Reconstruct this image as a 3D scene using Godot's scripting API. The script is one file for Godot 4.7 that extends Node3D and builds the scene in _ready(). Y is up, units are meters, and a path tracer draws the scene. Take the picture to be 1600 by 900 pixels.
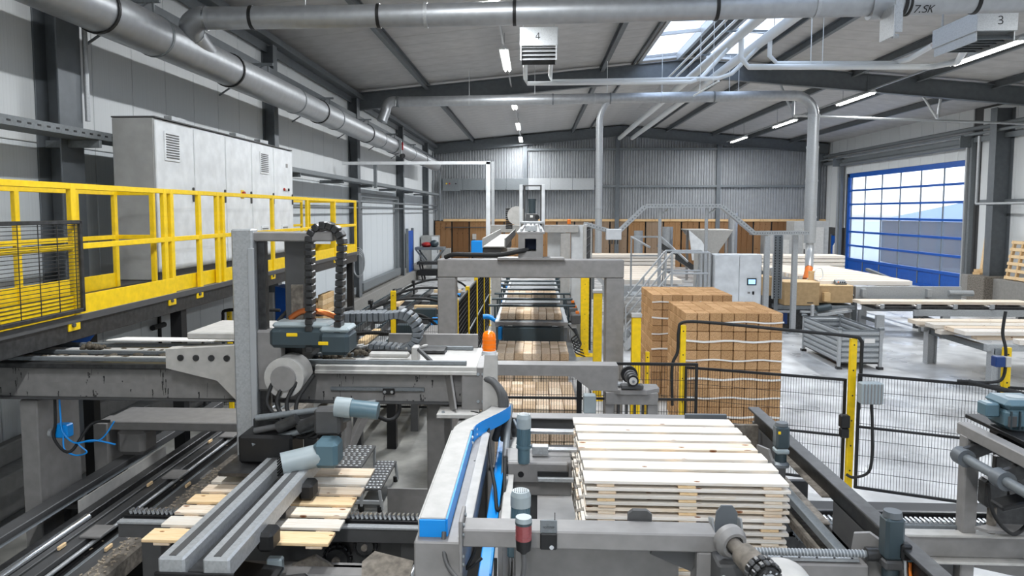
extends Node3D
# A timber pallet plant seen from a walkway: hall along -z, x to the right, y up, metres; camera stands at (0, 3.6, 0).

var M := {}
var names := {}
var cache := {}
var rng := RandomNumberGenerator.new()
var XF := Transform3D()

class MB:
	var v := PackedVector3Array()
	var n := PackedVector3Array()
	var T := Transform3D()
	func tri(a: Vector3, b: Vector3, c: Vector3, na: Vector3, nb: Vector3, nc: Vector3) -> void:
		if (b - a).cross(c - a).dot(na + nb + nc) > 0.0:
			var t := b
			b = c
			c = t
			t = nb
			nb = nc
			nc = t
		v.append(T * a)
		v.append(T * b)
		v.append(T * c)
		n.append(T.basis * na)
		n.append(T.basis * nb)
		n.append(T.basis * nc)
	func face(p: Array, nn: Vector3) -> void:
		for i in range(1, p.size() - 1):
			tri(p[0], p[i], p[i + 1], nn, nn, nn)
	func box(c: Vector3, s: Vector3, bev := 0.0, B := Basis()) -> void:
		var h := s / 2.0
		var e := minf(bev, minf(h.x, minf(h.y, h.z)) * 0.9)
		for ax in 3:
			for sg in [-1.0, 1.0]:
				var u := Vector3.ZERO
				var w := Vector3.ZERO
				var nn := Vector3.ZERO
				nn[ax] = sg
				u[(ax + 1) % 3] = h[(ax + 1) % 3] - e
				w[(ax + 2) % 3] = h[(ax + 2) % 3] - e
				var o: Vector3 = nn * h[ax]
				face([c + B * (o + u + w), c + B * (o + u - w), c + B * (o - u - w), c + B * (o - u + w)], B * nn)
		if e <= 0.0:
			return
		for ax in 3:
			var a1 := (ax + 1) % 3
			var a2 := (ax + 2) % 3
			for s1 in [-1.0, 1.0]:
				for s2 in [-1.0, 1.0]:
					var p := Vector3.ZERO
					p[a1] = s1 * h[a1]
					p[a2] = s2 * (h[a2] - e)
					var q := Vector3.ZERO
					q[a1] = s1 * (h[a1] - e)
					q[a2] = s2 * h[a2]
					var l := Vector3.ZERO
					l[ax] = h[ax] - e
					var nn := Vector3.ZERO
					nn[a1] = s1
					nn[a2] = s2
					face([c + B * (p + l), c + B * (p - l), c + B * (q - l), c + B * (q + l)], B * nn.normalized())
		for sx in [-1.0, 1.0]:
			for sy in [-1.0, 1.0]:
				for sz in [-1.0, 1.0]:
					var k := Vector3(sx, sy, sz)
					face([c + B * (k * Vector3(h.x, h.y - e, h.z - e)), c + B * (k * Vector3(h.x - e, h.y, h.z - e)), c + B * (k * Vector3(h.x - e, h.y - e, h.z))], B * k.normalized())
	func bar(a: Vector3, b: Vector3, w: float, h: float, bev := 0.0) -> void:
		var d := b - a
		box((a + b) / 2.0, Vector3(w, h, d.length()), bev, MB.along(d))
	static func along(d: Vector3) -> Basis:
		var z := d.normalized()
		var x := Vector3.UP.cross(z)
		x = x.normalized() if x.length() > 0.001 else Vector3.RIGHT
		return Basis(x, z.cross(x), z)
	func cyl(a: Vector3, b: Vector3, r: float, seg := 14, r2 := -1.0) -> void:
		if r2 < 0.0:
			r2 = r
		var B := MB.along(b - a)
		for i in seg:
			var t0 := TAU * i / seg
			var t1 := TAU * (i + 1) / seg
			var u0 := B * Vector3(cos(t0), sin(t0), 0)
			var u1 := B * Vector3(cos(t1), sin(t1), 0)
			tri(a + u0 * r, a + u1 * r, b + u1 * r2, u0, u1, u1)
			tri(a + u0 * r, b + u1 * r2, b + u0 * r2, u0, u1, u0)
			tri(a, a + u0 * r, a + u1 * r, -B.z, -B.z, -B.z)
			tri(b, b + u0 * r2, b + u1 * r2, B.z, B.z, B.z)
	func ring(a: Vector3, axis: Vector3, r: float, t: float, w: float, seg := 20) -> void:
		# a flat band of outer radius r, thickness t, width w along the axis
		lathe([Vector2(r - t, -w / 2), Vector2(r, -w / 2), Vector2(r, w / 2), Vector2(r - t, w / 2)], a, axis, seg)
	func lathe(prof: Array, o: Vector3, axis: Vector3, seg := 20) -> void:
		var B := MB.along(axis)
		for k in prof.size() - 1:
			var p: Vector2 = prof[k]
			var q: Vector2 = prof[k + 1]
			var d := q - p
			var nr := Vector2(d.y, -d.x).normalized()
			for i in seg:
				var t0 := TAU * i / seg
				var t1 := TAU * (i + 1) / seg
				var u0 := B * Vector3(cos(t0), sin(t0), 0)
				var u1 := B * Vector3(cos(t1), sin(t1), 0)
				var n0 := u0 * nr.x + B.z * nr.y
				var n1 := u1 * nr.x + B.z * nr.y
				var pa := o + u0 * p.x + B.z * p.y
				var pb := o + u1 * p.x + B.z * p.y
				var qa := o + u0 * q.x + B.z * q.y
				var qb := o + u1 * q.x + B.z * q.y
				if p.x > 0.0:
					tri(pa, pb, qb, n0, n1, n1)
				if q.x > 0.0:
					tri(pa, qb, qa, n0, n1, n0)
	func tube(pts: Array, r: float, seg := 10, caps := true) -> void:
		var prev_u := Vector3.ZERO
		var rings := []
		for i in pts.size():
			var d: Vector3 = pts[mini(i + 1, pts.size() - 1)] - pts[maxi(i - 1, 0)]
			d = d.normalized()
			var u := prev_u - d * prev_u.dot(d)
			if u.length() < 0.01:
				u = MB.along(d).x
			u = u.normalized()
			prev_u = u
			var w := d.cross(u)
			var rg := []
			for k in seg:
				var t := TAU * k / seg
				rg.append(u * cos(t) + w * sin(t))
			rings.append(rg)
		for i in pts.size() - 1:
			for k in seg:
				var k1 := (k + 1) % seg
				var a: Vector3 = rings[i][k]
				var b: Vector3 = rings[i][k1]
				var c: Vector3 = rings[i + 1][k1]
				var e: Vector3 = rings[i + 1][k]
				tri(pts[i] + a * r, pts[i] + b * r, pts[i + 1] + c * r, a, b, c)
				tri(pts[i] + a * r, pts[i + 1] + c * r, pts[i + 1] + e * r, a, c, e)
		if caps:
			for s in [0, pts.size() - 1]:
				var out: Vector3 = pts[0] - pts[1] if s == 0 else pts[s] - pts[s - 1]
				for k in seg:
					tri(pts[s], pts[s] + rings[s][k] * r, pts[s] + rings[s][(k + 1) % seg] * r, out.normalized(), out.normalized(), out.normalized())
	func prism(poly: Array, X: Transform3D, depth: float) -> void:
		# outline in the x-y plane of X, extruded from z = 0 to z = depth
		var pp := PackedVector2Array(poly)
		if Geometry2D.is_polygon_clockwise(pp):
			pp.reverse()
		var idx := Geometry2D.triangulate_polygon(pp)
		for i in range(0, idx.size(), 3):
			for zz in [0.0, depth]:
				var nn: Vector3 = X.basis.z * (1.0 if (zz > 0.0) == (depth > 0.0) else -1.0) * signf(depth)
				if zz == 0.0:
					nn = -X.basis.z * signf(depth)
				tri(X * Vector3(pp[idx[i]].x, pp[idx[i]].y, zz), X * Vector3(pp[idx[i + 1]].x, pp[idx[i + 1]].y, zz), X * Vector3(pp[idx[i + 2]].x, pp[idx[i + 2]].y, zz), nn, nn, nn)
		for i in pp.size():
			var a := pp[i]
			var b := pp[(i + 1) % pp.size()]
			var d := (b - a).normalized()
			var nn := X.basis * Vector3(d.y, -d.x, 0)
			face([X * Vector3(a.x, a.y, 0), X * Vector3(b.x, b.y, 0), X * Vector3(b.x, b.y, depth), X * Vector3(a.x, a.y, depth)], nn)
	func ball(c: Vector3, r: Vector3, seg := 12, B := Basis()) -> void:
		var rows := seg / 2
		for i in rows:
			for k in seg:
				var q := []
				for s in [[i, k], [i, k + 1], [i + 1, k + 1], [i + 1, k]]:
					var ph: float = PI * s[0] / rows
					var th: float = TAU * s[1] / seg
					q.append(Vector3(sin(ph) * cos(th), cos(ph), sin(ph) * sin(th)))
				var w := []
				var nn := []
				for s in q:
					w.append(c + B * (s * r))
					nn.append((B * (s / r)).normalized())
				if i > 0:
					tri(w[0], w[1], w[2], nn[0], nn[1], nn[2])
				if i < rows - 1:
					tri(w[0], w[2], w[3], nn[0], nn[2], nn[3])
	func commit(into: Transform3D) -> ArrayMesh:
		var m := ArrayMesh.new()
		var a := []
		a.resize(Mesh.ARRAY_MAX)
		var vv := PackedVector3Array(v)
		var nn := PackedVector3Array(n)
		for i in vv.size():
			vv[i] = into * v[i]
			nn[i] = (into.basis * n[i]).normalized()
		a[Mesh.ARRAY_VERTEX] = vv
		a[Mesh.ARRAY_NORMAL] = nn
		m.add_surface_from_arrays(Mesh.PRIMITIVE_TRIANGLES, a)
		return m

func V(x: float, y: float, z: float) -> Vector3:
	return Vector3(x, y, z)

func numbered(called: String) -> String:
	names[called] = names.get(called, -1) + 1
	return called if names[called] == 0 else "%s_%03d" % [called, names[called]]

func tag(o: Node3D, label: String, category: String, group := "") -> void:
	o.set_meta("label", label)
	o.set_meta("category", category)
	if group != "":
		o.set_meta("group", group)

func thing(called: String, label: String, category: String, at := Vector3.ZERO, group := "") -> Node3D:
	var o := Node3D.new()
	o.name = numbered(called)
	add_child(o)
	o.transform = XF * Transform3D(Basis(), at)
	tag(o, label, category, group)
	return o

func mb() -> MB:
	var b := MB.new()
	b.T = XF
	return b

# one mesh as a part of a thing or of a part; the shape is in scene coordinates
func part(b: MB, called: String, m: Material, parent: Node3D, label := "") -> MeshInstance3D:
	var o := MeshInstance3D.new()
	o.name = called
	parent.add_child(o, true)
	o.mesh = b.commit(parent.global_transform.affine_inverse())
	o.material_override = m
	if label != "":
		o.set_meta("label", label)
	return o

# a thing that is one mesh
func solo(b: MB, called: String, m: Material, label: String, category: String, group := "") -> MeshInstance3D:
	var o := MeshInstance3D.new()
	o.name = numbered(called)
	add_child(o)
	var lo := b.v[0]
	var hi := b.v[0]
	for p in b.v:
		lo = lo.min(p)
		hi = hi.max(p)
	o.position = Vector3((lo.x + hi.x) / 2, lo.y, (lo.z + hi.z) / 2)
	o.mesh = b.commit(o.transform.affine_inverse())
	o.material_override = m
	tag(o, label, category, group)
	return o

func struct(b: MB, called: String, m: Material) -> MeshInstance3D:
	var o := solo(b, called, m, called, "structure")
	o.remove_meta("label")
	o.remove_meta("category")
	o.set_meta("kind", "structure")
	return o

func boxmesh(s: Vector3, bev: float) -> ArrayMesh:
	var key := "%.4f %.4f %.4f %.4f" % [s.x, s.y, s.z, bev]
	if not cache.has(key):
		var b := MB.new()
		b.box(Vector3.ZERO, s, bev)
		cache[key] = b.commit(Transform3D())
	return cache[key]

# a box part with shared mesh
func bx(parent: Node3D, called: String, c: Vector3, s: Vector3, m: Material, bev := 0.004, B := Basis()) -> MeshInstance3D:
	var o := MeshInstance3D.new()
	o.name = called
	parent.add_child(o, true)
	o.mesh = boxmesh(s, bev)
	o.material_override = m
	o.transform = parent.global_transform.affine_inverse() * (XF * Transform3D(B, c))
	return o

func brx(parent: Node3D, called: String, a: Vector3, b: Vector3, w: float, h: float, m: Material, bev := 0.004) -> MeshInstance3D:
	return bx(parent, called, (a + b) / 2.0, Vector3(w, h, (b - a).length()), m, bev, MB.along(b - a))

func solobox(called: String, c: Vector3, s: Vector3, m: Material, label: String, category: String, group := "", bev := 0.004, B := Basis()) -> MeshInstance3D:
	var b := mb()
	b.box(c, s, bev, B)
	return solo(b, called, m, label, category, group)

func dup(o: Node3D, at: Vector3, label := "", turn := 0.0) -> Node3D:
	var r: Node3D = o.duplicate()
	r.name = numbered(String(o.name).split("_0")[0])
	add_child(r)
	r.position = at
	r.rotation.y += turn
	if label != "":
		r.set_meta("label", label)
	return r

func arc(c: Vector3, u: Vector3, w: Vector3, r: float, a0: float, a1: float, k := 8) -> Array:
	var out := []
	for i in k + 1:
		var t := deg_to_rad(lerpf(a0, a1, float(i) / k))
		out.append(c + u * cos(t) * r + w * sin(t) * r)
	return out

# a smooth line through points
func smooth(pts: Array, k := 6) -> Array:
	var out := []
	for i in pts.size() - 1:
		var p0: Vector3 = pts[maxi(i - 1, 0)]
		var p3: Vector3 = pts[mini(i + 2, pts.size() - 1)]
		var p1: Vector3 = pts[i]
		var p2: Vector3 = pts[i + 1]
		for j in k:
			out.append(p1.cubic_interpolate(p2, p0, p3, float(j) / k))
	out.append(pts[-1])
	return out

# ---------------------------------------------------------------- materials
func noise_tex(freq: float, lo: float, hi: float, octaves := 4, cell := false, size := 256, seed_ := 1) -> NoiseTexture2D:
	var f := FastNoiseLite.new()
	f.seed = seed_
	f.noise_type = FastNoiseLite.TYPE_CELLULAR if cell else FastNoiseLite.TYPE_SIMPLEX_SMOOTH
	if cell:
		f.cellular_return_type = FastNoiseLite.RETURN_CELL_VALUE
	f.frequency = freq
	f.fractal_octaves = octaves
	if cell:
		f.fractal_type = FastNoiseLite.FRACTAL_NONE
	var t := NoiseTexture2D.new()
	t.width = size
	t.height = size
	t.seamless = not cell
	t.noise = f
	var g := Gradient.new()
	g.set_color(0, Color(lo, lo, lo))
	g.set_color(1, Color(hi, hi, hi))
	t.color_ramp = g
	return t

func wood_tex(seed_: int, base: Color, grain: Color, knots: int) -> ImageTexture:
	var W := 512
	var H := 256
	var im := Image.create(W, H, false, Image.FORMAT_RGB8)
	var f := FastNoiseLite.new()
	f.seed = seed_
	f.frequency = 0.02
	f.fractal_octaves = 3
	var r := RandomNumberGenerator.new()
	r.seed = seed_
	var ks := []
	for i in knots:
		ks.append(Vector3(r.randf_range(20, W - 20), r.randf_range(10, H - 10), r.randf_range(3, 6)))
	for y in H:
		for x in W:
			var yy := y + 6.0 * f.get_noise_2d(x * 0.5, y)
			var k := 0.0
			var pull := 0.0
			for q in ks:
				var dx: float = (x - q.x) / 2.0
				var dy: float = y - q.y
				var d := sqrt(dx * dx + dy * dy)
				if d < q.z:
					k = maxf(k, 1.0 - d / q.z * 0.5)
				pull += signf(dy) * q.z * exp(-(dx * dx) / 60.0 - absf(dy) / 12.0)
			var g := 0.5 + 0.5 * f.get_noise_2d(x * 0.12, (yy + pull) * 5.0)
			g = g * 0.7 + 0.3 * (0.5 + 0.5 * f.get_noise_2d(x * 0.6 + 900.0, y * 14.0))
			var c := base.lerp(grain, smoothstep(0.35, 0.8, g) * 0.7)
			if k > 0.0:
				c = c.lerp(Color(0.45, 0.24, 0.12), clampf(k, 0, 0.9))
			im.set_pixel(x, y, c)
	return ImageTexture.create_from_image(im)

func chip_tex() -> ImageTexture:
	# pressed wood chips: short flecks of several browns
	var S := 512
	var im := Image.create(S, S, false, Image.FORMAT_RGB8)
	im.fill(Color(0.93, 0.89, 0.84))
	var r := RandomNumberGenerator.new()
	r.seed = 7
	for i in 9000:
		var a := r.randf_range(-0.9, 0.9)
		var l := r.randi_range(3, 11)
		var t := r.randf()
		var c := Color(1.0, 0.95, 0.88).lerp(Color(0.50, 0.39, 0.30), t * t)
		var x := r.randf_range(0, S)
		var y := r.randf_range(0, S)
		for k in l:
			im.set_pixel(posmod(int(x + cos(a) * k), S), posmod(int(y + sin(a) * k), S), c)
			im.set_pixel(posmod(int(x + cos(a) * k), S), posmod(int(y + sin(a) * k) + 1, S), c)
	return ImageTexture.create_from_image(im)

func drip_tex() -> ImageTexture:
	# grease drips and scuffs running down grey paint
	var W := 1024
	var H := 256
	var im := Image.create(W, H, false, Image.FORMAT_RGB8)
	var f := FastNoiseLite.new()
	f.frequency = 0.02
	for y in H:
		for x in W:
			var v := 0.93 + 0.07 * f.get_noise_2d(x, y)
			im.set_pixel(x, y, Color(v, v, v))
	var r := RandomNumberGenerator.new()
	r.seed = 31
	for i in 190:
		var cx: float = r.randf_range(0, W) if i < 60 else [80, 300, 340, 620, 860][i % 5] + r.randfn(0, 16)
		var y0 := r.randi_range(0, H)
		var l := r.randi_range(4, 46)
		var w := r.randf_range(0.5, 2.2)
		var d := r.randf_range(0.05, 0.4)
		for k in l:
			cx += r.randf_range(-0.4, 0.4)
			for q in range(-2, 3):
				if absf(q) <= w * (1.0 - float(k) / l) + 0.3:
					im.set_pixel(posmod(int(cx) + q, W), posmod(y0 + k, H), Color(d, d, d))
	return ImageTexture.create_from_image(im)

func rib_tex(pitch: int, dark: float) -> ImageTexture:
	var im := Image.create(256, 64, false, Image.FORMAT_RGB8)
	var f := FastNoiseLite.new()
	f.frequency = 0.05
	for x in 256:
		for y in 64:
			var v := 1.0 - dark * (0.5 + 0.5 * f.get_noise_2d(x * 6.0, y * 0.4))
			if x % pitch == 0:
				v -= dark
			im.set_pixel(x, y, Color(v, v, v))
	return ImageTexture.create_from_image(im)

func mat(key: String, c: Color, rough := 0.6, metal := 0.0, tex: Texture2D = null, scale := 1.0, stretch := Vector3.ONE) -> StandardMaterial3D:
	var m := StandardMaterial3D.new()
	m.resource_name = key
	m.albedo_color = c
	m.roughness = rough
	m.metallic = metal
	if tex:
		m.albedo_texture = tex
		m.uv1_triplanar = true
		m.uv1_scale = stretch * scale
	if key.begins_with("pine") or key.begins_with("raw") or key.contains("block") or key.begins_with("clad") or key == "cardboard" or key == "paper":
		m.specular_mode = BaseMaterial3D.SPECULAR_DISABLED
	M[key] = m
	return m

func glow(key: String, c: Color, e: float) -> StandardMaterial3D:
	var m := mat(key, c, 0.5)
	m.emission_enabled = true
	m.emission = c
	m.emission_energy_multiplier = e
	return m

func materials() -> void:
	var fine := noise_tex(0.03, 0.90, 1.0)
	var blotch := noise_tex(0.012, 0.90, 1.0, 5, false, 512, 3)
	var dirt := noise_tex(0.02, 0.62, 1.06, 5, false, 512, 9)
	var cells := noise_tex(0.09, 0.92, 1.0, 1, true, 256, 5)
	var rib := rib_tex(16, 0.06)
	mat("grey", Color(0.53, 0.52, 0.51), 0.5, 0.0, fine, 0.9)
	mat("grey_dark", Color(0.30, 0.30, 0.30), 0.5, 0.0, fine, 0.9)
	mat("grey_dirty", Color(0.54, 0.53, 0.52), 0.55, 0.0, drip_tex(), 1.0, V(0.35, 1.4, 0.35))
	mat("grey_light", Color(0.72, 0.71, 0.69), 0.6, 0.0, blotch, 1.2)
	mat("iron", Color(0.26, 0.26, 0.26), 0.35, 0.3, dirt, 1.1)
	mat("black", Color(0.055, 0.055, 0.06), 0.5)
	mat("rubber", Color(0.10, 0.10, 0.10), 0.7)
	mat("hose", Color(0.33, 0.33, 0.33), 0.5)
	mat("chips", Color(0.62, 0.57, 0.50), 0.9)
	mat("sawdust", Color(0.36, 0.33, 0.28), 1.0, 0.0, dirt, 6.0)
	mat("blue", Color(0.0, 0.55, 0.88), 0.4)
	mat("blue_gate", Color(0.04, 0.34, 0.70), 0.4, 0.0, fine, 0.5)
	mat("blue_dark", Color(0.05, 0.20, 0.42), 0.45)
	mat("yellow", Color(0.96, 0.80, 0.05), 0.4, 0.0, fine, 1.2)
	mat("galv", Color(0.70, 0.71, 0.715), 0.42, 0.45, cells, 3.0)
	mat("galv_dull", Color(0.47, 0.49, 0.50), 0.55, 0.3, cells, 2.0)
	mat("steel_col", Color(0.40, 0.42, 0.435), 0.5, 0.15, blotch, 0.6)
	mat("duct", Color(0.68, 0.69, 0.70), 0.42, 0.65, blotch, 0.8)
	mat("band", Color(0.12, 0.12, 0.12), 0.5, 0.3)
	mat("shiny", Color(0.75, 0.76, 0.77), 0.25, 0.9)
	mat("alu", Color(0.74, 0.75, 0.76), 0.35, 0.7)
	mat("wall", Color(0.84, 0.85, 0.85), 0.6, 0.0, rib, 1.0, V(1.0, 0.12, 1.0))
	mat("wall_low", Color(0.80, 0.82, 0.83), 0.6, 0.0, rib, 1.0, V(1.0, 0.12, 1.0))
	mat("joint", Color(0.30, 0.30, 0.30), 0.9)
	mat("roof", Color(0.74, 0.735, 0.73), 0.6, 0.0, blotch, 0.25)
	mat("corr", Color(0.60, 0.61, 0.62), 0.5, 0.1, blotch, 0.3)
	mat("kerb", Color(0.55, 0.54, 0.52), 0.9, 0.0, blotch, 1.0)
	mat("worn_concrete", Color(0.52, 0.49, 0.45), 0.95, 0.0, dirt, 1.5)
	var fl := mat("floor", Color(0.80, 0.80, 0.795), 0.55, 0.0, noise_tex(0.008, 0.74, 1.08, 6, false, 1024, 11), 0.11)
	fl.roughness_texture = noise_tex(0.02, 0.3, 1.0, 4, false, 256, 4)
	mat("floor_oily", Color(0.56, 0.555, 0.53), 0.6, 0.0, noise_tex(0.012, 0.6, 1.1, 6, false, 512, 17), 0.2)
	mat("pave", Color(0.72, 0.73, 0.74), 0.9, 0.0, blotch, 0.2)
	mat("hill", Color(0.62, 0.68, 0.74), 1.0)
	mat("shed", Color(0.20, 0.23, 0.27), 0.7, 0.0, rib, 0.4)
	mat("shed_roof", Color(0.42, 0.50, 0.60), 0.6)
	mat("white", Color(0.87, 0.88, 0.885), 0.4, 0.0, fine, 0.4)
	mat("white_pipe", Color(0.86, 0.87, 0.87), 0.4)
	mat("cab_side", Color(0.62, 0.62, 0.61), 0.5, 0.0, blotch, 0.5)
	mat("motor", Color(0.32, 0.42, 0.46), 0.35)
	mat("motor_dark", Color(0.20, 0.25, 0.27), 0.4)
	mat("motor_cap", Color(0.58, 0.62, 0.63), 0.4)
	mat("copper", Color(0.80, 0.45, 0.25), 0.3, 0.8)
	mat("orange", Color(0.86, 0.45, 0.12), 0.5)
	mat("red", Color(0.62, 0.10, 0.08), 0.4)
	mat("pink", Color(0.80, 0.42, 0.48), 0.5)
	mat("print", Color(0.06, 0.06, 0.06), 0.6)
	mat("print_orange", Color(0.85, 0.55, 0.15), 0.6)
	mat("paper", Color(0.88, 0.87, 0.85), 0.8)
	mat("cardboard", Color(0.72, 0.61, 0.46), 0.8, 0.0, blotch, 1.0)
	var w1 := wood_tex(11, Color(1.0, 0.985, 0.965), Color(0.95, 0.89, 0.81), 5)
	var w2 := wood_tex(23, Color(1.0, 0.97, 0.93), Color(0.91, 0.82, 0.70), 7)
	var k := 0
	for c in [Color(0.89, 0.88, 0.865), Color(0.88, 0.86, 0.83), Color(0.83, 0.82, 0.80), Color(0.88, 0.84, 0.79)]:
		mat("pine%d" % k, c, 0.75, 0.0, w1 if k % 2 == 0 else w2, 0.9, V(1.0, 2.0, 2.0))
		M["pine%d" % k].uv1_offset = V(0.37 * k, 0.21 * k, 0.13 * k)
		k += 1
	k = 0
	for c in [Color(0.90, 0.82, 0.69), Color(0.83, 0.73, 0.58)]:
		mat("raw%d" % k, c, 0.8, 0.0, w2, 0.9, V(1.0, 2.0, 2.0))
		k += 1
	k = 0
	for c in [Color(0.54, 0.43, 0.33), Color(0.46, 0.355, 0.265), Color(0.57, 0.51, 0.455), Color(0.59, 0.475, 0.36)]:
		mat("clad%d" % k, c, 0.7, 0.0, w2, 0.5, V(1.0, 3.0, 3.0))
		M["clad%d" % k].uv1_offset = V(0.3 * k, 0.4 * k, 0.1)
		k += 1
	var chips := chip_tex()
	k = 0
	for c in [Color(0.79, 0.67, 0.53), Color(0.75, 0.63, 0.49), Color(0.81, 0.69, 0.55), Color(0.73, 0.61, 0.475)]:
		mat("block%d" % k, c, 0.85, 0.0, chips, 1.6)
		M["block%d" % k].uv1_offset = V(0.31 * k, 0.17 * k, 0.23 * k)
		k += 1
	k = 0
	for c in [Color(0.96, 0.90, 0.83), Color(0.88, 0.81, 0.72), Color(1.0, 0.96, 0.90)]:
		mat("pale_block%d" % k, c, 0.85, 0.0, chips, 1.6)
		M["pale_block%d" % k].uv1_offset = V(0.31 * k, 0.17 * k, 0.23 * k)
		k += 1
	var g := mat("glass", Color(0.62, 0.68, 0.76, 0.20), 0.05)
	g.transparency = BaseMaterial3D.TRANSPARENCY_ALPHA
	var sg := mat("skyglass", Color(0.97, 0.98, 1.0, 0.05), 0.08)
	sg.transparency = BaseMaterial3D.TRANSPARENCY_ALPHA
	glow("tube", Color(1.0, 0.99, 0.97), 6.0)
	var am := glow("amber", Color(0.86, 0.42, 0.03), 0.2)
	am.roughness = 0.15
	var rl := mat("red_lens", Color(0.52, 0.22, 0.23), 0.12)
	rl.clearcoat_enabled = true
	glow("screen", Color(0.55, 0.75, 0.95), 0.9)

# ---------------------------------------------------------------- the scene
func _ready() -> void:
	rng.seed = 4
	camera_and_light()
	materials()
	shell()
	steelwork()
	outside()
	lamps()
	ducts()
	heating()
	platform()
	far_left()
	centre_line()
	block_stacks()
	right_hall()
	stairs_and_tray()
	fences()
	front_gantry()
	left_conveyor()
	robot()
	cable_post()
	front_stacker()
	right_machine()
	small_things()

func camera_and_light() -> void:
	var cam := Camera3D.new()
	cam.name = "camera"
	cam.projection = Camera3D.PROJECTION_FRUSTUM
	cam.near = 0.05
	cam.far = 3000.0
	cam.size = 0.05 * 900.0 / 1150.0
	cam.frustum_offset = Vector2(25.0, -32.0) / 1150.0 * 0.05
	add_child(cam)
	cam.position = V(0, 3.6, 0)
	cam.rotation_degrees = V(-4.375679, 2.977947, 0)
	cam.current = true
	var sky := ProceduralSkyMaterial.new()
	sky.sky_top_color = Color(0.80, 0.88, 1.0)
	sky.sky_horizon_color = Color(0.93, 0.96, 1.0)
	sky.ground_bottom_color = Color(0.45, 0.46, 0.48)
	sky.ground_horizon_color = Color(0.75, 0.78, 0.82)
	sky.sky_energy_multiplier = 1.5
	var s := Sky.new()
	s.sky_material = sky
	var e := Environment.new()
	e.background_mode = Environment.BG_SKY
	e.sky = s
	e.tonemap_mode = Environment.TONE_MAPPER_LINEAR
	e.tonemap_exposure = 1.95
	e.sdfgi_enabled = true
	e.ssao_enabled = true
	e.ssil_enabled = true
	var w := WorldEnvironment.new()
	w.name = "world_environment"
	w.environment = e
	add_child(w)

const ZB := -48.0
const XL := -6.6
const XR := 18.5
const ZN := 20.0
const SKN := 14.0
const GZ0 := -32.4
const GZ1 := -44.9
const GH := 5.8

func roof_y(x: float) -> float:
	return 8.0 + (x - XL) / 12.1 * 1.1 if x < 5.5 else 9.1 - (x - 5.5) / 13.0 * 1.2

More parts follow.
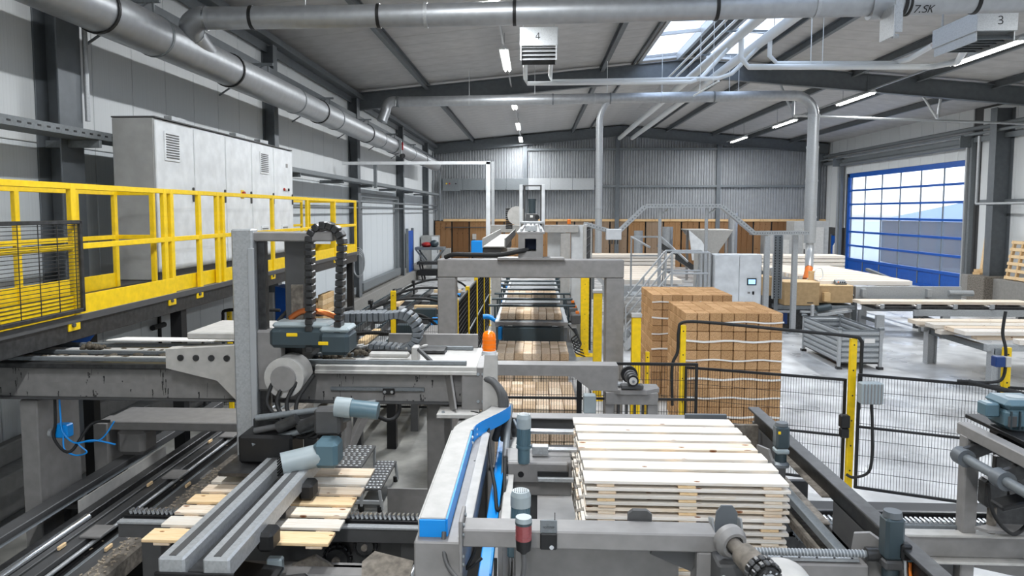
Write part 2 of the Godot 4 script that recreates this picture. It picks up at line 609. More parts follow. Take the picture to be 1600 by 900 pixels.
func shell() -> void:
	var b := mb()
	b.box(V(8.975, -0.15, (ZN + ZB) / 2), V(19.85, 0.3, ZN - ZB + 1.0))
	b.box(V(-3.925, -0.15, (-14.0 + ZB - 0.5) / 2), V(5.95, 0.3, -14.0 - ZB + 0.5))
	struct(b, "floor", M.floor)
	b = mb()
	b.box(V(-3.925, -0.15, (ZN + 0.5 - 14.0) / 2), V(5.95, 0.3, ZN + 14.5))
	struct(b, "floor", M.floor_oily)
	# left wall: body, sandwich panels with joints between
	b = mb()
	b.box(V(XL - 0.2, 4.2, (ZN + ZB) / 2), V(0.3, 8.8, ZN - ZB + 0.6))
	var wl := struct(b, "wall_left", M.joint)
	var z := ZN - 0.6
	while z > ZB:
		bx(wl, "wall_panel", V(XL - 0.03, 2.5, z), V(0.06, 4.0, 1.085), M.wall_low, 0.008)
		bx(wl, "wall_panel", V(XL - 0.03, 6.25, z), V(0.06, 3.48, 1.085), M.wall, 0.008)
		z -= 1.1
	b = mb()
	b.box(V(XL + 0.22, 0.25, (ZN + ZB) / 2), V(0.44, 0.5, ZN - ZB), 0.02)
	b.box(V(XL + 0.08, 0.62, (ZN + ZB) / 2), V(0.16, 0.25, ZN - ZB), 0.02)
	struct(b, "baseboard_left", M.kerb)
	# back wall: body, wood cladding panels below, corrugated sheets above
	b = mb()
	b.box(V(6, 4.6, ZB - 0.3), V(25.8, 9.4, 0.3))
	var wb := struct(b, "wall_back", M.joint)
	var posts := [-6.6, -0.6, 5.3, 11.7, 18.5]
	for i in 4:
		var x0: float = posts[i]
		var x1: float = posts[i + 1]
		var n := int((x1 - x0) / 0.17)
		b = mb()
		for k in n:
			var a := x0 + (x1 - x0) * k / n
			var d := (x1 - x0) / n
			var y1 := minf(roof_y(a), roof_y(a + d))
			var f := ZB - 0.02
			b.face([V(a, 3.0, f), V(a + d * 0.55, 3.0, f), V(a + d * 0.55, y1, f), V(a, y1, f)], V(0, 0, 1))
			b.face([V(a + d * 0.55, 3.0, f), V(a + d * 0.68, 3.0, f - 0.045), V(a + d * 0.68, y1, f - 0.045), V(a + d * 0.55, y1, f)], V(0.94, 0, 0.33))
			b.face([V(a + d * 0.68, 3.0, f - 0.045), V(a + d * 0.87, 3.0, f - 0.045), V(a + d * 0.87, y1, f - 0.045), V(a + d * 0.68, y1, f - 0.045)], V(0, 0, 1))
			b.face([V(a + d * 0.87, 3.0, f - 0.045), V(a + d, 3.0, f), V(a + d, y1, f), V(a + d * 0.87, y1, f - 0.045)], V(-0.94, 0, 0.33))
		part(b, "corrugated_sheet", M.corr, wb)
	var x := -5.95
	var j := 0
	while x < 17.2:
		var R := Basis(V(0, 1, 0), V(-1, 0, 0), V(0, 0, 1))
		for q in 3:
			bx(wb, "plank", V(x + 0.352 * (q - 1), 1.48, ZB + 0.03), V(2.96, 0.342, 0.05), M["clad%d" % [[0, 1, 3, 2, 1, 3, 0, 2, 3][(j * 4 + (j / 3)) % 9]]], 0.004, R)
		x += 1.14
		j += 1
	x = -5.9
	while x < 17.0:
		bx(wb, "ledge_board", V(x + 1.1, 3.02, ZB + 0.08), V(2.27, 0.16, 0.10), M["raw1"], 0.006)
		x += 2.28
	# right wall with the gate opening
	b = mb()
	b.box(V(XR + 0.2, 4.2, (GZ0 + ZN) / 2), V(0.3, 8.8, ZN - GZ0))
	b.box(V(XR + 0.2, 4.2, (GZ1 + ZB - 0.3) / 2), V(0.3, 8.8, GZ1 - ZB + 0.3))
	b.box(V(XR + 0.2, (GH + 8.6) / 2, (GZ0 + GZ1) / 2), V(0.3, 8.6 - GH, GZ0 - GZ1))
	var wr := struct(b, "wall_right", M.joint)
	z = ZN - 0.6
	while z > GZ0 + 0.5:
		bx(wr, "wall_panel", V(XR + 0.02, 4.4, z), V(0.06, 6.8, 1.085), M.wall, 0.008)
		z -= 1.1
	for zz in [-45.6, -46.7, -47.6]:
		bx(wr, "wall_panel", V(XR + 0.02, 5.3, zz), V(0.06, 5.4, 1.05 if zz > -47.0 else 0.65), M.wall, 0.008)
	z = GZ0 - 0.55
	while z > GZ1:
		bx(wr, "wall_panel", V(XR + 0.02, (GH + 7.9) / 2, z), V(0.06, 7.9 - GH, 1.035), M.wall, 0.008)
		z -= 1.05
	b = mb()
	b.box(V(XR - 0.37, 0.5, (GZ0 + 0.9 + ZN) / 2), V(0.74, 1.0, ZN - GZ0 - 0.9), 0.02)
	struct(b, "baseboard_right", M.kerb)
	# wall behind the camera
	b = mb()
	b.box(V(6, 4.6, ZN + 0.15), V(25.8, 9.4, 0.3))
	struct(b, "wall_front", M.wall)
	# ceiling: two slopes of panels, skylight band on both sides of the ridge
	b = mb()
	var segs := [[XL - 0.3, 3.7, ZN + 0.3, ZB - 0.4], [7.2, XR + 0.3, ZN + 0.3, ZB - 0.4], [3.7, 5.5, -27.2, ZB - 0.4], [5.5, 7.2, -27.2, ZB - 0.4], [5.1, 5.5, ZN + 0.3, -27.2], [5.5, 5.9, ZN + 0.3, -27.2], [3.7, 5.1, ZN + 0.3, SKN], [5.9, 7.2, ZN + 0.3, SKN]]
	for s in segs:
		var y0 := roof_y(s[0]) + 0.04
		var y1 := roof_y(s[1] - 0.0001) + 0.04
		var t := V(0, 0.18, 0)
		var p := [V(s[0], y0, s[2]), V(s[1], y1, s[2]), V(s[1], y1, s[3]), V(s[0], y0, s[3])]
		b.face(p, V(0, -1, 0))
		b.face([p[0] + t, p[1] + t, p[2] + t, p[3] + t], V(0, 1, 0))
		b.face([p[0], p[1], p[1] + t, p[0] + t], V(0, 0, 1))
		b.face([p[3], p[2], p[2] + t, p[3] + t], V(0, 0, -1))
		b.face([p[0], p[3], p[3] + t, p[0] + t], V(-1, 0, 0))
		b.face([p[1], p[2], p[2] + t, p[1] + t], V(1, 0, 0))
	var ce := struct(b, "ceiling", M.joint)
	z = ZN - 0.5
	while z > ZB:
		var sky: bool = z > -27.2 and z < SKN
		var ends := [[XL, 3.66 if sky else 5.5], [7.24 if sky else 5.5, XR]]
		for e in ends:
			var a := V(e[0], roof_y(e[0]) + 0.015, z)
			var c := V(e[1], roof_y(e[1] - 0.0001) + 0.015, z)
			var dx := c - a
			bx(ce, "roof_panel", (a + c) / 2, V(dx.length(), 0.05, 0.985), M.roof, 0.008, Basis(V(0, 0, 1), atan2(dx.y, dx.x)))
		z -= 1.0
	# skylight: frame and panes
	var n := 0
	for e in [[3.7, 5.1], [5.9, 7.2]]:
		b = mb()
		var y0 := roof_y(e[0])
		var y1 := roof_y(e[1])
		for q in [[e[0], y0], [e[1], y1]]:
			b.box(V(q[0], q[1] + 0.02, (SKN - 27.2) / 2), V(0.10, 0.24, SKN + 27.2))
		var zs := [-27.15, -23.2, -19.0, -14.8, -10.6, -6.4, -2.2, 2.0, 6.2, 10.2, SKN]
		for zz in zs:
			b.bar(V(e[0], y0 + 0.05, zz), V(e[1], y1 + 0.05, zz), 0.09, 0.10)
		n += 1
		var w := struct(b, "window_%d" % n, M.galv)
		for i in zs.size() - 1:
			var pb := mb()
			pb.bar(V(e[0], y0 + 0.12, (zs[i] + zs[i + 1]) / 2), V(e[1], y1 + 0.12, (zs[i] + zs[i + 1]) / 2), absf(zs[i] - zs[i + 1]) - 0.02, 0.008)
			part(pb, "pane", M.skyglass, w)
	# the big sectional gate: blue frame, six rows of panes over a solid row
	b = mb()
	b.box(V(XR + 0.1, GH / 2, GZ0 - 0.12), V(0.10, GH, 0.30))
	b.box(V(XR + 0.1, GH / 2, GZ1 + 0.12), V(0.10, GH, 0.24))
	b.box(V(XR + 0.1, GH - 0.10, (GZ0 + GZ1) / 2), V(0.10, 0.22, GZ0 - GZ1))
	var gate := struct(b, "door_1", M.blue_gate)
	var rows := 7
	var rh := (GH - 0.2) / rows
	var w0 := GZ0 - 0.27
	var w1 := GZ1 + 0.24
	var cw := (w0 - w1) / 6.0
	for r in rows + 1:
		bx(gate, "rail", V(XR + 0.09, clampf(r * rh, 0.06, GH - 0.2), (w0 + w1) / 2), V(0.09, 0.11 if r > 1 else 0.14, w0 - w1), M.blue_gate)
	for r in rows:
		for c in 6:
			var cz := w0 - (c + 0.5) * cw
			if r == 0:
				bx(gate, "solid_panel", V(XR + 0.12, rh * 0.5, cz), V(0.04, rh - 0.1, cw - 0.05), M.blue_gate)
			else:
				bx(gate, "pane", V(XR + 0.12, rh * (r + 0.5), cz), V(0.012, rh - 0.09, cw - 0.05), M.glass, 0.0)
	for c in 7:
		bx(gate, "mullion", V(XR + 0.10, (GH - 0.2) / 2 , w0 - c * cw), V(0.06, GH - 0.3, 0.055), M.galv_dull if c % 6 else M.blue_gate)
	for r in range(1, rows):
		bx(gate, "hinge", V(XR + 0.0, r * rh, w0 - 0.05), V(0.10, 0.10, 0.16), M.galv_dull)
	# small blue doors: beside the gate, and far on the left wall
	b = mb()
	b.box(V(XR - 0.02, 1.05, -46.3), V(0.08, 2.1, 1.0), 0.005)
	var d2 := struct(b, "door_2", M.blue_gate)
	bx(d2, "door_handle", V(XR - 0.09, 1.05, -45.95), V(0.05, 0.04, 0.14), M.shiny)
	for zz in [-45.75, -46.85]:
		bx(d2, "door_frame", V(XR - 0.03, 1.1, zz), V(0.10, 2.2, 0.09), M.galv_dull)
	b = mb()
	b.box(V(XL + 0.2, 1.55, -37.6), V(0.10, 2.1, 1.5), 0.005)
	var d3 := struct(b, "door_3", M.blue_gate)
	for zz in [-36.8, -38.4]:
		bx(d3, "door_frame", V(XL + 0.2, 1.6, zz), V(0.14, 2.25, 0.1), M.galv_dull)

func ibeam(o: Node3D, a: Vector3, c: Vector3, w: float, h: float, m: Material, side := Vector3.UP) -> void:
	# flanges across `side`, web between
	var d := (c - a).normalized()
	var x := side.cross(d).normalized()
	var B := Basis(x, d.cross(x), d)
	var L := (c - a).length()
	var mid := (a + c) / 2
	bx(o, "flange", mid + B.y * (h / 2 - 0.012), V(w, 0.024, L), m, 0.003, B)
	bx(o, "flange", mid - B.y * (h / 2 - 0.012), V(w, 0.024, L), m, 0.003, B)
	bx(o, "web", mid, V(0.016, h - 0.05, L), m, 0.002, B)

func steelwork() -> void:
	# rafters
	var fr := [[-9.4, "above the front gantry, nearest the camera"], [-27.0, "across the hall under the far end of the skylight"], [-47.55, "against the corrugated back wall"]]
	for f in fr:
		var o := thing("rafter", "grey steel rafter frame %s" % f[1], "beam", V(5.5, 8.4, f[0]))
		var dn := 0.42
		ibeam(o, V(XL + 0.1, roof_y(XL) - dn, f[0]), V(5.5, 9.1 - dn, f[0]), 0.24, 0.62, M.steel_col)
		ibeam(o, V(5.5, 9.1 - dn, f[0]), V(XR - 0.1, roof_y(XR) - dn, f[0]), 0.24, 0.62, M.steel_col)
		bx(o, "gusset", V(XR - 0.75, roof_y(XR) - 0.95, f[0]), V(0.9, 0.45, 0.02), M.steel_col)
		bx(o, "ridge_plate", V(5.5, 9.1 - dn, f[0]), V(0.03, 0.62, 0.24), M.galv_dull)
	# purlins along the hall, under the roof panels
	var pur := [[-3.9, "over the yellow platform side"], [2.4, "left of the skylight band"], [3.5, "along the skylight's left edge"], [7.4, "along the skylight's right edge"], [8.3, "first to the right of the skylight"], [11.2, "between skylight and right lamp row"], [13.4, "just right of the right lamp row"], [16.0, "nearest the gate wall"]]
	for p in pur:
		var o := thing("purlin", "long dark steel purlin running to the back wall %s" % p[1], "beam", V(p[0], 8.2, -20))
		var small: bool = p[0] == 3.5 or p[0] == 7.4
		ibeam(o, V(p[0], roof_y(p[0]) - (0.08 if small else 0.14), ZN), V(p[0], roof_y(p[0]) - (0.08 if small else 0.14), ZB), 0.06 if small else 0.14, 0.12 if small else 0.24, M.steel_col)
	# eaves beams and wall rails
	var b := mb()
	b.bar(V(XL + 0.22, 7.72, ZN), V(XL + 0.22, 7.72, ZB), 0.30, 0.16)
	b.bar(V(XL + 0.10, 7.60, ZN), V(XL + 0.10, 7.60, ZB), 0.04, 0.34)
	solo(b, "eaves_beam", M.steel_col, "dark steel eaves beam at the top of the left wall", "beam")
	b = mb()
	b.bar(V(XL + 0.2, 6.95, ZN), V(XL + 0.2, 6.95, ZB), 0.16, 0.12)
	b.bar(V(XL + 0.3, 6.9, ZN), V(XL + 0.3, 6.9, ZB), 0.02, 0.22)
	solo(b, "wall_rail", M.steel_col, "steel rail on the left wall just above the big duct", "rail")
	b = mb()
	b.cyl(V(XR - 0.35, 7.0, ZN), V(XR - 0.35, 7.0, ZB), 0.09)
	b.cyl(V(XR - 0.55, 6.75, -20), V(XR - 0.55, 6.75, ZB), 0.06)
	b.bar(V(XR - 0.2, 6.55, ZN), V(XR - 0.2, 6.55, ZB), 0.14, 0.2)
	solo(b, "wall_pipes", M.galv_dull, "bundle of grey pipes along the top of the gate wall", "pipe")
	# columns: left wall
	var cols := [[-9.78, 0.50, 0.34, "with the bright conduit, beside the electrical cabinets"], [-17.9, 0.28, 0.30, "just past the electrical cabinets"], [-26.2, 0.40, 0.34, "behind the coiled hose on the left wall"], [-35.2, 0.30, 0.35, "before the narrow blue door"], [-43.5, 0.30, 0.34, "last on the left before the back wall"]]
	for c in cols:
		var o := thing("column", "dark steel column on the left wall %s" % c[3], "column", V(XL + 0.3, 0.5, c[0]))
		ibeam(o, V(XL + c[2] / 2, 0.5, c[0]), V(XL + c[2] / 2, 7.6, c[0]), c[1], c[2], M.steel_col, V(1, 0, 0))
	b = mb()
	b.cyl(V(-6.22, 4.85, -10.08), V(-6.22, 6.6, -10.08), 0.035)
	solo(b, "conduit", M.galv, "bright vertical conduit on the nearest left column", "pipe")
	var cr := [[-29.9, "by the leaning pallet, right of the gate"], [-12.0, "on the right wall, nearest the camera"]]
	for c in cr:
		var o := thing("column", "grey steel column on the gate wall %s" % c[1], "column", V(XR - 0.4, 0.9, c[0]))
		ibeam(o, V(XR - 0.35, 0.9, c[0]), V(XR - 0.35, 7.6, c[0]), 0.42, 0.7, M.steel_col, V(1, 0, 0))
		solobox("pillar_base", V(XR - 0.56, 0.53, c[0]), V(1.08, 1.06, 1.1), M.worn_concrete, "worn concrete plinth under the steel column %s" % c[1], "plinth", "", 0.03)
	# right: gate guide posts
	for g in [[GZ0 + 0.35, "at its right edge"], [GZ1 - 0.3, "at its left edge"]]:
		var o := thing("guide_post", "galvanised guide post of the blue gate %s" % g[1], "post", V(XR - 0.25, 0, g[0]))
		bx(o, "channel", V(XR - 0.22, 3.3, g[0]), V(0.18, 6.6, 0.26), M.galv_dull)
		bx(o, "channel", V(XR - 0.36, 3.2, g[0] - 0.1), V(0.10, 6.4, 0.10), M.galv)
		bx(o, "bearing_plate", V(XR - 0.45, 6.5, g[0]), V(0.6, 0.5, 0.05), M.galv_dull)
	b = mb()
	b.cyl(V(XR - 0.3, 6.35, GZ0 + 0.4), V(XR - 0.3, 6.35, GZ1 - 0.2), 0.10)
	solo(b, "gate_shaft", M.galv_dull, "round spring shaft across the top of the blue gate", "shaft")
	# back wall posts and rails
	for p in [[5.3, "behind the round downpipe"], [11.7, "in the middle of the right half"], [17.9, "in the right corner"], [-0.6, "behind the rectangular duct"]]:
		solobox("wall_post", V(p[0], 4.6, ZB + 0.12), V(0.26, 8.0, 0.24), M.steel_col, "steel post on the corrugated back wall %s" % p[1], "post")
	for p in [[7.55, "upper"], [5.2, "lower"]]:
		solobox("wall_girt", V(8.5, p[0], ZB + 0.16), V(18.5, 0.14, 0.10), M.galv_dull, "%s horizontal rail across the corrugated back wall" % p[1], "rail")
	b = mb()
	b.cyl(V(17.76, 3.9, -30.7), V(17.76, 6.6, -30.7), 0.06, 8)
	b.cyl(V(17.76, 3.9, -30.7), V(17.76, 3.9, -20), 0.05, 8)
	solo(b, "conduit", M.galv, "galvanised pipe on the gate wall bending along behind the steel column", "pipe")
	solobox("wall_girt", V(18.4, 4.0, -8.0), V(0.12, 0.14, 47), M.galv_dull, "horizontal rail along the gate wall right of the gate", "rail")
	b = mb()
	b.tube([V(-4.8, 6.9, -10.5), V(-3.0, 6.95, -10.4), V(0.5, 6.98, -10.4), V(4.0, 7.05, -10.4)], 0.012, 6)
	b.tube([V(-5.2, 7.2, -10.8), V(-4.8, 6.9, -10.5)], 0.012, 6)
	solo(b, "ceiling_cable", M.rubber, "thin dark cable above the near crossing duct at the top edge", "cable")
	# wind bracing at the right
	b = mb()
	b.cyl(V(9.2, 7.75, -27.1), V(9.2, 7.0, -27.1), 0.05)
	b.cyl(V(8.6, 8.4, -27.1), V(9.2, 7.0, -27.1), 0.04)
	b.cyl(V(14.3, 7.7, -27.1), V(14.2, 6.85, -27.1), 0.05)
	b.cyl(V(13.5, 7.9, -27.1), V(14.2, 6.85, -27.1), 0.04)
	b.cyl(V(9.2, 7.0, -27.1), V(18.0, 6.7, -27.6), 0.045)
	solo(b, "gas_pipe", M.galv, "thin hung pipe with brackets below the rafter, right of the elbow duct", "pipe")

func outside() -> void:
	var b := mb()
	b.box(V(220, -0.15, -70), V(402, 0.2, 500))
	struct(b, "pavement", M.pave)
	var o := thing("warehouse", "low dark building outside, seen through the lower gate panes", "building", V(31, 0, -46))
	b = mb()
	b.box(V(31, 1.5, -46), V(12, 3.0, 17))
	part(b, "walls", M.shed, o)
	b = mb()
	b.face([V(24.8, 2.95, -37.3), V(24.8, 2.95, -54.7), V(31, 4.3, -54.7), V(31, 4.3, -37.3)], V(-0.2, 1, 0))
	b.face([V(37.2, 2.95, -37.3), V(37.2, 2.95, -54.7), V(31, 4.3, -54.7), V(31, 4.3, -37.3)], V(0.2, 1, 0))
	b.face([V(24.8, 2.95, -37.5), V(37.2, 2.95, -37.5), V(31, 4.3, -37.5)], V(0, 0, 1))
	part(b, "roof", M.shed_roof, o)
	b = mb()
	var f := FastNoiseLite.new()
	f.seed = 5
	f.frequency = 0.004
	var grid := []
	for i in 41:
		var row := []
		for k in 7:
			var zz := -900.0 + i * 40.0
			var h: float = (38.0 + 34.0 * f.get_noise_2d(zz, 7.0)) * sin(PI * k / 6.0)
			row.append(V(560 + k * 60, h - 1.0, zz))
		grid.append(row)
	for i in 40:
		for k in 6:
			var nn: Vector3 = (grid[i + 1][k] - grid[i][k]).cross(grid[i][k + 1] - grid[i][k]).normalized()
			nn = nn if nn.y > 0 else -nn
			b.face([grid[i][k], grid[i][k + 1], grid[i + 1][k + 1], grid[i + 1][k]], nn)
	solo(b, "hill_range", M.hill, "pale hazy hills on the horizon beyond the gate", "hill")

func lamp(at: Vector3, L: float, label: String, group: String) -> void:
	var o := thing("ceiling_lamp", label, "lamp", at, group)
	var b := mb()
	b.prism([Vector2(-0.13, 0.0), Vector2(0.13, 0.0), Vector2(0.05, 0.09), Vector2(-0.05, 0.09)], Transform3D(Basis(), at + V(0, 0.02, -L / 2)), L)
	part(b, "housing", M.white, o)
	for s in [-0.06, 0.06]:
		b = mb()
		b.cyl(at + V(s, -0.005, -L / 2 + 0.04), at + V(s, -0.005, L / 2 - 0.04), 0.022, 8)
		part(b, "lamp_tube", M.tube, o)
	b = mb()
	for s in [-0.35, 0.35]:
		b.cyl(at + V(0, 0.1, s * L), V(at.x, roof_y(at.x), at.z + s * L), 0.008, 5)
	part(b, "hanger", M.galv_dull, o)
	var l := AreaLight3D.new()
	l.name = "lamp_light"
	l.light_color = Color(0.97, 0.985, 1.0)
	l.light_energy = 24.0
	l.area_size = Vector2(0.24, L)
	l.area_range = 60.0
	l.area_attenuation = 2.0
	l.shadow_enabled = true
	o.add_child(l)
	l.transform = Transform3D(Basis(V(1, 0, 0), -PI / 2), V(0, -0.05, 0))

func lamps() -> void:
	var ord := ["cut by the near crossing duct", "large, left of heater 4", "third one down, small", "fourth one down, tiny", "farthest and tiniest, before the back wall"]
	var k := 0
	for z in [16.5, 9.0, 1.5, -6.5, -14.8, -21.8, -30.5, -38.5, -45.5]:
		lamp(V(-0.85, 7.95, z), 3.0, "bright twin tube lamp of the middle row, %s" % ord[k - 4] if k > 3 else ["hindmost twin tube lamp behind the camera, middle row", "second twin tube lamp behind the camera, middle row", "twin tube lamp of the middle row just behind the camera", "twin tube lamp of the middle row above the front gantry"][k], "lamps of the middle row")
		k += 1
	k = 0
	ord = ["nearest, cut by the right picture edge", "second, above the blue gate", "third, touching the elbow pipe", "farthest, left of the elbow pipe"]
	for z in [16.5, 8.5, 0.5, -9.0, -20.2, -28.0, -35.6, -43.4]:
		lamp(V(11.7, 7.68, z), 3.0, "long white tube lamp of the right row, %s" % ord[k - 4] if k > 3 else ["hindmost tube lamp behind the camera, right row", "second tube lamp behind the camera, right row", "tube lamp of the right row level with the camera", "tube lamp of the right row above the fenced floor"][k], "lamps of the right row")
		k += 1
	var b := mb()
	b.bar(V(11.7, 7.82, 18), V(11.7, 7.82, -46), 0.06, 0.05)
	solo(b, "lamp_rail", M.galv, "thin carrier rail above the right lamp row", "rail")
	b = mb()
	b.bar(V(-0.85, 8.08, 18), V(-0.85, 8.08, -46.8), 0.05, 0.04)
	solo(b, "lamp_rail", M.galv, "thin carrier rail above the middle lamp row", "rail")

func ring_part(o: Node3D, c: Vector3, axis: Vector3, r: float, m: Material, w := 0.05) -> void:
	var b := mb()
	b.ring(c, axis, r + 0.012, 0.02, w, 28)
	part(b, "clamp_ring", m, o)

func ducts() -> void:
	# the big one along the left wall
	var DX := -5.5
	var DY := 6.13
	var o := thing("main_duct", "thick galvanised extraction duct along the top of the left wall", "duct", V(DX, DY, -20))
	var zs := [2.0, -4.0, -7.2, -9.2, -10.6, -13.2, -16.8, -18.7, -20.2, -24.0, -26.0, -29.0, -32.5, -36.0, -41.0]
	for i in zs.size() - 1:
		var b := mb()
		var r := 0.285 if i % 2 == 0 else 0.295
		b.cyl(V(DX, DY, zs[i]), V(DX, DY, zs[i + 1]), r, 32)
		part(b, "duct_section", M.duct, o)
		if i:
			ring_part(o, V(DX, DY, zs[i]), V(0, 0, 1), 0.295, M.band if i % 2 else M.galv_dull)
	for i in 7:
		var b := mb()
		var z := -6.0 - i * 4.6
		b.bar(V(XL + 0.05, 6.62, z), V(DX + 0.1, 6.62, z), 0.05, 0.05)
		b.bar(V(DX, 6.62, z), V(DX, 6.38, z), 0.03, 0.03)
		b.bar(V(XL + 0.05, 6.0, z), V(DX - 0.1, 6.6, z), 0.03, 0.03)
		part(b, "bracket", M.galv_dull, o)
	var vl := thing("valve", "small valve with red lever on the main duct past the mid-hall branch", "valve", V(-5.15, 5.9, -28.4))
	bx(vl, "body", V(-5.17, 6.05, -28.4), V(0.10, 0.5, 0.10), M.galv, 0.01)
	bx(vl, "red_lever", V(-5.08, 6.1, -28.4), V(0.06, 0.3, 0.08), M.red, 0.01)
	ring_part(vl, V(-5.5, 6.13, -28.4), V(0, 0, 1), 0.30, M.galv_dull, 0.08)
	b_round(vl, V(-5.12, 5.72, -28.4))
	# first crossing duct, elbow into the main one
	o = thing("cross_duct", "galvanised duct crossing the top of the picture, nearest the camera", "duct", V(3, 6.45, -11))
	var y := 6.47
	var b := mb()
	b.cyl(V(-4.9, y, -11), V(-1.6, y, -11), 0.165, 28)
	part(b, "duct_section", M.duct, o)
	var xs := [-1.6, -0.3, 2.6, 4.0, 5.2, 6.2, 7.6, 12.0]
	for i in xs.size() - 1:
		b = mb()
		b.cyl(V(xs[i], y + (xs[i] + 1.6) * 0.012, -11), V(xs[i + 1], y + (xs[i + 1] + 1.6) * 0.012, -11), 0.172 if i % 2 else 0.168, 28)
		part(b, "duct_section", M.duct, o)
		ring_part(o, V(xs[i], y + (xs[i] + 1.6) * 0.012, -11), V(1, 0, 0), 0.172, M.band if i % 3 else M.galv)
		if i == 4:
			ring_part(o, V(xs[i] + 0.07, y + 0.08, -11), V(1, 0, 0), 0.172, M.band, 0.03)
	for q in [-4.2, -2.3]:
		ring_part(o, V(q, y, -11), V(1, 0, 0), 0.165, M.band)
	b = mb()
	b.tube(smooth([V(-4.85, y, -11), V(-5.0, y, -11.0), V(-5.18, y - 0.06, -11.1), V(-5.27, y - 0.13, -11.32), V(-5.33, y - 0.2, -11.65), V(-5.42, y - 0.28, -12.2)], 5), 0.17, 24)
	part(b, "elbow", M.duct, o)
	ring_part(o, V(-4.9, y, -11), V(1, 0, 0), 0.165, M.shiny, 0.03)
	ring_part(o, V(-5.27, y - 0.13, -11.32), V(0.2, 0.2, 1), 0.17, M.shiny, 0.03)
	b = mb()
	b.cyl(V(4.75, y + 0.06, -11), V(5.12, y + 0.06, -10.98), 0.21, 28, 0.178)
	part(b, "reducer", M.duct, o)
	b = mb()
	for q in [-3.4, -0.3, 2.6, 5.2, 7.6]:
		b.cyl(V(q, y + 0.15, -11), V(q, roof_y(q), -11), 0.008, 5)
	part(b, "hanger", M.galv, o)
	var t := TextMesh.new()
	t.text = "7.SK"
	t.font = SystemFont.new()
	t.font.font_names = PackedStringArray(["Droid Sans"])
	t.font_size = 12
	t.pixel_size = 0.0125
	t.depth = 0.004
	var mi := MeshInstance3D.new()
	mi.name = "marking"
	o.add_child(mi)
	mi.mesh = t
	mi.material_override = M.print
	mi.global_transform = Transform3D(Basis(V(1, 0, 0), 0.75), V(5.44, y - 0.045, -10.85))
	# damper box hung on it
	b = mb()
	b.box(V(4.9, 6.2, -10.75), V(0.02, 0.42, 0.42), 0.003)
	b.box(V(4.98, 6.30, -10.6), V(0.10, 0.5, 0.03), 0.003)
	b.cyl(V(4.95, 6.02, -10.7), V(5.03, 6.02, -10.7), 0.03)
	solo(b, "damper_plate", M.galv, "small galvanised damper plate hanging from the near crossing duct", "plate")
	# second crossing duct with elbow down
	o = thing("cross_duct", "thin galvanised duct crossing mid-hall and bending down at the right", "duct", V(3, 7.3, -25))
	y = 7.32
	var ex := [-4.6, -2.2, 0.6, 2.0, 2.5, 4.2, 5.9, 7.4]
	for i in ex.size() - 1:
		b = mb()
		b.cyl(V(ex[i], y + ex[i] * 0.008, -25), V(ex[i + 1], y + ex[i + 1] * 0.008, -25), 0.175 if i % 2 else 0.17, 24)
		part(b, "duct_section", M.duct, o)
		ring_part(o, V(ex[i], y + ex[i] * 0.008, -25), V(1, 0, 0), 0.175, M.galv if i % 2 else M.galv_dull)
	b = mb()
	b.cyl(V(7.4, y + 0.06, -25), V(8.5, y + 0.06, -25), 0.17, 24)
	b.tube(arc(V(8.5, y - 0.59, -25), V(0, 1, 0), V(1, 0, 0), 0.65, 0, 90, 8), 0.17, 24)
	part(b, "elbow", M.duct, o)
	var py := [6.73, 5.7, 4.6, 3.4, 2.55]
	for i in 4:
		b = mb()
		b.cyl(V(9.15, py[i], -25), V(9.15, py[i + 1], -25), 0.19 if i else 0.18, 24)
		part(b, "downpipe", M.galv, o)
		ring_part(o, V(9.15, py[i], -25), V(0, 1, 0), 0.19, M.galv, 0.07)
	b = mb()
	b.tube(smooth([V(9.15, 2.6, -25), V(9.15, 2.3, -24.95), V(9.05, 2.0, -24.7), V(8.9, 1.75, -24.3)]), 0.13, 16)
	part(b, "flexible_hose", M.galv, o)
	b = mb()
	b.tube(smooth([V(8.9, 1.75, -24.3), V(8.8, 1.6, -24.1), V(8.72, 1.42, -24.0)]), 0.12, 16)
	part(b, "hose_end", M.orange, o)
	b = mb()
	b.tube(arc(V(-4.75, y - 0.3, -25), V(-1, 0, 0), V(0, 1, 0), 0.28, 100, 0, 8) + [V(-5.15, y - 0.7, -24.9)], 0.17, 20)
	part(b, "elbow", M.duct, o)
	b = mb()
	for q in [-2.2, 0.0, 2.4, 4.2, 6.4, 6.7]:
		b.cyl(V(q, y + 0.15, -25), V(q, roof_y(q), -25), 0.01, 5)
	part(b, "hanger", M.white_pipe, o)
	# branch downpipe near the middle
	o = thing("downpipe", "slim round downpipe branching from the mid-hall duct", "duct", V(2.2, 5, -25))
	b = mb()
	b.tube(smooth([V(2.45, 7.25, -25), V(2.3, 7.05, -25), V(2.18, 6.75, -25), V(2.16, 6.4, -25)]), 0.10, 16)
	part(b, "bend", M.galv, o)
	b = mb()
	b.cyl(V(2.16, 6.4, -25), V(2.16, 2.2, -25), 0.115, 18)
	part(b, "pipe", M.galv, o)
	for q in [6.4, 5.05, 3.7]:
		ring_part(o, V(2.16, q, -25), V(0, 1, 0), 0.115, M.galv, 0.04)
	# rectangular duct on the back wall
	o = thing("square_duct", "rectangular sheet metal duct on the back wall", "duct", V(-1.4, 5.1, ZB + 0.8))
	for i in 7:
		bx(o, "duct_section", V(-6.0 + 0.7 + i * 1.4, 5.32, ZB + 0.52), V(1.39, 0.74, 0.6), M.galv_dull if i < 4 else M.galv, 0.01)
	bx(o, "control_box", V(-5.3, 5.28, ZB + 0.9), V(1.1, 0.8, 0.3), M.galv_dull)
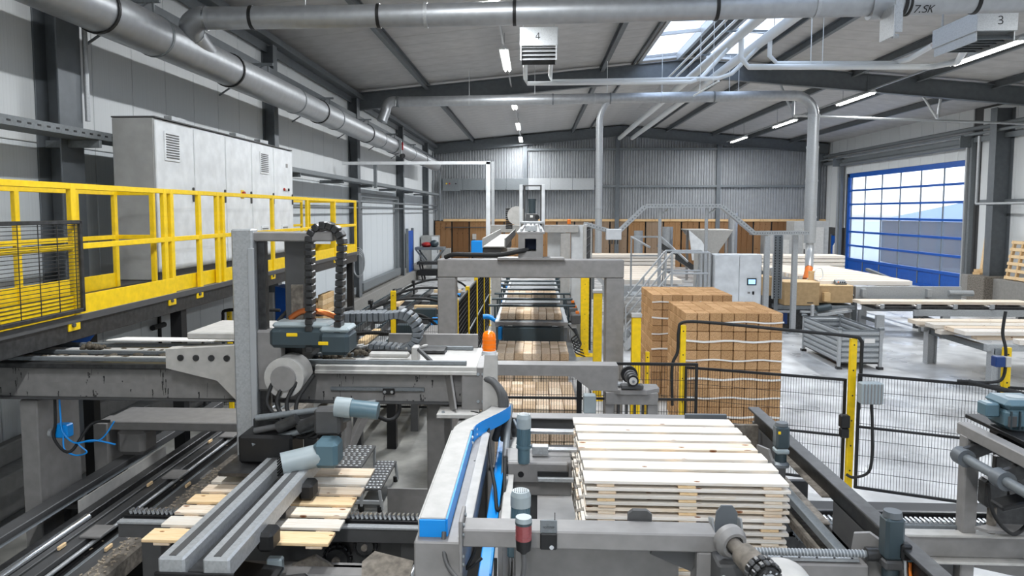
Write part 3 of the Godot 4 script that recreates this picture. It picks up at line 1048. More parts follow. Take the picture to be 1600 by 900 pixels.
	for q in [[-5.6, M.yellow], [-5.4, M.red], [-5.0, M.black]]:
		b = mb()
		b.cyl(V(q[0], 5.35, ZB + 1.05), V(q[0], 5.35, ZB + 1.1), 0.05, 10)
		part(b, "knob", q[1], o)

func b_round(o: Node3D, c: Vector3) -> void:
	var b := mb()
	b.cyl(c, c + V(0.08, 0, 0.1), 0.09, 14)
	part(b, "gauge", M.black, o)

func heating() -> void:
	# white pipes along the ridge
	var k := 0
	for x in [5.35, 6.15]:
		var b := mb()
		b.cyl(V(x, 8.2, -6), V(x, 8.2, -47.3), 0.13, 18)
		solo(b, "heating_pipe", M.white_pipe, ["thick white heating pipe along the ridge, left one of two", "thick white heating pipe along the ridge, right one of two"][k], "pipe")
		k += 1
	var b := mb()
	for x in [4.75, 5.0]:
		b.cyl(V(x, 8.35, -6), V(x, 8.35, -27), 0.035, 8)
	solo(b, "ridge_conduit", M.white_pipe, "two thin white conduits beside the skylight panes", "pipe")
	b = mb()
	for z in [-8.5, -11.5, -14.5, -17.5, -20.5, -23.5]:
		b.bar(V(5.0, 8.42, z), V(6.4, 8.42, z), 0.04, 0.04)
		b.cyl(V(5.1, 8.42, z), V(5.1, 9.0, z), 0.012, 6)
		b.cyl(V(6.4, 8.42, z), V(6.4, 8.98, z), 0.012, 6)
	solo(b, "pipe_hangers", M.galv_dull, "row of hanger brackets carrying the white ridge pipes", "bracket")
	# pair going left to heater 4
	var o := thing("branch_pipes", "pair of white pipes running left to the heater marked 4", "pipe", V(2, 7, -20))
	b = mb()
	b.tube([V(-0.25, 7.45, -19.0), V(-0.25, 7.12, -20), V(-0.20, 7.0, -20), V(4.1, 7.0, -20), V(4.5, 7.2, -20.6), V(5.35, 8.1, -21)], 0.055, 12)
	part(b, "pipe", M.white_pipe, o)
	b = mb()
	b.tube([V(0.42, 7.6, -18.7), V(0.41, 7.2, -20), V(0.46, 7.1, -20.3), V(4.9, 7.14, -20.3), V(5.3, 7.3, -20.5), V(6.15, 8.1, -21)], 0.055, 12)
	part(b, "pipe", M.white_pipe, o)
	# pair going right to heater 3
	o = thing("branch_pipes", "pair of white pipes running right to the heater marked 3", "pipe", V(8, 7.3, -20))
	b = mb()
	b.tube([V(5.4, 8.1, -20.0), V(5.4, 7.62, -20), V(5.6, 7.38, -20), V(10.3, 7.34, -20), V(10.6, 7.34, -19.4), V(8.7, 6.95, -15.6)], 0.075, 12)
	part(b, "pipe", M.white_pipe, o)
	b = mb()
	b.tube([V(6.2, 8.1, -20.2), V(6.2, 7.7, -20.2), V(6.4, 7.5, -20.2), V(9.4, 7.48, -20.2), V(9.5, 7.45, -19.6), V(8.75, 7.25, -17.0)], 0.06, 12)
	part(b, "pipe", M.white_pipe, o)
	b = mb()
	b.tube([V(8.75, 7.25, -17.0), V(8.6, 7.15, -16.4), V(8.4, 7.0, -15.45)], 0.03, 10)
	part(b, "valve", M.copper, o)
	for q in [7.2, 7.5]:
		b = mb()
		b.cyl(V(q, 7.4, -20), V(q, 8.9, -20), 0.012, 6)
		part(b, "hanger", M.white_pipe, o)
	# trapeze
	b = mb()
	b.cyl(V(4.4, 9.02, -20.2), V(4.4, 6.75, -20.2), 0.008, 5)
	b.cyl(V(4.6, 9.04, -19.6), V(4.6, 6.85, -19.6), 0.008, 5)
	b.cyl(V(4.3, 6.72, -20.5), V(4.7, 6.92, -19.4), 0.025, 8)
	solo(b, "trapeze_hanger", M.white_pipe, "small white trapeze hanging below the ridge pipes", "bracket")
	# heaters
	heater(V(0.08, 7.0, -17), 0.0, "4", "grey air heater marked 4 hanging above the middle of the hall")
	heater(V(8.26, 6.64, -14.75), 0.0, "3", "grey air heater marked 3 hanging at the upper right")

func heater(at: Vector3, turn: float, num: String, label: String) -> void:
	var o := thing("air_heater", label, "heater", at)
	if num == "4":
		bx(o, "casing", at + V(0, 0.53, -0.25), V(0.86, 0.42, 0.6), M.galv, 0.01)
		for s in [-0.4, 0.4]:
			bx(o, "side_plate", at + V(s, 0.18, -0.2), V(0.03, 0.36, 0.5), M.galv, 0.003)
		bx(o, "back_plate", at + V(0, 0.18, -0.48), V(0.8, 0.36, 0.03), M.grey_dark, 0.003)
		for k in 4:
			bx(o, "louvre", at + V(0, 0.05 + k * 0.09, -0.05), V(0.78, 0.012, 0.12), M.galv, 0.002, Basis(V(1, 0, 0), 0.6))
	else:
		bx(o, "casing", at + V(0, 0.36, 0.1), V(0.72, 0.36, 1.5), M.galv, 0.01)
		for k in 6:
			bx(o, "louvre", at + V(0, 0.10, 0.7 - k * 0.22), V(0.64, 0.012, 0.16), M.galv_dull, 0.002, Basis(V(1, 0, 0), 0.7))
		for s in [-0.33, 0.33]:
			bx(o, "side_plate", at + V(s, 0.1, 0.1), V(0.02, 0.18, 1.4), M.galv, 0.003)
		for q in [-0.4, 0.5]:
			brx(o, "hanger", at + V(-0.3, 0.55, q), at + V(-0.3, 1.6, q), 0.03, 0.03, M.galv)
			brx(o, "hanger", at + V(0.3, 0.55, q), at + V(0.3, 1.6, q), 0.03, 0.03, M.galv)
	var t := TextMesh.new()
	t.text = num
	t.font = SystemFont.new()
	t.font.font_names = PackedStringArray(["Droid Sans"])
	t.font_size = 32
	t.pixel_size = 0.0062
	t.depth = 0.004
	var mi := MeshInstance3D.new()
	mi.name = "number"
	o.add_child(mi)
	mi.mesh = t
	mi.material_override = M.print
	mi.position = V(-0.02, 0.53, 0.052) if num == "4" else V(0.05, 0.36, 0.852)
	if num == "4":
		for q in [[-0.35, -0.4], [0.35, -0.4], [-0.35, -0.05], [0.35, -0.05]]:
			brx(o, "hanger", at + V(q[0], 0.72, q[1]), at + V(q[0], 1.65, q[1]), 0.02, 0.02, M.galv)

func platform() -> void:
	# deck and steel under it
	var o := thing("platform", "raised steel walkway with yellow edge along the left wall", "platform", V(-5.0, 2.3, -9))
	bx(o, "deck", V(-5.05, 2.60, -8.8), V(1.6, 0.07, 17.6), M.grey_dark)
	bx(o, "edge_beam", V(-4.32, 2.50, -8.8), V(0.10, 0.20, 17.5), M.iron)
	bx(o, "edge_beam", V(-5.7, 2.50, -8.8), V(0.10, 0.20, 17.5), M.iron)
	for z in [-17.2, -8.75]:
		bx(o, "support_post", V(-4.36, 1.2, z), V(0.14, 2.4, 0.14), M.black)
	bx(o, "support_post", V(-5.6, 1.2, -8.9), V(0.14, 2.4, 0.14), M.black)
	brx(o, "brace", V(-4.36, 2.45, -6.95), V(-4.52, 2.15, -6.75), 0.05, 0.14, M.blue_gate)
	# outer railing
	var X := -4.28
	o = thing("guard_railing", "yellow guard railing along the open edge of the raised walkway", "railing", V(X, 2.6, -9))
	for z in [-3.4, -5.0, -6.62, -8.32, -8.48, -9.2, -9.75, -9.92, -11.85, -13.7, -15.6, -17.45]:
		bx(o, "post", V(X, 3.22, z), V(0.05, 1.27, 0.075), M.yellow, 0.004)
		if z in [-6.62, -8.48, -9.2, -11.85, -15.6]:
			var p := bx(o, "lug", V(X + 0.01, 2.56, z + 0.06), V(0.03, 0.13, 0.17), M.yellow)
			var b := mb()
			b.cyl(V(X + 0.02, 2.55, z + 0.09), V(X + 0.045, 2.55, z + 0.09), 0.022, 6)
			part(b, "bolt", M.grey_dark, p)
	for y in [3.83, 3.27]:
		for s in [[-2.0, -8.48], [-8.48, -9.92], [-9.92, -17.5]]:
			bx(o, "rail", V(X, y, (s[0] + s[1]) / 2), V(0.045, 0.055, s[0] - s[1]), M.yellow)
	for s in [[-2.0, -6.62, 0.0], [-6.62, -8.48, 0.02], [-8.48, -9.92, -0.05], [-9.92, -17.5, 0.0]]:
		bx(o, "toe_board", V(X + s[2], 2.72, (s[0] + s[1]) / 2), V(0.012, 0.19, s[0] - s[1]), M.yellow, 0.002)
	for x in [-4.85, -5.4]:
		bx(o, "post", V(x, 3.22, -17.45), V(0.06, 1.27, 0.05), M.yellow)
	for y in [3.83, 3.27]:
		bx(o, "rail", V(-4.85, y, -17.45), V(1.15, 0.055, 0.045), M.yellow)
	bx(o, "toe_board", V(-4.85, 2.72, -17.45), V(1.15, 0.19, 0.012), M.yellow)
	# railing on the wall side
	X = -5.35
	o = thing("guard_railing", "yellow guard railing on the wall side of the raised walkway, left of the cabinets", "railing", V(X, 2.6, -7))
	for z in [-4.4, -5.8, -7.35, -8.35, -9.15]:
		bx(o, "post", V(X, 3.22, z), V(0.05, 1.27, 0.07), M.yellow)
	for y in [3.83, 3.27]:
		bx(o, "rail", V(X, y, -5.6), V(0.045, 0.055, 7.2), M.yellow)
		bx(o, "rail", V(-5.1, y, -9.2), V(0.5, 0.055, 0.045), M.yellow)
	bx(o, "post", V(-4.88, 3.22, -9.2), V(0.06, 1.27, 0.05), M.yellow)
	bx(o, "toe_board", V(X, 2.72, -5.6), V(0.012, 0.19, 7.2), M.yellow)
	o = thing("guard_railing", "short yellow railing at the far end of the walkway past the cabinets", "railing", V(-5.5, 2.6, -16.6))
	for z in [-15.85, -16.6, -17.35]:
		bx(o, "post", V(-5.55, 3.22, z), V(0.05, 1.27, 0.07), M.yellow)
	for y in [3.83, 3.27]:
		bx(o, "rail", V(-5.55, y, -16.6), V(0.045, 0.055, 1.55), M.yellow)
	bx(o, "toe_board", V(-5.55, 2.72, -16.6), V(0.012, 0.19, 1.55), M.yellow)
	# dark mesh guard
	o = thing("mesh_guard", "dark wire mesh guard fixed to the near end of the yellow railing", "guard", V(-4.2, 2.6, -5))
	for y in [2.68, 3.50]:
		bx(o, "frame", V(-4.22, y, -4.4), V(0.03, 0.035, 4.5), M.iron)
	bx(o, "frame", V(-4.22, 3.09, -6.64), V(0.03, 0.85, 0.04), M.iron)
	var b := mb()
	for i in 24:
		b.bar(V(-4.22, 2.70 + i * 0.0335, -2.2), V(-4.22, 2.70 + i * 0.0335, -6.6), 0.006, 0.006)
	for i in 18:
		b.bar(V(-4.215, 2.68, -2.3 - i * 0.25), V(-4.215, 3.5, -2.3 - i * 0.25), 0.006, 0.006)
	var wm := part(b, "wire_mesh", M.iron, o)
	wm.set_meta("kind", "stuff")
	# electrical cabinets
	var words := ["nearest, with square vent and grey side", "second of five, plain door", "third of five, with a rotary switch on its door", "fourth of five, with a high vent grille", "farthest of five, with a small sticker high up"]
	for i in 5:
		var z1 := -9.95 - i * 1.15
		var zc := z1 - 0.575
		var c := thing("electrical_cabinet", "white electrical cabinet on the walkway, %s" % words[i], "cabinet", V(-5.5, 2.64, zc), "electrical cabinets on the raised walkway")
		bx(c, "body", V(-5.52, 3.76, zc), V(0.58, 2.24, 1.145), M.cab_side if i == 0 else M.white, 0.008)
		bx(c, "door", V(-5.215, 3.80, zc), V(0.03, 2.10, 1.125), M.white, 0.008)
		bx(c, "plinth", V(-5.22, 2.70, zc), V(0.02, 0.10, 1.14), M.grey_dark)
		bx(c, "door_handle", V(-5.185, 3.85, zc - 0.49), V(0.03, 0.22, 0.035), M.grey_dark, 0.008)
		bx(c, "roof_plate", V(-5.51, 4.895, zc), V(0.62, 0.02, 1.145), M.grey_dark)
		if i in [0, 2, 3]:
			bx(c, "bracket", V(-5.3, 4.94, zc - 0.2), V(0.12, 0.07, 0.42), M.galv)
		if i in [0, 3]:
			var vz := zc + (0.12 if i == 0 else -0.05)
			var vent := bx(c, "vent_grille", V(-5.195, 4.52, vz), V(0.02, 0.42, 0.44), M.white, 0.006)
			for k in 10:
				bx(vent, "slat", V(-5.182, 4.36 + k * 0.036, vz), V(0.008, 0.016, 0.37), M.grey_dark, 0.0)
		if i == 2:
			b = mb()
			b.cyl(V(-5.2, 3.9, zc - 0.1), V(-5.15, 3.9, zc - 0.1), 0.05, 12)
			part(b, "switch", M.red, c)
			bx(c, "switch_plate", V(-5.195, 3.9, zc - 0.1), V(0.01, 0.15, 0.13), M.yellow)
		if i >= 3:
			var vent := bx(c, "vent_grille", V(-5.195, 3.15, zc), V(0.02, 0.34, 0.36), M.white, 0.006)
			for k in 8:
				bx(vent, "slat", V(-5.182, 3.03 + k * 0.034, zc), V(0.008, 0.015, 0.30), M.grey_dark, 0.0)
		if i == 4:
			bx(c, "sticker", V(-5.198, 4.55, zc - 0.2), V(0.004, 0.08, 0.12), M.grey)
			for k in 3:
				b = mb()
				b.cyl(V(-5.2, 4.05, zc - 0.25 + k * 0.13), V(-5.17, 4.05, zc - 0.25 + k * 0.13), 0.03, 10)
				part(b, "indicator", [M.black, M.paper, M.red][k], c)

func far_left() -> void:
	# cable tray along the left wall
	var o := thing("cable_tray", "perforated galvanised cable tray running along the left wall", "cable tray", V(-6.0, 4.6, -20))
	bx(o, "tray_floor", V(-6.02, 4.56, -20), V(0.40, 0.012, 50), M.galv_dull, 0.0)
	for s in [-0.2, 0.2]:
		bx(o, "tray_side", V(-6.02 + s, 4.61, -20), V(0.012, 0.11, 50), M.galv_dull, 0.0)
	var b := mb()
	for i in 60:
		b.box(V(-5.812, 4.61, -2.0 - i * 0.17), V(0.006, 0.022, 0.06))
	part(b, "slot", M.black, o)
	for z in [-5.5, -9.7, -18.2, -22.4, -26.4, -31, -35.3, -40]:
		bx(o, "bracket", V(-6.2, 4.50, z), V(0.75, 0.10, 0.06), M.galv_dull)
	b = mb()
	for q in [[3.95, 0.045], [3.72, 0.03]]:
		b.cyl(V(-6.3, q[0], -16), V(-6.3, q[0], ZB + 0.1), q[1], 8)
	solo(b, "wall_pipes", M.galv_dull, "two thin pipes along the left wall below the cable tray", "pipe")
	b = mb()
	b.cyl(V(-6.2, 4.6, ZB + 3), V(-6.2, 7.2, ZB + 3), 0.05, 8)
	b.cyl(V(-5.9, 3.0, ZB + 2), V(-5.9, 6.0, ZB + 2), 0.05, 8)
	solo(b, "corner_pipes", M.galv_dull, "upright pipes in the far left corner of the hall", "pipe")
	# framed light wall field between columns three and four
	o = thing("wall_frame", "grey frame around the pale sliding door panel on the left wall", "frame", V(-6.4, 0.6, -30.5))
	for z in [-27.0, -34.4]:
		bx(o, "stile", V(-6.46, 2.4, z), V(0.16, 3.6, 0.22), M.galv_dull)
	bx(o, "sill", V(-6.42, 0.78, -30.7), V(0.22, 0.30, 7.6), M.galv_dull)
	bx(o, "head", V(-6.46, 4.2, -30.7), V(0.14, 0.16, 7.6), M.galv_dull)
	bx(o, "sill", V(-6.42, 0.78, -21.9), V(0.22, 0.24, 7.6), M.galv_dull)
	# hose coil
	b = mb()
	for k in 4:
		var pts := []
		for i in 25:
			var t := TAU * i / 24.0
			pts.append(V(-6.27 + (0.17 + 0.02 * k) * cos(t), 1.65 + (0.42 + 0.03 * k) * sin(t) + 0.05 * k, -25.985 + 0.025 * k))
		b.tube(pts, 0.018, 6, false)
	solo(b, "hose_coil", M.galv, "light hose coiled on the dark left wall column", "hose")
	# small wall fittings under the walkway
	b = mb()
	b.cyl(V(-6.57, 0.9, -12.5), V(-6.57, 2.3, -12.5), 0.03, 8)
	b.cyl(V(-6.54, 1.6, -12.6), V(-6.54, 1.6, -12.2), 0.05, 8)
	solo(b, "drain_pipe", M.black, "black pipe with a valve on the wall under the walkway", "pipe")
	# blue rounded machine cover with pale rim under the walkway
	o = thing("machine_cover", "bright blue rounded machine cover under the walkway", "machine", V(-5.1, 0.6, -14.4))
	b = mb()
	b.prism([Vector2(-0.14, 0), Vector2(0.14, 0), Vector2(0.14, 0.85), Vector2(0.09, 1.02), Vector2(-0.14, 1.06)], Transform3D(Basis(), V(-5.0, 1.05, -14.3)), -0.5)
	part(b, "cover", M.blue_gate, o)
	bx(o, "rim", V(-5.2, 1.5, -14.25), V(0.10, 1.0, 0.10), M.grey_light)
	bx(o, "base", V(-5.1, 0.53, -14.55), V(0.6, 1.06, 0.6), M.grey_dark)
	# stack of squared timbers standing behind
	for i in 4:
		bx_timber(V(-5.05 + i * 0.12, 0.62 + (0.05 if i == 3 else 0.0), -16.3), i)
	XF = Transform3D(Basis(), V(-0.75, 0, 0))
	# blue bin and cabinets at the far end
	o = thing("cabinet", "pale grey cabinet beside the far left corner", "cabinet", V(-5.1, 0, -42))
	bx(o, "body", V(-5.25, 1.1, -42.4), V(1.0, 2.2, 0.6), M.cab_side)
	bx(o, "door", V(-4.95, 1.15, -42.08), V(0.4, 2.0, 0.03), M.white)
	bx(o, "handle", V(-4.8, 1.3, -42.05), V(0.03, 0.2, 0.03), M.black)
	solobox("cabinet", V(-4.25, 0.75, -41.6), V(0.5, 1.5, 0.4), M.cab_side, "small pale cabinet right of the taller one in the far left corner", "cabinet")
	o = thing("machine", "dark open machine frame in front of the far left cabinets", "machine", V(-4.7, 0, -38))
	for s in [-0.5, 0.5]:
		for q in [0.0, 0.8]:
			brx(o, "frame_leg", V(-4.7 + s * 0.7, 0, -38 - q), V(-4.7 + s * 1.1, 1.0, -38 - q), 0.08, 0.08, M.iron)
			brx(o, "frame_leg", V(-4.7 + s * 0.5, 1.0, -38 - q), V(-4.7 + s * 1.4, 1.6, -38 - q), 0.07, 0.07, M.galv_dull)
	bx(o, "beam", V(-4.7, 0.9, -38.4), V(1.3, 0.14, 1.0), M.iron)
	bx(o, "beam", V(-4.7, 0.4, -38.4), V(1.2, 0.3, 0.9), M.black)
	bx(o, "hopper", V(-4.7, 1.66, -38.4), V(1.5, 0.14, 1.0), M.galv_dull)
	b = mb()
	b.ball(V(-4.9, 1.85, -38.4), V(0.3, 0.14, 0.3), 10)
	part(b, "motor", M.red, o)
	b = mb()
	b.ball(V(-4.5, 1.9, -38.4), V(0.25, 0.2, 0.25), 10)
	part(b, "motor", M.motor_dark, o)
	XF = Transform3D()
	o = thing("tool_cart", "bright blue box on a dark stand in front of the wood cladding", "cart", V(-3.2, 0, -42))
	bx(o, "box", V(-3.2, 1.55, -42), V(0.8, 0.75, 0.6), M.blue, 0.04)
	for s in [-0.32, 0.32]:
		bx(o, "leg", V(-3.2 + s, 0.6, -41.8), V(0.1, 1.2, 0.1), M.black)
	bx(o, "shelf", V(-3.2, 0.9, -42), V(0.8, 0.1, 0.5), M.black)
	o = thing("wall_box", "small grey switch box with a thin pipe on the wood cladding", "switch box", V(-4.2, 1.0, ZB + 0.2))
	bx(o, "box", V(-3.9, 1.95, ZB + 0.16), V(0.25, 0.35, 0.14), M.grey_light)
	bx(o, "pipe", V(-3.9, 0.9, ZB + 0.12), V(0.05, 1.8, 0.05), M.grey_dark)
	bx(o, "pipe", V(-4.4, 0.9, ZB + 0.12), V(2.6, 0.05, 0.05), M.grey_dark)
	bx(o, "pipe", V(-4.4, 2.55, ZB + 0.12), V(2.9, 0.05, 0.05), M.grey_dark)
	# board sorting conveyor on the left, seen behind the robot
	o = thing("board_conveyor", "long dark chain conveyor carrying loose timbers left of the grey portal", "conveyor", V(-3, 0, -18))
	for x in [-4.7, -4.15, -3.6, -3.05, -2.5, -2.0]:
		bx(o, "chain_rail", V(x, 0.82, -18.5), V(0.08, 0.14, 14.5), M.iron)
		b = mb()
		for i in 70:
			b.box(V(x, 0.905, -11.5 - i * 0.2), V(0.05, 0.02, 0.12))
		part(b, "chain", M.motor_dark, o).set_meta("kind", "stuff")
	for i in 8:
		var z := -11.8 - i * 1.9
		bx(o, "cross_beam", V(-3.35, 0.66, z), V(2.9, 0.14, 0.12), M.grey_dark)
		for x in [-4.75, -1.95]:
			bx(o, "leg", V(x, 0.3, z), V(0.12, 0.6, 0.12), M.grey_dark)
	for i in 5:
		var z := -12.6 - i * 2.6
		b = mb()
		b.cyl(V(-4.2 + 0.1 * i, 0.98, z), V(-4.2 + 0.1 * i, 1.35, z), 0.03, 8)
		b.box(V(-4.2 + 0.1 * i, 1.38, z + 0.06), V(0.08, 0.10, 0.26), 0.01)
		part(b, "sensor", M.black, o)
		b = mb()
		b.tube(smooth([V(-2.1, 1.0, z - 1.0), V(-2.5, 1.35, z - 0.6), V(-3.3, 1.42, z - 0.2), V(-4.0, 1.2, z), V(-4.2, 1.0, z + 0.3)]), 0.035, 8)
		part(b, "cable", M.rubber, o)
		bx(o, "cylinder_unit", V(-2.7, 1.05, z - 0.4), V(0.5, 0.24, 0.3), M.motor_dark)
		bx(o, "guard", V(-2.0, 0.95, z), V(0.5, 0.35, 1.2), M.grey)
		bx(o, "valve_box", V(-2.35, 0.98, z + 0.5), V(0.16, 0.16, 0.3), M.blue)
	bx(o, "side_panel", V(-1.85, 0.9, -15.0), V(0.06, 0.5, 4.5), M.grey)
	for q in [[-3.45, -15.2, 1.5, 0.0], [-2.2, -14.4, 1.2, 0.12], [-3.2, -12.4, 1.1, -0.1], [-3.7, -11.9, 0.9, 0.0], [-2.7, -12.2, 0.8, 0.1], [-2.95, -18.0, 0.9, 0.0], [-3.9, -21.0, 1.2, 0.05], [-2.5, -20.0, 1.6, 1.5], [-2.2, -24.0, 2.2, 1.5]]:
		var c := Vector3(q[0], 0.965, q[1])
		var words: String = {-15.2: "long, nearest the wall kerb", -14.4: "thick, beside the grey portal leg", -12.4: "just right of the robot chain", -11.9: "left one right behind the gantry beam", -12.2: "right one right behind the gantry beam", -18.0: "short, in the middle", -21.0: "lying near the hose coil column", -20.0: "lying across, behind the grey portal", -24.0: "lying across at the far end"}[q[1]]
		solobox("timber", c, V(q[2], 0.10, 0.16), M.raw0, "raw timber on the dark chain conveyor, %s" % words, "timber", "loose timbers on the chain conveyor", 0.008, Basis(V(0, 1, 0), PI / 2 + q[3]))

func bx_timber(c: Vector3, i: int) -> void:
	var o := thing("timber_stack", "upright stack of short timbers under the walkway, %s" % ["leftmost", "second from left", "third from left", "rightmost and tallest"][i], "timber", c, "timber stacks under the walkway")
	for k in 9:
		if k == 8 and i != 3:
			continue
		bx(o, "timber", c + V(0.004 * ((k * 7) % 3 - 1), 0.06 + k * 0.122, 0), V(0.11, 0.118, 0.9), M["raw%d" % ((k + i) % 2)], 0.006)

func block_grid(o: Node3D, x0: float, y0: float, z0: float, nx: int, ny: int, nz: int, s: Vector3, pre: String, nm: int) -> void:
	# z0 is the face toward the camera; the blocks of the front, left and top faces are single parts
	var r := RandomNumberGenerator.new()
	r.seed = int(x0 * 100) + ny
	for iy in ny:
		for iz in nz:
			for ix in nx:
				if iz == 0 or iy == ny - 1 or ix == 0:
					var c := V(x0 + (ix + 0.5) * s.x, y0 + (iy + 0.5) * s.y, z0 - (iz + 0.5) * s.z)
					c += V(r.randf_range(-1, 1), 0, r.randf_range(-1, 1)) * 0.004
					bx(o, "block", c, s - V(0.009, 0.007, 0.009), M["%s%d" % [pre, r.randi() % nm]], 0.008)
	var b := mb()
	for iy in ny - 1:
		for iz in range(1, nz):
			b.box(V(x0 + (nx - 0.5) * s.x, y0 + (iy + 0.5) * s.y, z0 - (iz + 0.5) * s.z), s - V(0.004, 0.003, 0.004), 0.006)
		for ix in range(1, nx - 1):
			b.box(V(x0 + (ix + 0.5) * s.x, y0 + (iy + 0.5) * s.y, z0 - (nz - 0.5) * s.z), s - V(0.004, 0.003, 0.004), 0.006)
	if ny > 1:
		part(b, "rear_blocks", M[pre + "0"], o).set_meta("kind", "stuff")

func block_stacks() -> void:
	for k in 2:
		var z0: float = [-11.38, -13.85][k]
		var x0: float = [2.33, 2.22][k]
		var o := thing("block_stack", ["tall stack of brown pressed wood blocks with white strips, nearer of two", "tall stack of brown pressed wood blocks, farther of two, toward the stairs"][k], "block stack", V(x0 + 0.74, 0, z0 - 0.74))
		block_grid(o, x0, 0.12, z0, 8, 13, 8, V(0.185, 0.148, 0.185), "block", 4)
		for q in 3:
			bx(o, "bearer", V(x0 + 0.74, 0.06, z0 - 0.15 - q * 0.6), V(1.46, 0.11, 0.10), M.raw0)
		for i in 6:
			var y := 0.12 + 0.148 * (12 - 2 * i) + 0.002
			var b := mb()
			var n := 10
			for j in n:
				var xa := x0 - 0.01 + 1.5 * j / n
				var xb := x0 - 0.01 + 1.5 * (j + 1) / n
				var ya := y + 0.012 * sin(j * 1.3 + i * 2.0)
				var yb := y + 0.012 * sin((j + 1) * 1.3 + i * 2.0)
				b.bar(V(xa, ya, z0 + 0.006), V(xb, yb, z0 + 0.006), 0.018, 0.022 + 0.006 * (i % 2))
			if k == 0 or i < 5:
				part(b, "strip", M.paper, o)
	var o := thing("block_stack", "waist-high pale block stack behind the wire mesh, nearest on the centre line", "block stack", V(-0.15, 0, -10.1))
	block_grid(o, -0.88, 0.0, -9.4, 8, 7, 8, V(0.182, 0.15, 0.19), "pale_block", 3)
	o = thing("block_stack", "pale block stack under the grey portal, between portal and conveyor", "block stack", V(-0.03, 0, -15.2))
	block_grid(o, -0.76, 0.03, -14.5, 8, 5, 7, V(0.182, 0.15, 0.20), "pale_block", 3)

func yellow_post(x: float, z: float, y1: float, w: float, label: String, cap := false, y0 := 0.0) -> Node3D:
	var o := thing("safety_post", label, "post", V(x, y0, z))
	bx(o, "post", V(x, (y0 + y1) / 2, z), V(w, y1 - y0, w * 0.8), M.yellow, 0.006)
	if y0 == 0.0:
		bx(o, "foot_plate", V(x, 0.01, z), V(w * 2.2, 0.02, w * 2.2), M.yellow)
	if cap:
		bx(o, "cap", V(x, y1 + 0.03, z), V(w * 1.15, 0.06, w), M.grey_light, 0.006)
	else:
		for k in 6:
			var b := mb()
			var y := lerpf(y0 + 0.3, y1 - 0.08, k / 5.0)
			b.cyl(V(x, y, z + w * 0.4), V(x, y, z + w * 0.4 + 0.004), 0.010, 8)
			part(b, "hole", M.black, o)
	return o

func mesh_panel(a: Vector3, c: Vector3, y0: float, y1: float, label: String, bars := []) -> void:
	var o := thing("fence_panel", label, "fence", V((a.x + c.x) / 2, y0, (a.z + c.z) / 2))
	var d := c - a
	var L := d.length()
	for y in [y0, y1]:
		brx(o, "frame_rail", V(a.x, y, a.z), V(c.x, y, c.z), 0.03, 0.035, M.black)
	for y in bars:
		brx(o, "frame_rail", V(a.x, y, a.z), V(c.x, y, c.z), 0.03, 0.03, M.black)
	for p in [a, c]:
		bx(o, "frame_post", V(p.x, (y0 + y1) / 2, p.z), V(0.035, y1 - y0 + 0.03, 0.035), M.black)
	var b := mb()
	var n := int(L / 0.032)
	var B := MB.along(d)
	for i in range(1, n):
		var p := a + d * i / n
		b.box(V(p.x, (y0 + y1) / 2, p.z), V(0.0045, y1 - y0, 0.0045), 0.0, B)
	var m := int((y1 - y0) / 0.2)
	for i in range(1, m):
		var y := y0 + (y1 - y0) * i / m
		b.bar(V(a.x, y, a.z) + B.x * 0.004, V(c.x, y, c.z) + B.x * 0.004, 0.005, 0.005)
	part(b, "wire_mesh", M.black, o).set_meta("kind", "stuff")

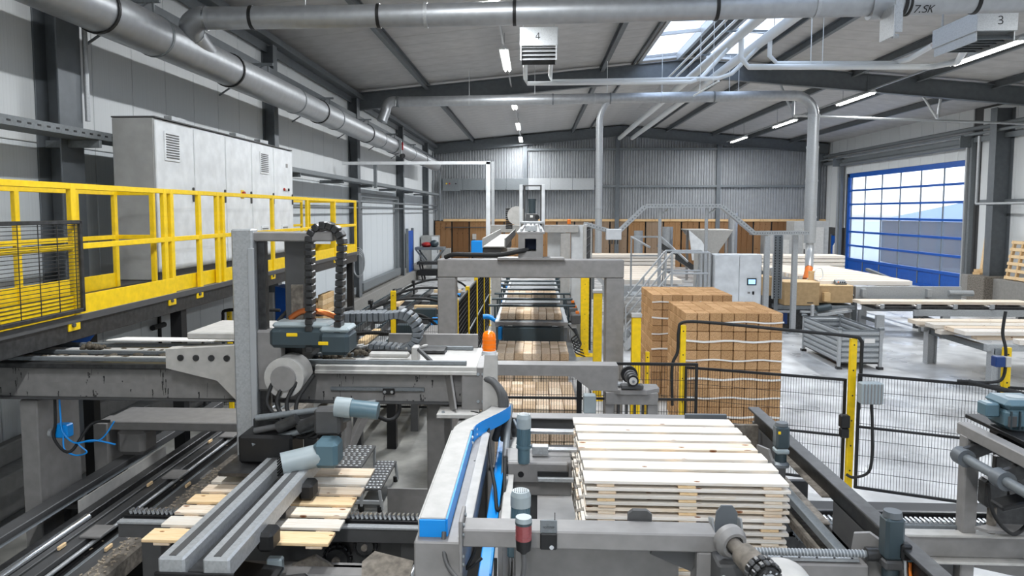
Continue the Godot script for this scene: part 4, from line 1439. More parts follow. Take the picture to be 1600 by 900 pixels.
func fences() -> void:
	mesh_panel(V(-0.5, 0, -9.05), V(0.55, 0, -9.05), 0.12, 1.72, "black wire mesh panel in front of the pale block stack", [1.28])
	mesh_panel(V(0.58, 0, -9.05), V(2.0, 0, -9.05), 0.12, 1.72, "black wire mesh panel behind the roller bearing pedestal", [1.28])
	mesh_panel(V(2.1, 0, -10.15), V(3.98, 0, -9.5), 0.12, 1.45, "black wire mesh panel in front of the tall brown block stacks", [0.72])
	mesh_panel(V(4.07, 0, -9.3), V(5.42, 0, -8.75), 0.12, 1.56, "black wire mesh panel with the grey junction box, over open floor", [0.90])
	mesh_panel(V(5.5, 0, -8.7), V(7.6, 0, -8.1), 0.12, 1.56, "black wire mesh panel at the right picture edge", [0.90])
	yellow_post(2.06, -10.2, 2.03, 0.075, "yellow fence post before the tall brown stacks, cable bent over its top")
	yellow_post(4.03, -9.42, 2.0, 0.08, "yellow fence post in the right foreground, between two mesh panels")
	yellow_post(5.47, -8.72, 2.03, 0.08, "yellow fence post at the right edge carrying a blue box")
	# conduit over the posts
	var b := mb()
	b.tube(smooth([V(1.93, 0.9, -10.2), V(1.92, 1.45, -10.2), V(1.99, 1.66, -10.2), V(2.0, 1.95, -10.2), V(2.06, 2.07, -10.2), V(2.4, 2.09, -10.05), V(3.2, 2.06, -9.72), V(3.95, 2.03, -9.42), V(4.10, 1.99, -9.38), V(4.12, 1.8, -9.38), V(4.11, 1.1, -9.38)], 5), 0.022, 8)
	solo(b, "conduit", M.rubber, "black cable conduit arching over the two yellow fence posts", "cable")
	b = mb()
	b.tube(smooth([V(5.42, 2.45, -8.7), V(5.4, 2.2, -8.7), V(5.42, 2.0, -8.66), V(5.41, 1.7, -8.66), V(5.3, 1.62, -8.7), V(5.0, 1.60, -8.85)], 5), 0.018, 8)
	b.tube(smooth([V(5.1, 1.6, -8.8), V(5.6, 1.52, -8.5), V(6.3, 1.4, -8.2)], 5), 0.03, 8)
	solo(b, "conduit", M.rubber, "black cable on the yellow post at the right edge", "cable")
	var o := thing("sensor_box", "blue and white sensor box on the yellow post at the right edge", "sensor", V(5.35, 1.85, -8.66))
	bx(o, "housing", V(5.33, 1.88, -8.64), V(0.11, 0.12, 0.1), M.blue_dark, 0.008)
	bx(o, "side", V(5.42, 1.88, -8.64), V(0.06, 0.12, 0.1), M.grey_light, 0.008)
	# grey junction box with cable on the mesh
	o = thing("junction_box", "pale grey junction box hanging on the wire mesh, with a black cable loop", "junction box", V(4.1, 1.22, -9.0))
	bx(o, "lid", V(4.12, 1.38, -9.1), V(0.26, 0.26, 0.14), M.motor_cap, 0.012)
	for k in 6:
		bx(o, "rib", V(4.02 + k * 0.04, 1.38, -9.028), V(0.012, 0.25, 0.012), M.grey, 0.0)
	b = mb()
	b.tube(smooth([V(4.14, 1.25, -9.1), V(4.15, 0.95, -9.08), V(4.16, 0.6, -9.08), V(4.13, 0.38, -9.1), V(4.0, 0.28, -9.2), V(3.93, 0.3, -9.25)], 6), 0.018, 8)
	part(b, "cable", M.rubber, o)
	o = thing("door_lock", "black safety lock on the yellow foreground post", "lock", V(3.93, 0.85, -9.36))
	bx(o, "body", V(3.93, 0.95, -9.36), V(0.11, 0.16, 0.10), M.black, 0.01)
	bx(o, "bolt_housing", V(3.93, 0.80, -9.36), V(0.10, 0.12, 0.09), M.black, 0.01)
	# fences along the centre line
	var k := 0
	for z in [-13.3, -15.6, -17.9, -20.4, -23.0]:
		yellow_post(-1.42, z, 2.0, 0.085, "yellow post of the left mesh fence beside the block conveyor, %s" % ["nearest", "second", "third", "fourth", "farthest"][k])
		if k < 4:
			long_mesh(V(-1.42, 0, z - 0.08), V(-1.42, 0, [-15.6, -17.9, -20.4, -23.0][k] + 0.08), "dark mesh panel of the left conveyor fence, %s" % ["nearest", "second", "third", "farthest"][k])
		k += 1
	k = 0
	for z in [-14.0, -18.3, -20.2, -22.2]:
		yellow_post([1.21, 1.26, 1.4, 1.4][k], z, [2.05, 2.25, 2.0, 2.0][k], [0.16, 0.2, 0.09, 0.09][k], "yellow light barrier post right of the conveyor, %s" % ["inside the grey portal leg, with pale cap", "broad, with a flat foot plate", "narrow third one", "narrow farthest one"][k], k == 0)
		k += 1
	for q in [[-18.6, -20.1, "nearer"], [-20.3, -22.1, "farther"]]:
		long_mesh(V(1.42, 0, q[0]), V(1.42, 0, q[1]), "dark mesh panel of the right conveyor fence, %s one" % q[2])
	yellow_post(1.47, -10.6, 2.08, 0.13, "broad yellow light barrier post with pale cap between portal and brown stacks", true)
	yellow_post(1.66, -10.75, 1.55, 0.06, "thin yellow post beside the broad one by the brown stacks")
	# left fence by the step stool and under the walkway
	mesh_panel(V(-3.4, 0, -12.8), V(-2.52, 0, -12.8), 0.12, 1.7, "black mesh panel behind the robot, left of a yellow post", [])
	mesh_panel(V(-2.44, 0, -12.8), V(-1.5, 0, -12.8), 0.12, 1.7, "black mesh panel beside the left leg of the grey portal", [])
	yellow_post(-2.48, -12.8, 2.2, 0.09, "yellow fence post behind the robot's cable chain")
	mesh_panel(V(-5.2, 0, -11.2), V(-4.0, 0, -11.2), 0.12, 1.62, "black mesh panel under the walkway", [])
	yellow_post(-4.72, -11.1, 2.05, 0.07, "yellow post in the shade under the walkway")
	b = mb()
	b.tube(smooth([V(-4.8, 1.5, -11.05), V(-4.8, 1.95, -11.05), V(-4.7, 2.08, -11.05), V(-3.9, 2.08, -11.05)], 5), 0.025, 8)
	solo(b, "conduit", M.rubber, "black cable bent over the yellow post under the walkway", "cable")
	# emergency stop on the left fence
	o = thing("stop_button", "pink emergency stop switch on the left conveyor fence", "switch", V(-1.3, 1.0, -13.5))
	bx(o, "housing", V(-1.37, 1.05, -13.36), V(0.07, 0.2, 0.09), M.pink, 0.01)
	bx(o, "rail", V(-1.38, 0.86, -13.36), V(0.05, 0.2, 0.05), M.black)

func long_mesh(a: Vector3, c: Vector3, label: String) -> void:
	var o := thing("fence_panel", label, "fence", V((a.x + c.x) / 2, 0.1, (a.z + c.z) / 2))
	for y in [0.1, 1.0, 1.9]:
		brx(o, "frame_rail", V(a.x, y, a.z), V(c.x, y, c.z), 0.04, 0.04, M.galv if y == 1.0 else M.black)
	for p in [a, c]:
		bx(o, "frame_post", V(p.x, 1.0, p.z), V(0.04, 1.85, 0.04), M.black)
	var b := mb()
	for i in range(1, 18):
		b.bar(V(a.x, 0.1 + i * 0.1, a.z), V(c.x, 0.1 + i * 0.1, c.z), 0.012, 0.016)
	var n := int((c - a).length() / 0.05)
	for i in range(1, n):
		var p := a + (c - a) * i / n
		b.box(V(p.x, 1.0, p.z), V(0.005, 1.8, 0.005))
	part(b, "wire_mesh", M.black, o).set_meta("kind", "stuff")

func centre_line() -> void:
	# grey portal
	var o := thing("portal_frame", "big grey welded portal frame in the middle of the hall", "frame", V(-0.06, 0, -11.15))
	bx(o, "lintel", V(-0.06, 2.74, -11.15), V(2.79, 0.27, 0.32), M.grey, 0.012)
	for x in [-1.32, 1.205]:
		bx(o, "leg", V(x, 1.30, -11.15), V(0.27, 2.6, 0.32), M.grey, 0.012)
	bx(o, "saddle_plate", V(-0.05, 2.89, -11.1), V(1.0, 0.035, 0.36), M.grey, 0.006)
	var b := mb()
	b.tube(smooth([V(-1.35, 2.90, -11.1), V(-1.2, 2.95, -11.05), V(-0.9, 2.945, -11.05), V(-0.5, 2.95, -11.0), V(-0.25, 3.0, -10.95), V(-0.1, 3.02, -11.05)], 6), 0.035, 10)
	solo(b, "hose", M.rubber, "thick black corrugated hose lying on the grey portal lintel", "hose")
	# beam running back from it
	o = thing("gantry_beam", "grey box beam running back from the portal with a square hole in its end", "beam", V(-0.04, 2.9, -16))
	b = mb()
	var X0 := -0.24
	var X1 := 0.13
	for q in [[X0, X0 + 0.10, 2.9, 3.26], [X1 - 0.10, X1, 2.9, 3.26], [X0 + 0.1, X1 - 0.1, 2.9, 3.0], [X0 + 0.1, X1 - 0.1, 3.19, 3.26]]:
		b.box(V((q[0] + q[1]) / 2, (q[2] + q[3]) / 2, -16.4), V(q[1] - q[0], q[3] - q[2], 10.8))
	part(b, "beam", M.grey, o)
	bx(o, "top_plate", V(-0.055, 3.275, -16.4), V(0.42, 0.03, 10.8), M.grey)
	for x in [-0.2, -0.08, 0.0, 0.1]:
		bx(o, "guide_rail", V(x, 3.31, -16.4), V(0.035, 0.04, 10.4), M.shiny)
	bx(o, "inner_plate", V(-0.055, 3.1, -11.6), V(0.2, 0.2, 0.02), M.blue_dark)
	bx(o, "stop_block", V(-0.05, 3.34, -11.15), V(0.18, 0.08, 0.12), M.galv)
	# cable trough left of it
	o = thing("cable_trough", "sloping light grey cable trough left of the portal beam", "trough", V(-0.75, 2.85, -15))
	bx(o, "floor", V(-0.66, 3.02, -15.2), V(0.36, 0.02, 6.4), M.grey_light)
	for s in [-0.18, 0.18]:
		bx(o, "side", V(-0.66 + s, 3.08, -15.2), V(0.02, 0.16, 6.4), M.grey_light)
	bx(o, "carrier", V(-0.70, 2.88, -15.0), V(0.30, 0.24, 5.8), M.grey_dark)
	bx(o, "support", V(-0.3, 2.95, -12.4), V(0.5, 0.06, 0.06), M.grey_light)
	b = mb()
	for i in 10:
		b.box(V(-0.6, 3.2 + 0.05 * i, -17.6), V(0.16, 0.04, 0.2), 0.008)
	part(b, "cable_chain", M.black, o)
	b = mb()
	b.cyl(V(-0.42, 3.5, -17.4), V(-0.42, 3.5, -17.5), 0.22, 18)
	part(b, "chain_disc", M.grey_light, o)
	# lifting unit
	o = thing("lifting_unit", "lifting unit with two pale masts and a motor on the portal beam", "machine", V(-0.05, 3.3, -16))
	for x in [-0.29, 0.19]:
		bx(o, "mast", V(x, 3.66, -16.0), V(0.07, 1.02, 0.12), M.white)
		bx(o, "inner_mast", V(x * 0.75, 3.66, -16.05), V(0.04, 0.98, 0.08), M.grey_dark)
	bx(o, "cross_bar", V(-0.05, 4.15, -16.0), V(0.44, 0.03, 0.08), M.grey_dark)
	b = mb()
	b.cyl(V(-0.05, 3.5, -15.8), V(-0.05, 3.82, -15.8), 0.08, 14)
	b.cyl(V(-0.05, 3.82, -15.8), V(-0.05, 3.86, -15.8), 0.09, 14)
	part(b, "motor", M.motor_dark, o)
	bx(o, "gearbox", V(-0.05, 3.47, -15.8), V(0.26, 0.16, 0.2), M.grey_dark, 0.01)
	bx(o, "nameplate", V(-0.06, 3.49, -15.69), V(0.06, 0.05, 0.01), M.paper)
	b = mb()
	b.cyl(V(0.06, 3.47, -15.7), V(0.06, 3.47, -15.66), 0.05, 12)
	part(b, "shaft", M.black, o)
	bx(o, "carriage", V(-0.05, 3.36, -15.9), V(0.5, 0.05, 0.5), M.galv)
	# second portal behind
	o = thing("portal_frame", "pale grey portal frame farther back, with an orange lamp on top", "frame", V(-0.1, 0, -20.3))
	bx(o, "lintel", V(0.0, 3.12, -20.3), V(2.4, 0.2, 0.3), M.grey_light)
	for x in [-1.05, 0.85]:
		bx(o, "leg", V(x, 1.5, -20.3), V(0.26, 3.0, 0.3), M.grey_light)
	bx(o, "white_panel", V(0.62, 2.6, -20.6), V(0.5, 1.0, 0.03), M.white)
	bx(o, "outer_panel", V(1.18, 1.62, -20.4), V(0.34, 3.2, 0.2), M.white)
	b = mb()
	b.cyl(V(0.95, 3.25, -20.3), V(0.95, 3.36, -20.3), 0.05, 12)
	b.ball(V(0.95, 3.36, -20.3), V(0.05, 0.03, 0.05), 10)
	part(b, "orange_lamp", M.orange, o)
	# mesh cage
	o = thing("mesh_cage", "pale framed mesh guard to the right of the second portal", "guard", V(1.6, 2.0, -21))
	for y in [1.2, 3.2]:
		brx(o, "frame_rail", V(1.35, y, -19.8), V(1.75, y, -23.0), 0.07, 0.08, M.grey_light)
	for q in [[1.35, -19.8], [1.75, -23.0]]:
		bx(o, "frame_post", V(q[0], 1.6, q[1]), V(0.09, 3.2, 0.09), M.grey_light)
	b = mb()
	for i in 12:
		var t := i / 12.0
		b.box(V(1.35 + 0.4 * t, 2.2, -19.8 - 3.2 * t), V(0.015, 2.0, 0.015))
	for i in 9:
		b.bar(V(1.35, 1.3 + i * 0.22, -19.8), V(1.75, 1.3 + i * 0.22, -23.0), 0.015, 0.015)
	part(b, "wire_mesh", M.grey_dark, o).set_meta("kind", "stuff")
	# white cable duct frame
	o = thing("cable_duct", "tall white cable duct rising from the line and running to the left wall", "cable duct", V(-1.5, 2.4, -24))
	bx(o, "riser", V(-1.50, 3.85, -24.0), V(0.14, 2.7, 0.16), M.white)
	bx(o, "riser", V(-1.35, 3.85, -24.02), V(0.10, 2.7, 0.10), M.galv)
	bx(o, "arm", V(-3.85, 5.16, -24.0), V(4.85, 0.10, 0.16), M.white)
	bx(o, "arm", V(-1.05, 2.98, -24.0), V(0.8, 0.10, 0.12), M.galv)
	bx(o, "wall_drop", V(-5.2, 4.75, -24.0), V(0.1, 0.8, 0.12), M.galv_dull)
	bx(o, "foot", V(-1.50, 1.25, -24.0), V(0.12, 2.5, 0.14), M.white)
	# block conveyors
	for k in 3:
		conveyor_table(k)

func conveyor_table(k: int) -> void:
	var z0: float = [-16.95, -20.6, -24.5][k]
	var words: String = ["nearest, carrying a full layer of blocks", "second", "third, farthest back"][k]
	var o := thing("belt_conveyor", "belt conveyor table on the centre line, %s" % words, "conveyor", V(-0.07, 0, z0 - 1.2))
	var z1 := z0 - 2.9
	for x in [-0.86, 0.74]:
		bx(o, "side_frame", V(x, 0.98, (z0 + z1) / 2), V(0.09, 0.14, z0 - z1), M.galv)
		for z in [z0 - 0.3, z1 + 0.3]:
			bx(o, "leg", V(x, 0.45, z), V(0.08, 0.9, 0.08), M.galv_dull)
	bx(o, "belt", V(-0.06, 1.02, (z0 + z1) / 2), V(1.50, 0.03, z0 - z1 - 0.02), M.galv_dull)
	bx(o, "end_bar", V(-0.06, 1.0, z0 + 0.03), V(1.68, 0.08, 0.06), M.grey)
	var b := mb()
	b.prism([Vector2(-0.30, 0.92), Vector2(0.0, 0.92), Vector2(0.0, 0.66), Vector2(-0.06, 0.58), Vector2(-0.30, 0.56)], Transform3D(Basis(V(0, 0, -1), V(0, 1, 0), V(1, 0, 0)), V(-0.7, 0, z0 - 0.1)), 1.3)
	part(b, "drip_pan", M.motor_dark, o)
	b = mb()
	b.prism([Vector2(-0.4, 0.54), Vector2(0.0, 0.54), Vector2(-0.1, 0.42), Vector2(-0.4, 0.40)], Transform3D(Basis(V(0, 0, -1), V(0, 1, 0), V(1, 0, 0)), V(-0.6, 0, z0 - 0.15)), 1.1)
	part(b, "lower_pan", M.steel_col, o)
	bx(o, "drive", V(-0.78, 0.78, z0 + 0.02), V(0.10, 0.30, 0.2), M.blue, 0.02)
	bx(o, "drive_box", V(-0.58, 0.82, z0 + 0.04), V(0.16, 0.14, 0.14), M.blue, 0.02)
	b = mb()
	b.tube(smooth([V(-1.22, 1.08, z0 - 0.5), V(-1.08, 1.08, z0 - 0.5), V(-0.9, 1.0, z0 - 0.45)], 4), 0.06, 10)
	part(b, "drive_motor", M.blue, o)
	for q in [0.4, 1.6, 2.7]:
		b = mb()
		b.cyl(V(-1.08, 1.36, z0 - q * 1.1), V(0.98, 1.36, z0 - q * 1.1), 0.03, 8)
		part(b, "cross_bar", M.motor_dark, o)
		for s in [-0.93, 0.81]:
			b = mb()
			b.cyl(V(s, 0.95, z0 - q * 1.1), V(s, 1.36, z0 - q * 1.1), 0.025, 8)
			part(b, "upright", M.motor_dark, o)
		bx(o, "cylinder_unit", V(0.98, 1.08, z0 - q * 1.0), V(0.22, 0.22, 0.5), M.grey_dark, 0.02)
		bx(o, "bracket", V(0.9, 0.9, z0 - q), V(0.2, 0.1, 0.2), M.galv)
		bx(o, "valve", V(1.02, 1.22, z0 - q * 0.9), V(0.08, 0.06, 0.1), [M.orange, M.red, M.blue][k])
	b = mb()
	for i in 5:
		b.tube(smooth([V(0.8, 0.95, z0 - 0.2 - i * 0.4), V(1.0, 0.7, z0 - 0.3 - i * 0.4), V(1.1, 0.5, z0 - 0.1 - i * 0.4), V(0.95, 0.35, z0 - i * 0.4), V(1.2, 0.2, z0 - 0.2 - i * 0.4)], 5), 0.015, 6)
	part(b, "cables", M.rubber, o)
	if k < 2:
		var l := thing("block_layer", "single layer of pale wood blocks on the %s belt conveyor" % ["nearest", "second"][k], "block layer", V(-0.07, 1.04, z0 - 0.9))
		block_grid(l, -0.80, 1.04, z0 - 0.30 - 0.6 * k, 8, 1, 7, V(0.182, 0.15, 0.20), "pale_block", 3)

func right_hall() -> void:
	# white control cabinet with a screen
	var o := thing("control_cabinet", "white two-door control cabinet with a small blue screen", "cabinet", V(5.75, 0, -21.2))
	bx(o, "body", V(5.74, 1.2, -21.3), V(1.32, 2.36, 0.55), M.white, 0.01)
	bx(o, "door", V(5.43, 1.25, -21.01), V(0.67, 2.2, 0.03), M.white, 0.008)
	bx(o, "door", V(6.08, 1.25, -21.01), V(0.60, 2.2, 0.03), M.white, 0.008)
	bx(o, "screen_frame", V(6.12, 1.62, -20.985), V(0.26, 0.20, 0.03), M.motor_dark)
	bx(o, "screen", V(6.12, 1.62, -20.967), V(0.19, 0.13, 0.008), M.screen, 0.0)
	bx(o, "switch", V(6.17, 1.30, -20.98), V(0.05, 0.09, 0.03), M.black)
	bx(o, "label_plate", V(6.05, 1.31, -20.99), V(0.07, 0.05, 0.01), M.grey)
	solobox("side_cabinet", V(4.86, 1.2, -21.5), V(0.38, 2.4, 0.6), M.cab_side, "narrow grey cabinet left of the white control cabinet", "cabinet")
	# pole and tray posts
	o = thing("tray_post", "galvanised square post on the floor carrying the cable tray's right end", "post", V(7.6, 0, -21.9))
	bx(o, "post", V(7.6, 1.45, -21.9), V(0.14, 2.9, 0.14), M.galv)
	bx(o, "foot_plate", V(7.6, 0.012, -21.9), V(0.32, 0.024, 0.3), M.galv)
	o = thing("tray_post", "galvanised post beside the white control cabinet", "post", V(6.5, 0, -21.0))
	bx(o, "post", V(6.52, 1.45, -21.0), V(0.14, 2.9, 0.12), M.galv)
	bx(o, "foot_plate", V(6.52, 0.012, -21.0), V(0.3, 0.024, 0.3), M.galv)
	o = thing("tray_riser", "perforated upright cable tray between the two galvanised posts", "cable tray", V(7.2, 1.0, -22))
	bx(o, "tray", V(7.2, 1.95, -22.2), V(0.26, 1.9, 0.03), M.galv_dull)
	bx(o, "foot", V(7.2, 0.5, -22.22), V(0.1, 1.0, 0.06), M.galv_dull)
	for s in [-0.13, 0.13]:
		bx(o, "flange", V(7.2 + s, 1.95, -22.16), V(0.015, 1.9, 0.09), M.galv)
	var b := mb()
	for i in 24:
		for s in [-0.06, 0.06]:
			b.box(V(7.2 + s, 1.05 + i * 0.077, -22.183), V(0.03, 0.04, 0.008))
	part(b, "slot", M.black, o)
	# plywood boxes on the saw line
	var bd := [[V(8.02, 1.12, -22.85), V(1.02, 0.68, 0.9), "with a dark slot in its front"], [V(9.06, 1.10, -22.95), V(1.00, 0.50, 0.9), "lower and longer, right one"], [V(7.25, 1.30, -23.2), V(0.5, 0.56, 0.7), "dirty, half hidden behind the galvanised post"]]
	for q in bd:
		var c: Vector3 = q[0]
		var s: Vector3 = q[1]
		var p := thing("plywood_box", "tan plywood box on the saw line, %s" % q[2], "box", V(c.x, c.y - s.y / 2, c.z))
		bx(p, "front_panel", c + V(0, 0, s.z / 2), V(s.x, s.y, 0.025), M.cardboard)
		for k in [-1, 1]:
			bx(p, "side_panel", c + V(k * (s.x / 2 - 0.012), 0, 0), V(0.025, s.y, s.z - 0.03), M.cardboard)
		bx(p, "back_panel", c - V(0, 0, s.z / 2), V(s.x, s.y, 0.025), M.cardboard)
		bx(p, "lid", c + V(0, s.y / 2 + 0.012, 0), V(s.x + 0.02, 0.025, s.z + 0.04), M.raw0)
		if q[2].begins_with("with"):
			bx(p, "slot", c + V(0.25, -0.26, s.z / 2 + 0.012), V(0.18, 0.03, 0.006), M.black)
		if q[2].begins_with("lower"):
			bx(p, "block", c + V(-0.32, -0.06, s.z / 2 + 0.10), V(0.18, 0.26, 0.18), M.raw1)
	o = thing("saw_line", "dark saw machine bed under the tan plywood boxes", "machine", V(8.3, 0, -22.9))
	bx(o, "bed", V(8.45, 0.71, -22.9), V(2.3, 0.12, 1.0), M.galv_dull)
	bx(o, "body", V(7.9, 0.32, -23.1), V(1.1, 0.64, 0.8), M.iron)
	bx(o, "leg", V(9.3, 0.32, -22.8), V(0.45, 0.64, 0.5), M.grey)
	bx(o, "chute", V(8.85, 0.60, -22.2), V(1.0, 0.08, 0.4), M.galv, 0.004, Basis(V(0, 0, 1), 0.16))
	bx(o, "blue_part", V(7.5, 0.40, -22.6), V(0.3, 0.4, 0.2), M.blue_dark)
	b = mb()
	b.cyl(V(8.4, 0.70, -22.2), V(8.8, 0.77, -22.2), 0.10, 12)
	part(b, "motor", M.motor_dark, o)
	for x in [7.3, 8.3]:
		bx(o, "rail", V(x, 0.60, -22.3), V(0.7, 0.06, 0.06), M.galv)
	bx(o, "stop_post", V(8.05, 0.45, -21.6), V(0.08, 0.9, 0.08), M.galv)
	bx(o, "stand", V(7.25, 0.51, -23.2), V(0.45, 1.02, 0.6), M.iron)
	# clamps and hose on top of the boxes
	o = thing("button_panel", "small grey push-button panel on the right plywood box", "control panel", V(9.3, 1.36, -22.8))
	bx(o, "housing", V(9.3, 1.43, -22.8), V(0.32, 0.10, 0.22), M.galv_dull, 0.01, Basis(V(1, 0, 0), 0.4))
	for k in 4:
		b = mb()
		b.cyl(V(9.2 + k * 0.065, 1.45, -22.71), V(9.2 + k * 0.065, 1.47, -22.68), 0.022, 8)
		part(b, "button", [M.orange, M.black, M.black, M.black][k], o)
	solobox("wood_guard", V(8.55, 1.61, -23.1), V(0.18, 0.30, 0.08), M.raw1, "small upright wooden guard on the plywood boxes", "guard")
	b = mb()
	b.tube(smooth([V(8.6, 1.5, -23.0), V(8.66, 1.8, -23.1), V(8.88, 1.82, -23.2), V(8.93, 1.58, -23.2), V(8.8, 1.5, -23.1)], 6), 0.015, 6)
	solo(b, "cable_loop", M.white_pipe, "thin white cable loop above the plywood boxes", "cable")
	b = mb()
	b.bar(V(7.1, 1.62, -23.1), V(7.35, 1.87, -23.0), 0.05, 0.03)
	b.box(V(7.35, 1.74, -23.05), V(0.16, 0.26, 0.12), 0.01)
	b.bar(V(7.3, 1.62, -22.95), V(7.45, 1.95, -23.0), 0.03, 0.03)
	solo(b, "clamp", M.galv, "white clamping fixture on the dirty plywood box", "fixture")
	# board packs
	board_pack("wide flat pack of pale boards behind the plywood boxes", 8.7, 11.5, -22.9, -29.4, 1.34, 0.14)
	for k in 4:
		timber_layer(V(10.2, 1.285 + k * 0.145, -30.4), 4.3, "pale board layer stacked behind the flat pack near the gate, %s" % ["lowest", "second from bottom", "third from bottom", "topmost"][k], "board layers near the gate")
	board_pack("wide flat pack of white boards behind the stairs", 2.3, 4.6, -23.0, -29.0, 1.33, 0.14)
	for k in 4:
		timber_layer(V(3.9, 1.33 + k * 0.14, -30.0), 3.4, "white board layer stacked behind the stairs, %s" % ["lowest", "second from bottom", "third from bottom", "topmost"][k], "board layers behind the stairs")
	o = thing("roller_table", "grey roller table under the white boards behind the stairs", "table", V(3.5, 0, -26))
	bx(o, "side", V(3.5, 1.15, -22.7), V(2.8, 0.34, 0.08), M.galv)
	bx(o, "side", V(3.5, 1.15, -30.6), V(3.2, 0.34, 0.08), M.galv)
	for x in [2.4, 4.5]:
		for z in [-23.2, -30.2]:
			bx(o, "leg", V(x, 0.5, z), V(0.12, 1.0, 0.12), M.galv_dull)
		bx(o, "beam", V(x, 1.2, -26.5), V(0.12, 0.26, 7.6), M.galv)
	o = thing("roller_table", "grey roller table under the pale boards near the gate", "table", V(10, 0, -26))
	bx(o, "side", V(11.25, 1.13, -22.7), V(3.1, 0.42, 0.10), M.galv)
	bx(o, "side", V(10.2, 1.13, -31.0), V(4.2, 0.30, 0.08), M.galv)
	for x in [9.9, 11.8]:
		for z in [-23.2, -30.6]:
			bx(o, "leg", V(x, 0.5, z), V(0.14, 1.0, 0.14), M.galv_dull)
		bx(o, "beam", V(x, 1.15, -26.5), V(0.12, 0.24, 8.0), M.galv)
	b = mb()
	b.cyl(V(12.4, 1.15, -22.6), V(13.1, 1.15, -22.6), 0.09, 12)
	part(b, "roller", M.galv, o)
	b = mb()
	b.bar(V(12.6, 1.4, -28.5), V(12.3, 1.0, -23.5), 0.12, 0.10)
	solo(b, "slide_rail", M.galv_dull, "slanted steel rail beside the pale boards in front of the gate", "rail")
	# infeed roller conveyor with one long board
	o = thing("roller_conveyor", "galvanised roller conveyor carrying one long board in front of the gate", "conveyor", V(13, 0, -21.7))
	bx(o, "frame_rail", V(14.0, 0.74, -21.2), V(6.6, 0.18, 0.08), M.galv)
	bx(o, "frame_rail", V(13.6, 0.72, -22.4), V(7.6, 0.18, 0.08), M.galv)
	bx(o, "chain_bed", V(13.5, 0.86, -21.8), V(7.6, 0.08, 1.0), M.iron)
	for i in 8:
		b = mb()
		b.cyl(V(9.8 + i, 0.90, -21.15), V(9.8 + i, 0.90, -22.4), 0.05, 10)
		part(b, "roller", M.shiny, o)
		bx(o, "roller_bearing", V(9.8 + i, 0.93, -21.13), V(0.10, 0.12, 0.06), M.galv)
	for x in [9.8, 11.6, 14.4, 17.2]:
		for z in [-21.25, -22.4]:
			bx(o, "leg", V(x, 0.33, z), V(0.22, 0.66, 0.12), M.galv)
		bx(o, "leg_tie", V(x, 0.45, -21.8), V(0.08, 0.08, 1.1), M.galv_dull)
	b = mb()
	b.cyl(V(11.0, 0.62, -21.0), V(11.0, 0.25, -21.0), 0.14, 12)
	part(b, "motor", M.iron, o)
	solobox("long_board", V(11.7, 0.985, -21.75), V(4.7, 0.09, 0.55), M.pine1, "single long pale board on the roller conveyor", "board", "", 0.006)
	# near table with loose boards
	o = thing("sorting_table", "galvanised steel table with loose boards, right foreground floor", "table", V(11, 0, -16.5))
	for z in [-17.8, -15.35]:
		for x in [9.4, 13.5]:
			ibeam(o, V(x, 0, z), V(x, 0.80, z), 0.2, 0.22, M.galv, V(1, 0, 0))
	for z in [-15.35, -17.8]:
		bx(o, "rail", V(11.6, 0.83, z), V(4.8, 0.14, 0.12), M.galv)
	bx(o, "cross_tube", V(9.4, 0.76, -16.6), V(0.12, 0.12, 2.7), M.galv_dull)
	bx(o, "cross_tube", V(13.5, 0.76, -16.6), V(0.12, 0.12, 2.7), M.galv_dull)
	var bl := [[9.0, 0.95, -17.6, 0.10, "hindmost in the lower layer"], [9.15, 0.95, -17.1, 0.10, "second from the back in the lower layer"], [8.9, 0.95, -16.6, 0.10, "third from the back in the lower layer"], [9.3, 0.95, -15.9, 0.10, "near the front edge in the lower layer, jutting out"], [9.8, 0.95, -15.35, 0.10, "foremost, alone on the front rail"], [8.75, 1.05, -17.4, 0.09, "hindmost in the upper layer"], [8.85, 1.05, -16.8, 0.09, "second in the upper layer"], [9.0, 1.05, -16.3, 0.09, "third in the upper layer"], [9.0, 1.05, -15.95, 0.09, "foremost in the upper layer"]]
	var k := 0
	for q in bl:
		var L := 4.2 + 0.2 * (k % 3)
		solobox("loose_board", V(q[0] + L / 2, q[1], q[2]), V(L, q[3], 0.42 if k > 4 else 0.22), M["pine%d" % (k % 4)], "pale board on the galvanised table, %s" % q[4], "board", "loose boards on the galvanised table", 0.006, Basis(V(0, 1, 0), 0.01 * (k % 3 - 1)))
		k += 1
	# steel crate
	o = thing("steel_crate", "grey corrugated steel crate standing on the floor", "crate", V(7.42, 0, -18.1))
	var cx := [6.96, 7.88]
	var cz := [-17.0, -19.2]
	for x in cx:
		for z in cz:
			bx(o, "corner_post", V(x, 0.47, z), V(0.07, 0.92, 0.07), M.galv)
			bx(o, "stacking_cup", V(x, 0.93, z), V(0.11, 0.05, 0.11), M.galv_dull)
			bx(o, "foot", V(x, 0.03, z), V(0.12, 0.06, 0.12), M.iron)
	for i in 6:
		var y := 0.20 + i * 0.125
		for z in cz:
			bx(o, "wall_rib", V(7.42, y, z), V(0.86, 0.085, 0.05), M.galv, 0.018)
			bx(o, "wall_sheet", V(7.42, y + 0.06, z), V(0.86, 0.05, 0.012), M.galv_dull, 0.0)
		for x in cx:
			bx(o, "wall_rib", V(x, y, -18.1), V(0.05, 0.085, 2.14), M.galv, 0.018)
			bx(o, "wall_sheet", V(x, y + 0.06, -18.1), V(0.012, 0.05, 2.14), M.galv_dull, 0.0)
	bx(o, "floor_sheet", V(7.42, 0.13, -18.1), V(0.86, 0.03, 2.14), M.iron)
	bx(o, "label_plate", V(7.62, 0.66, -16.966), V(0.24, 0.10, 0.01), M.paper)
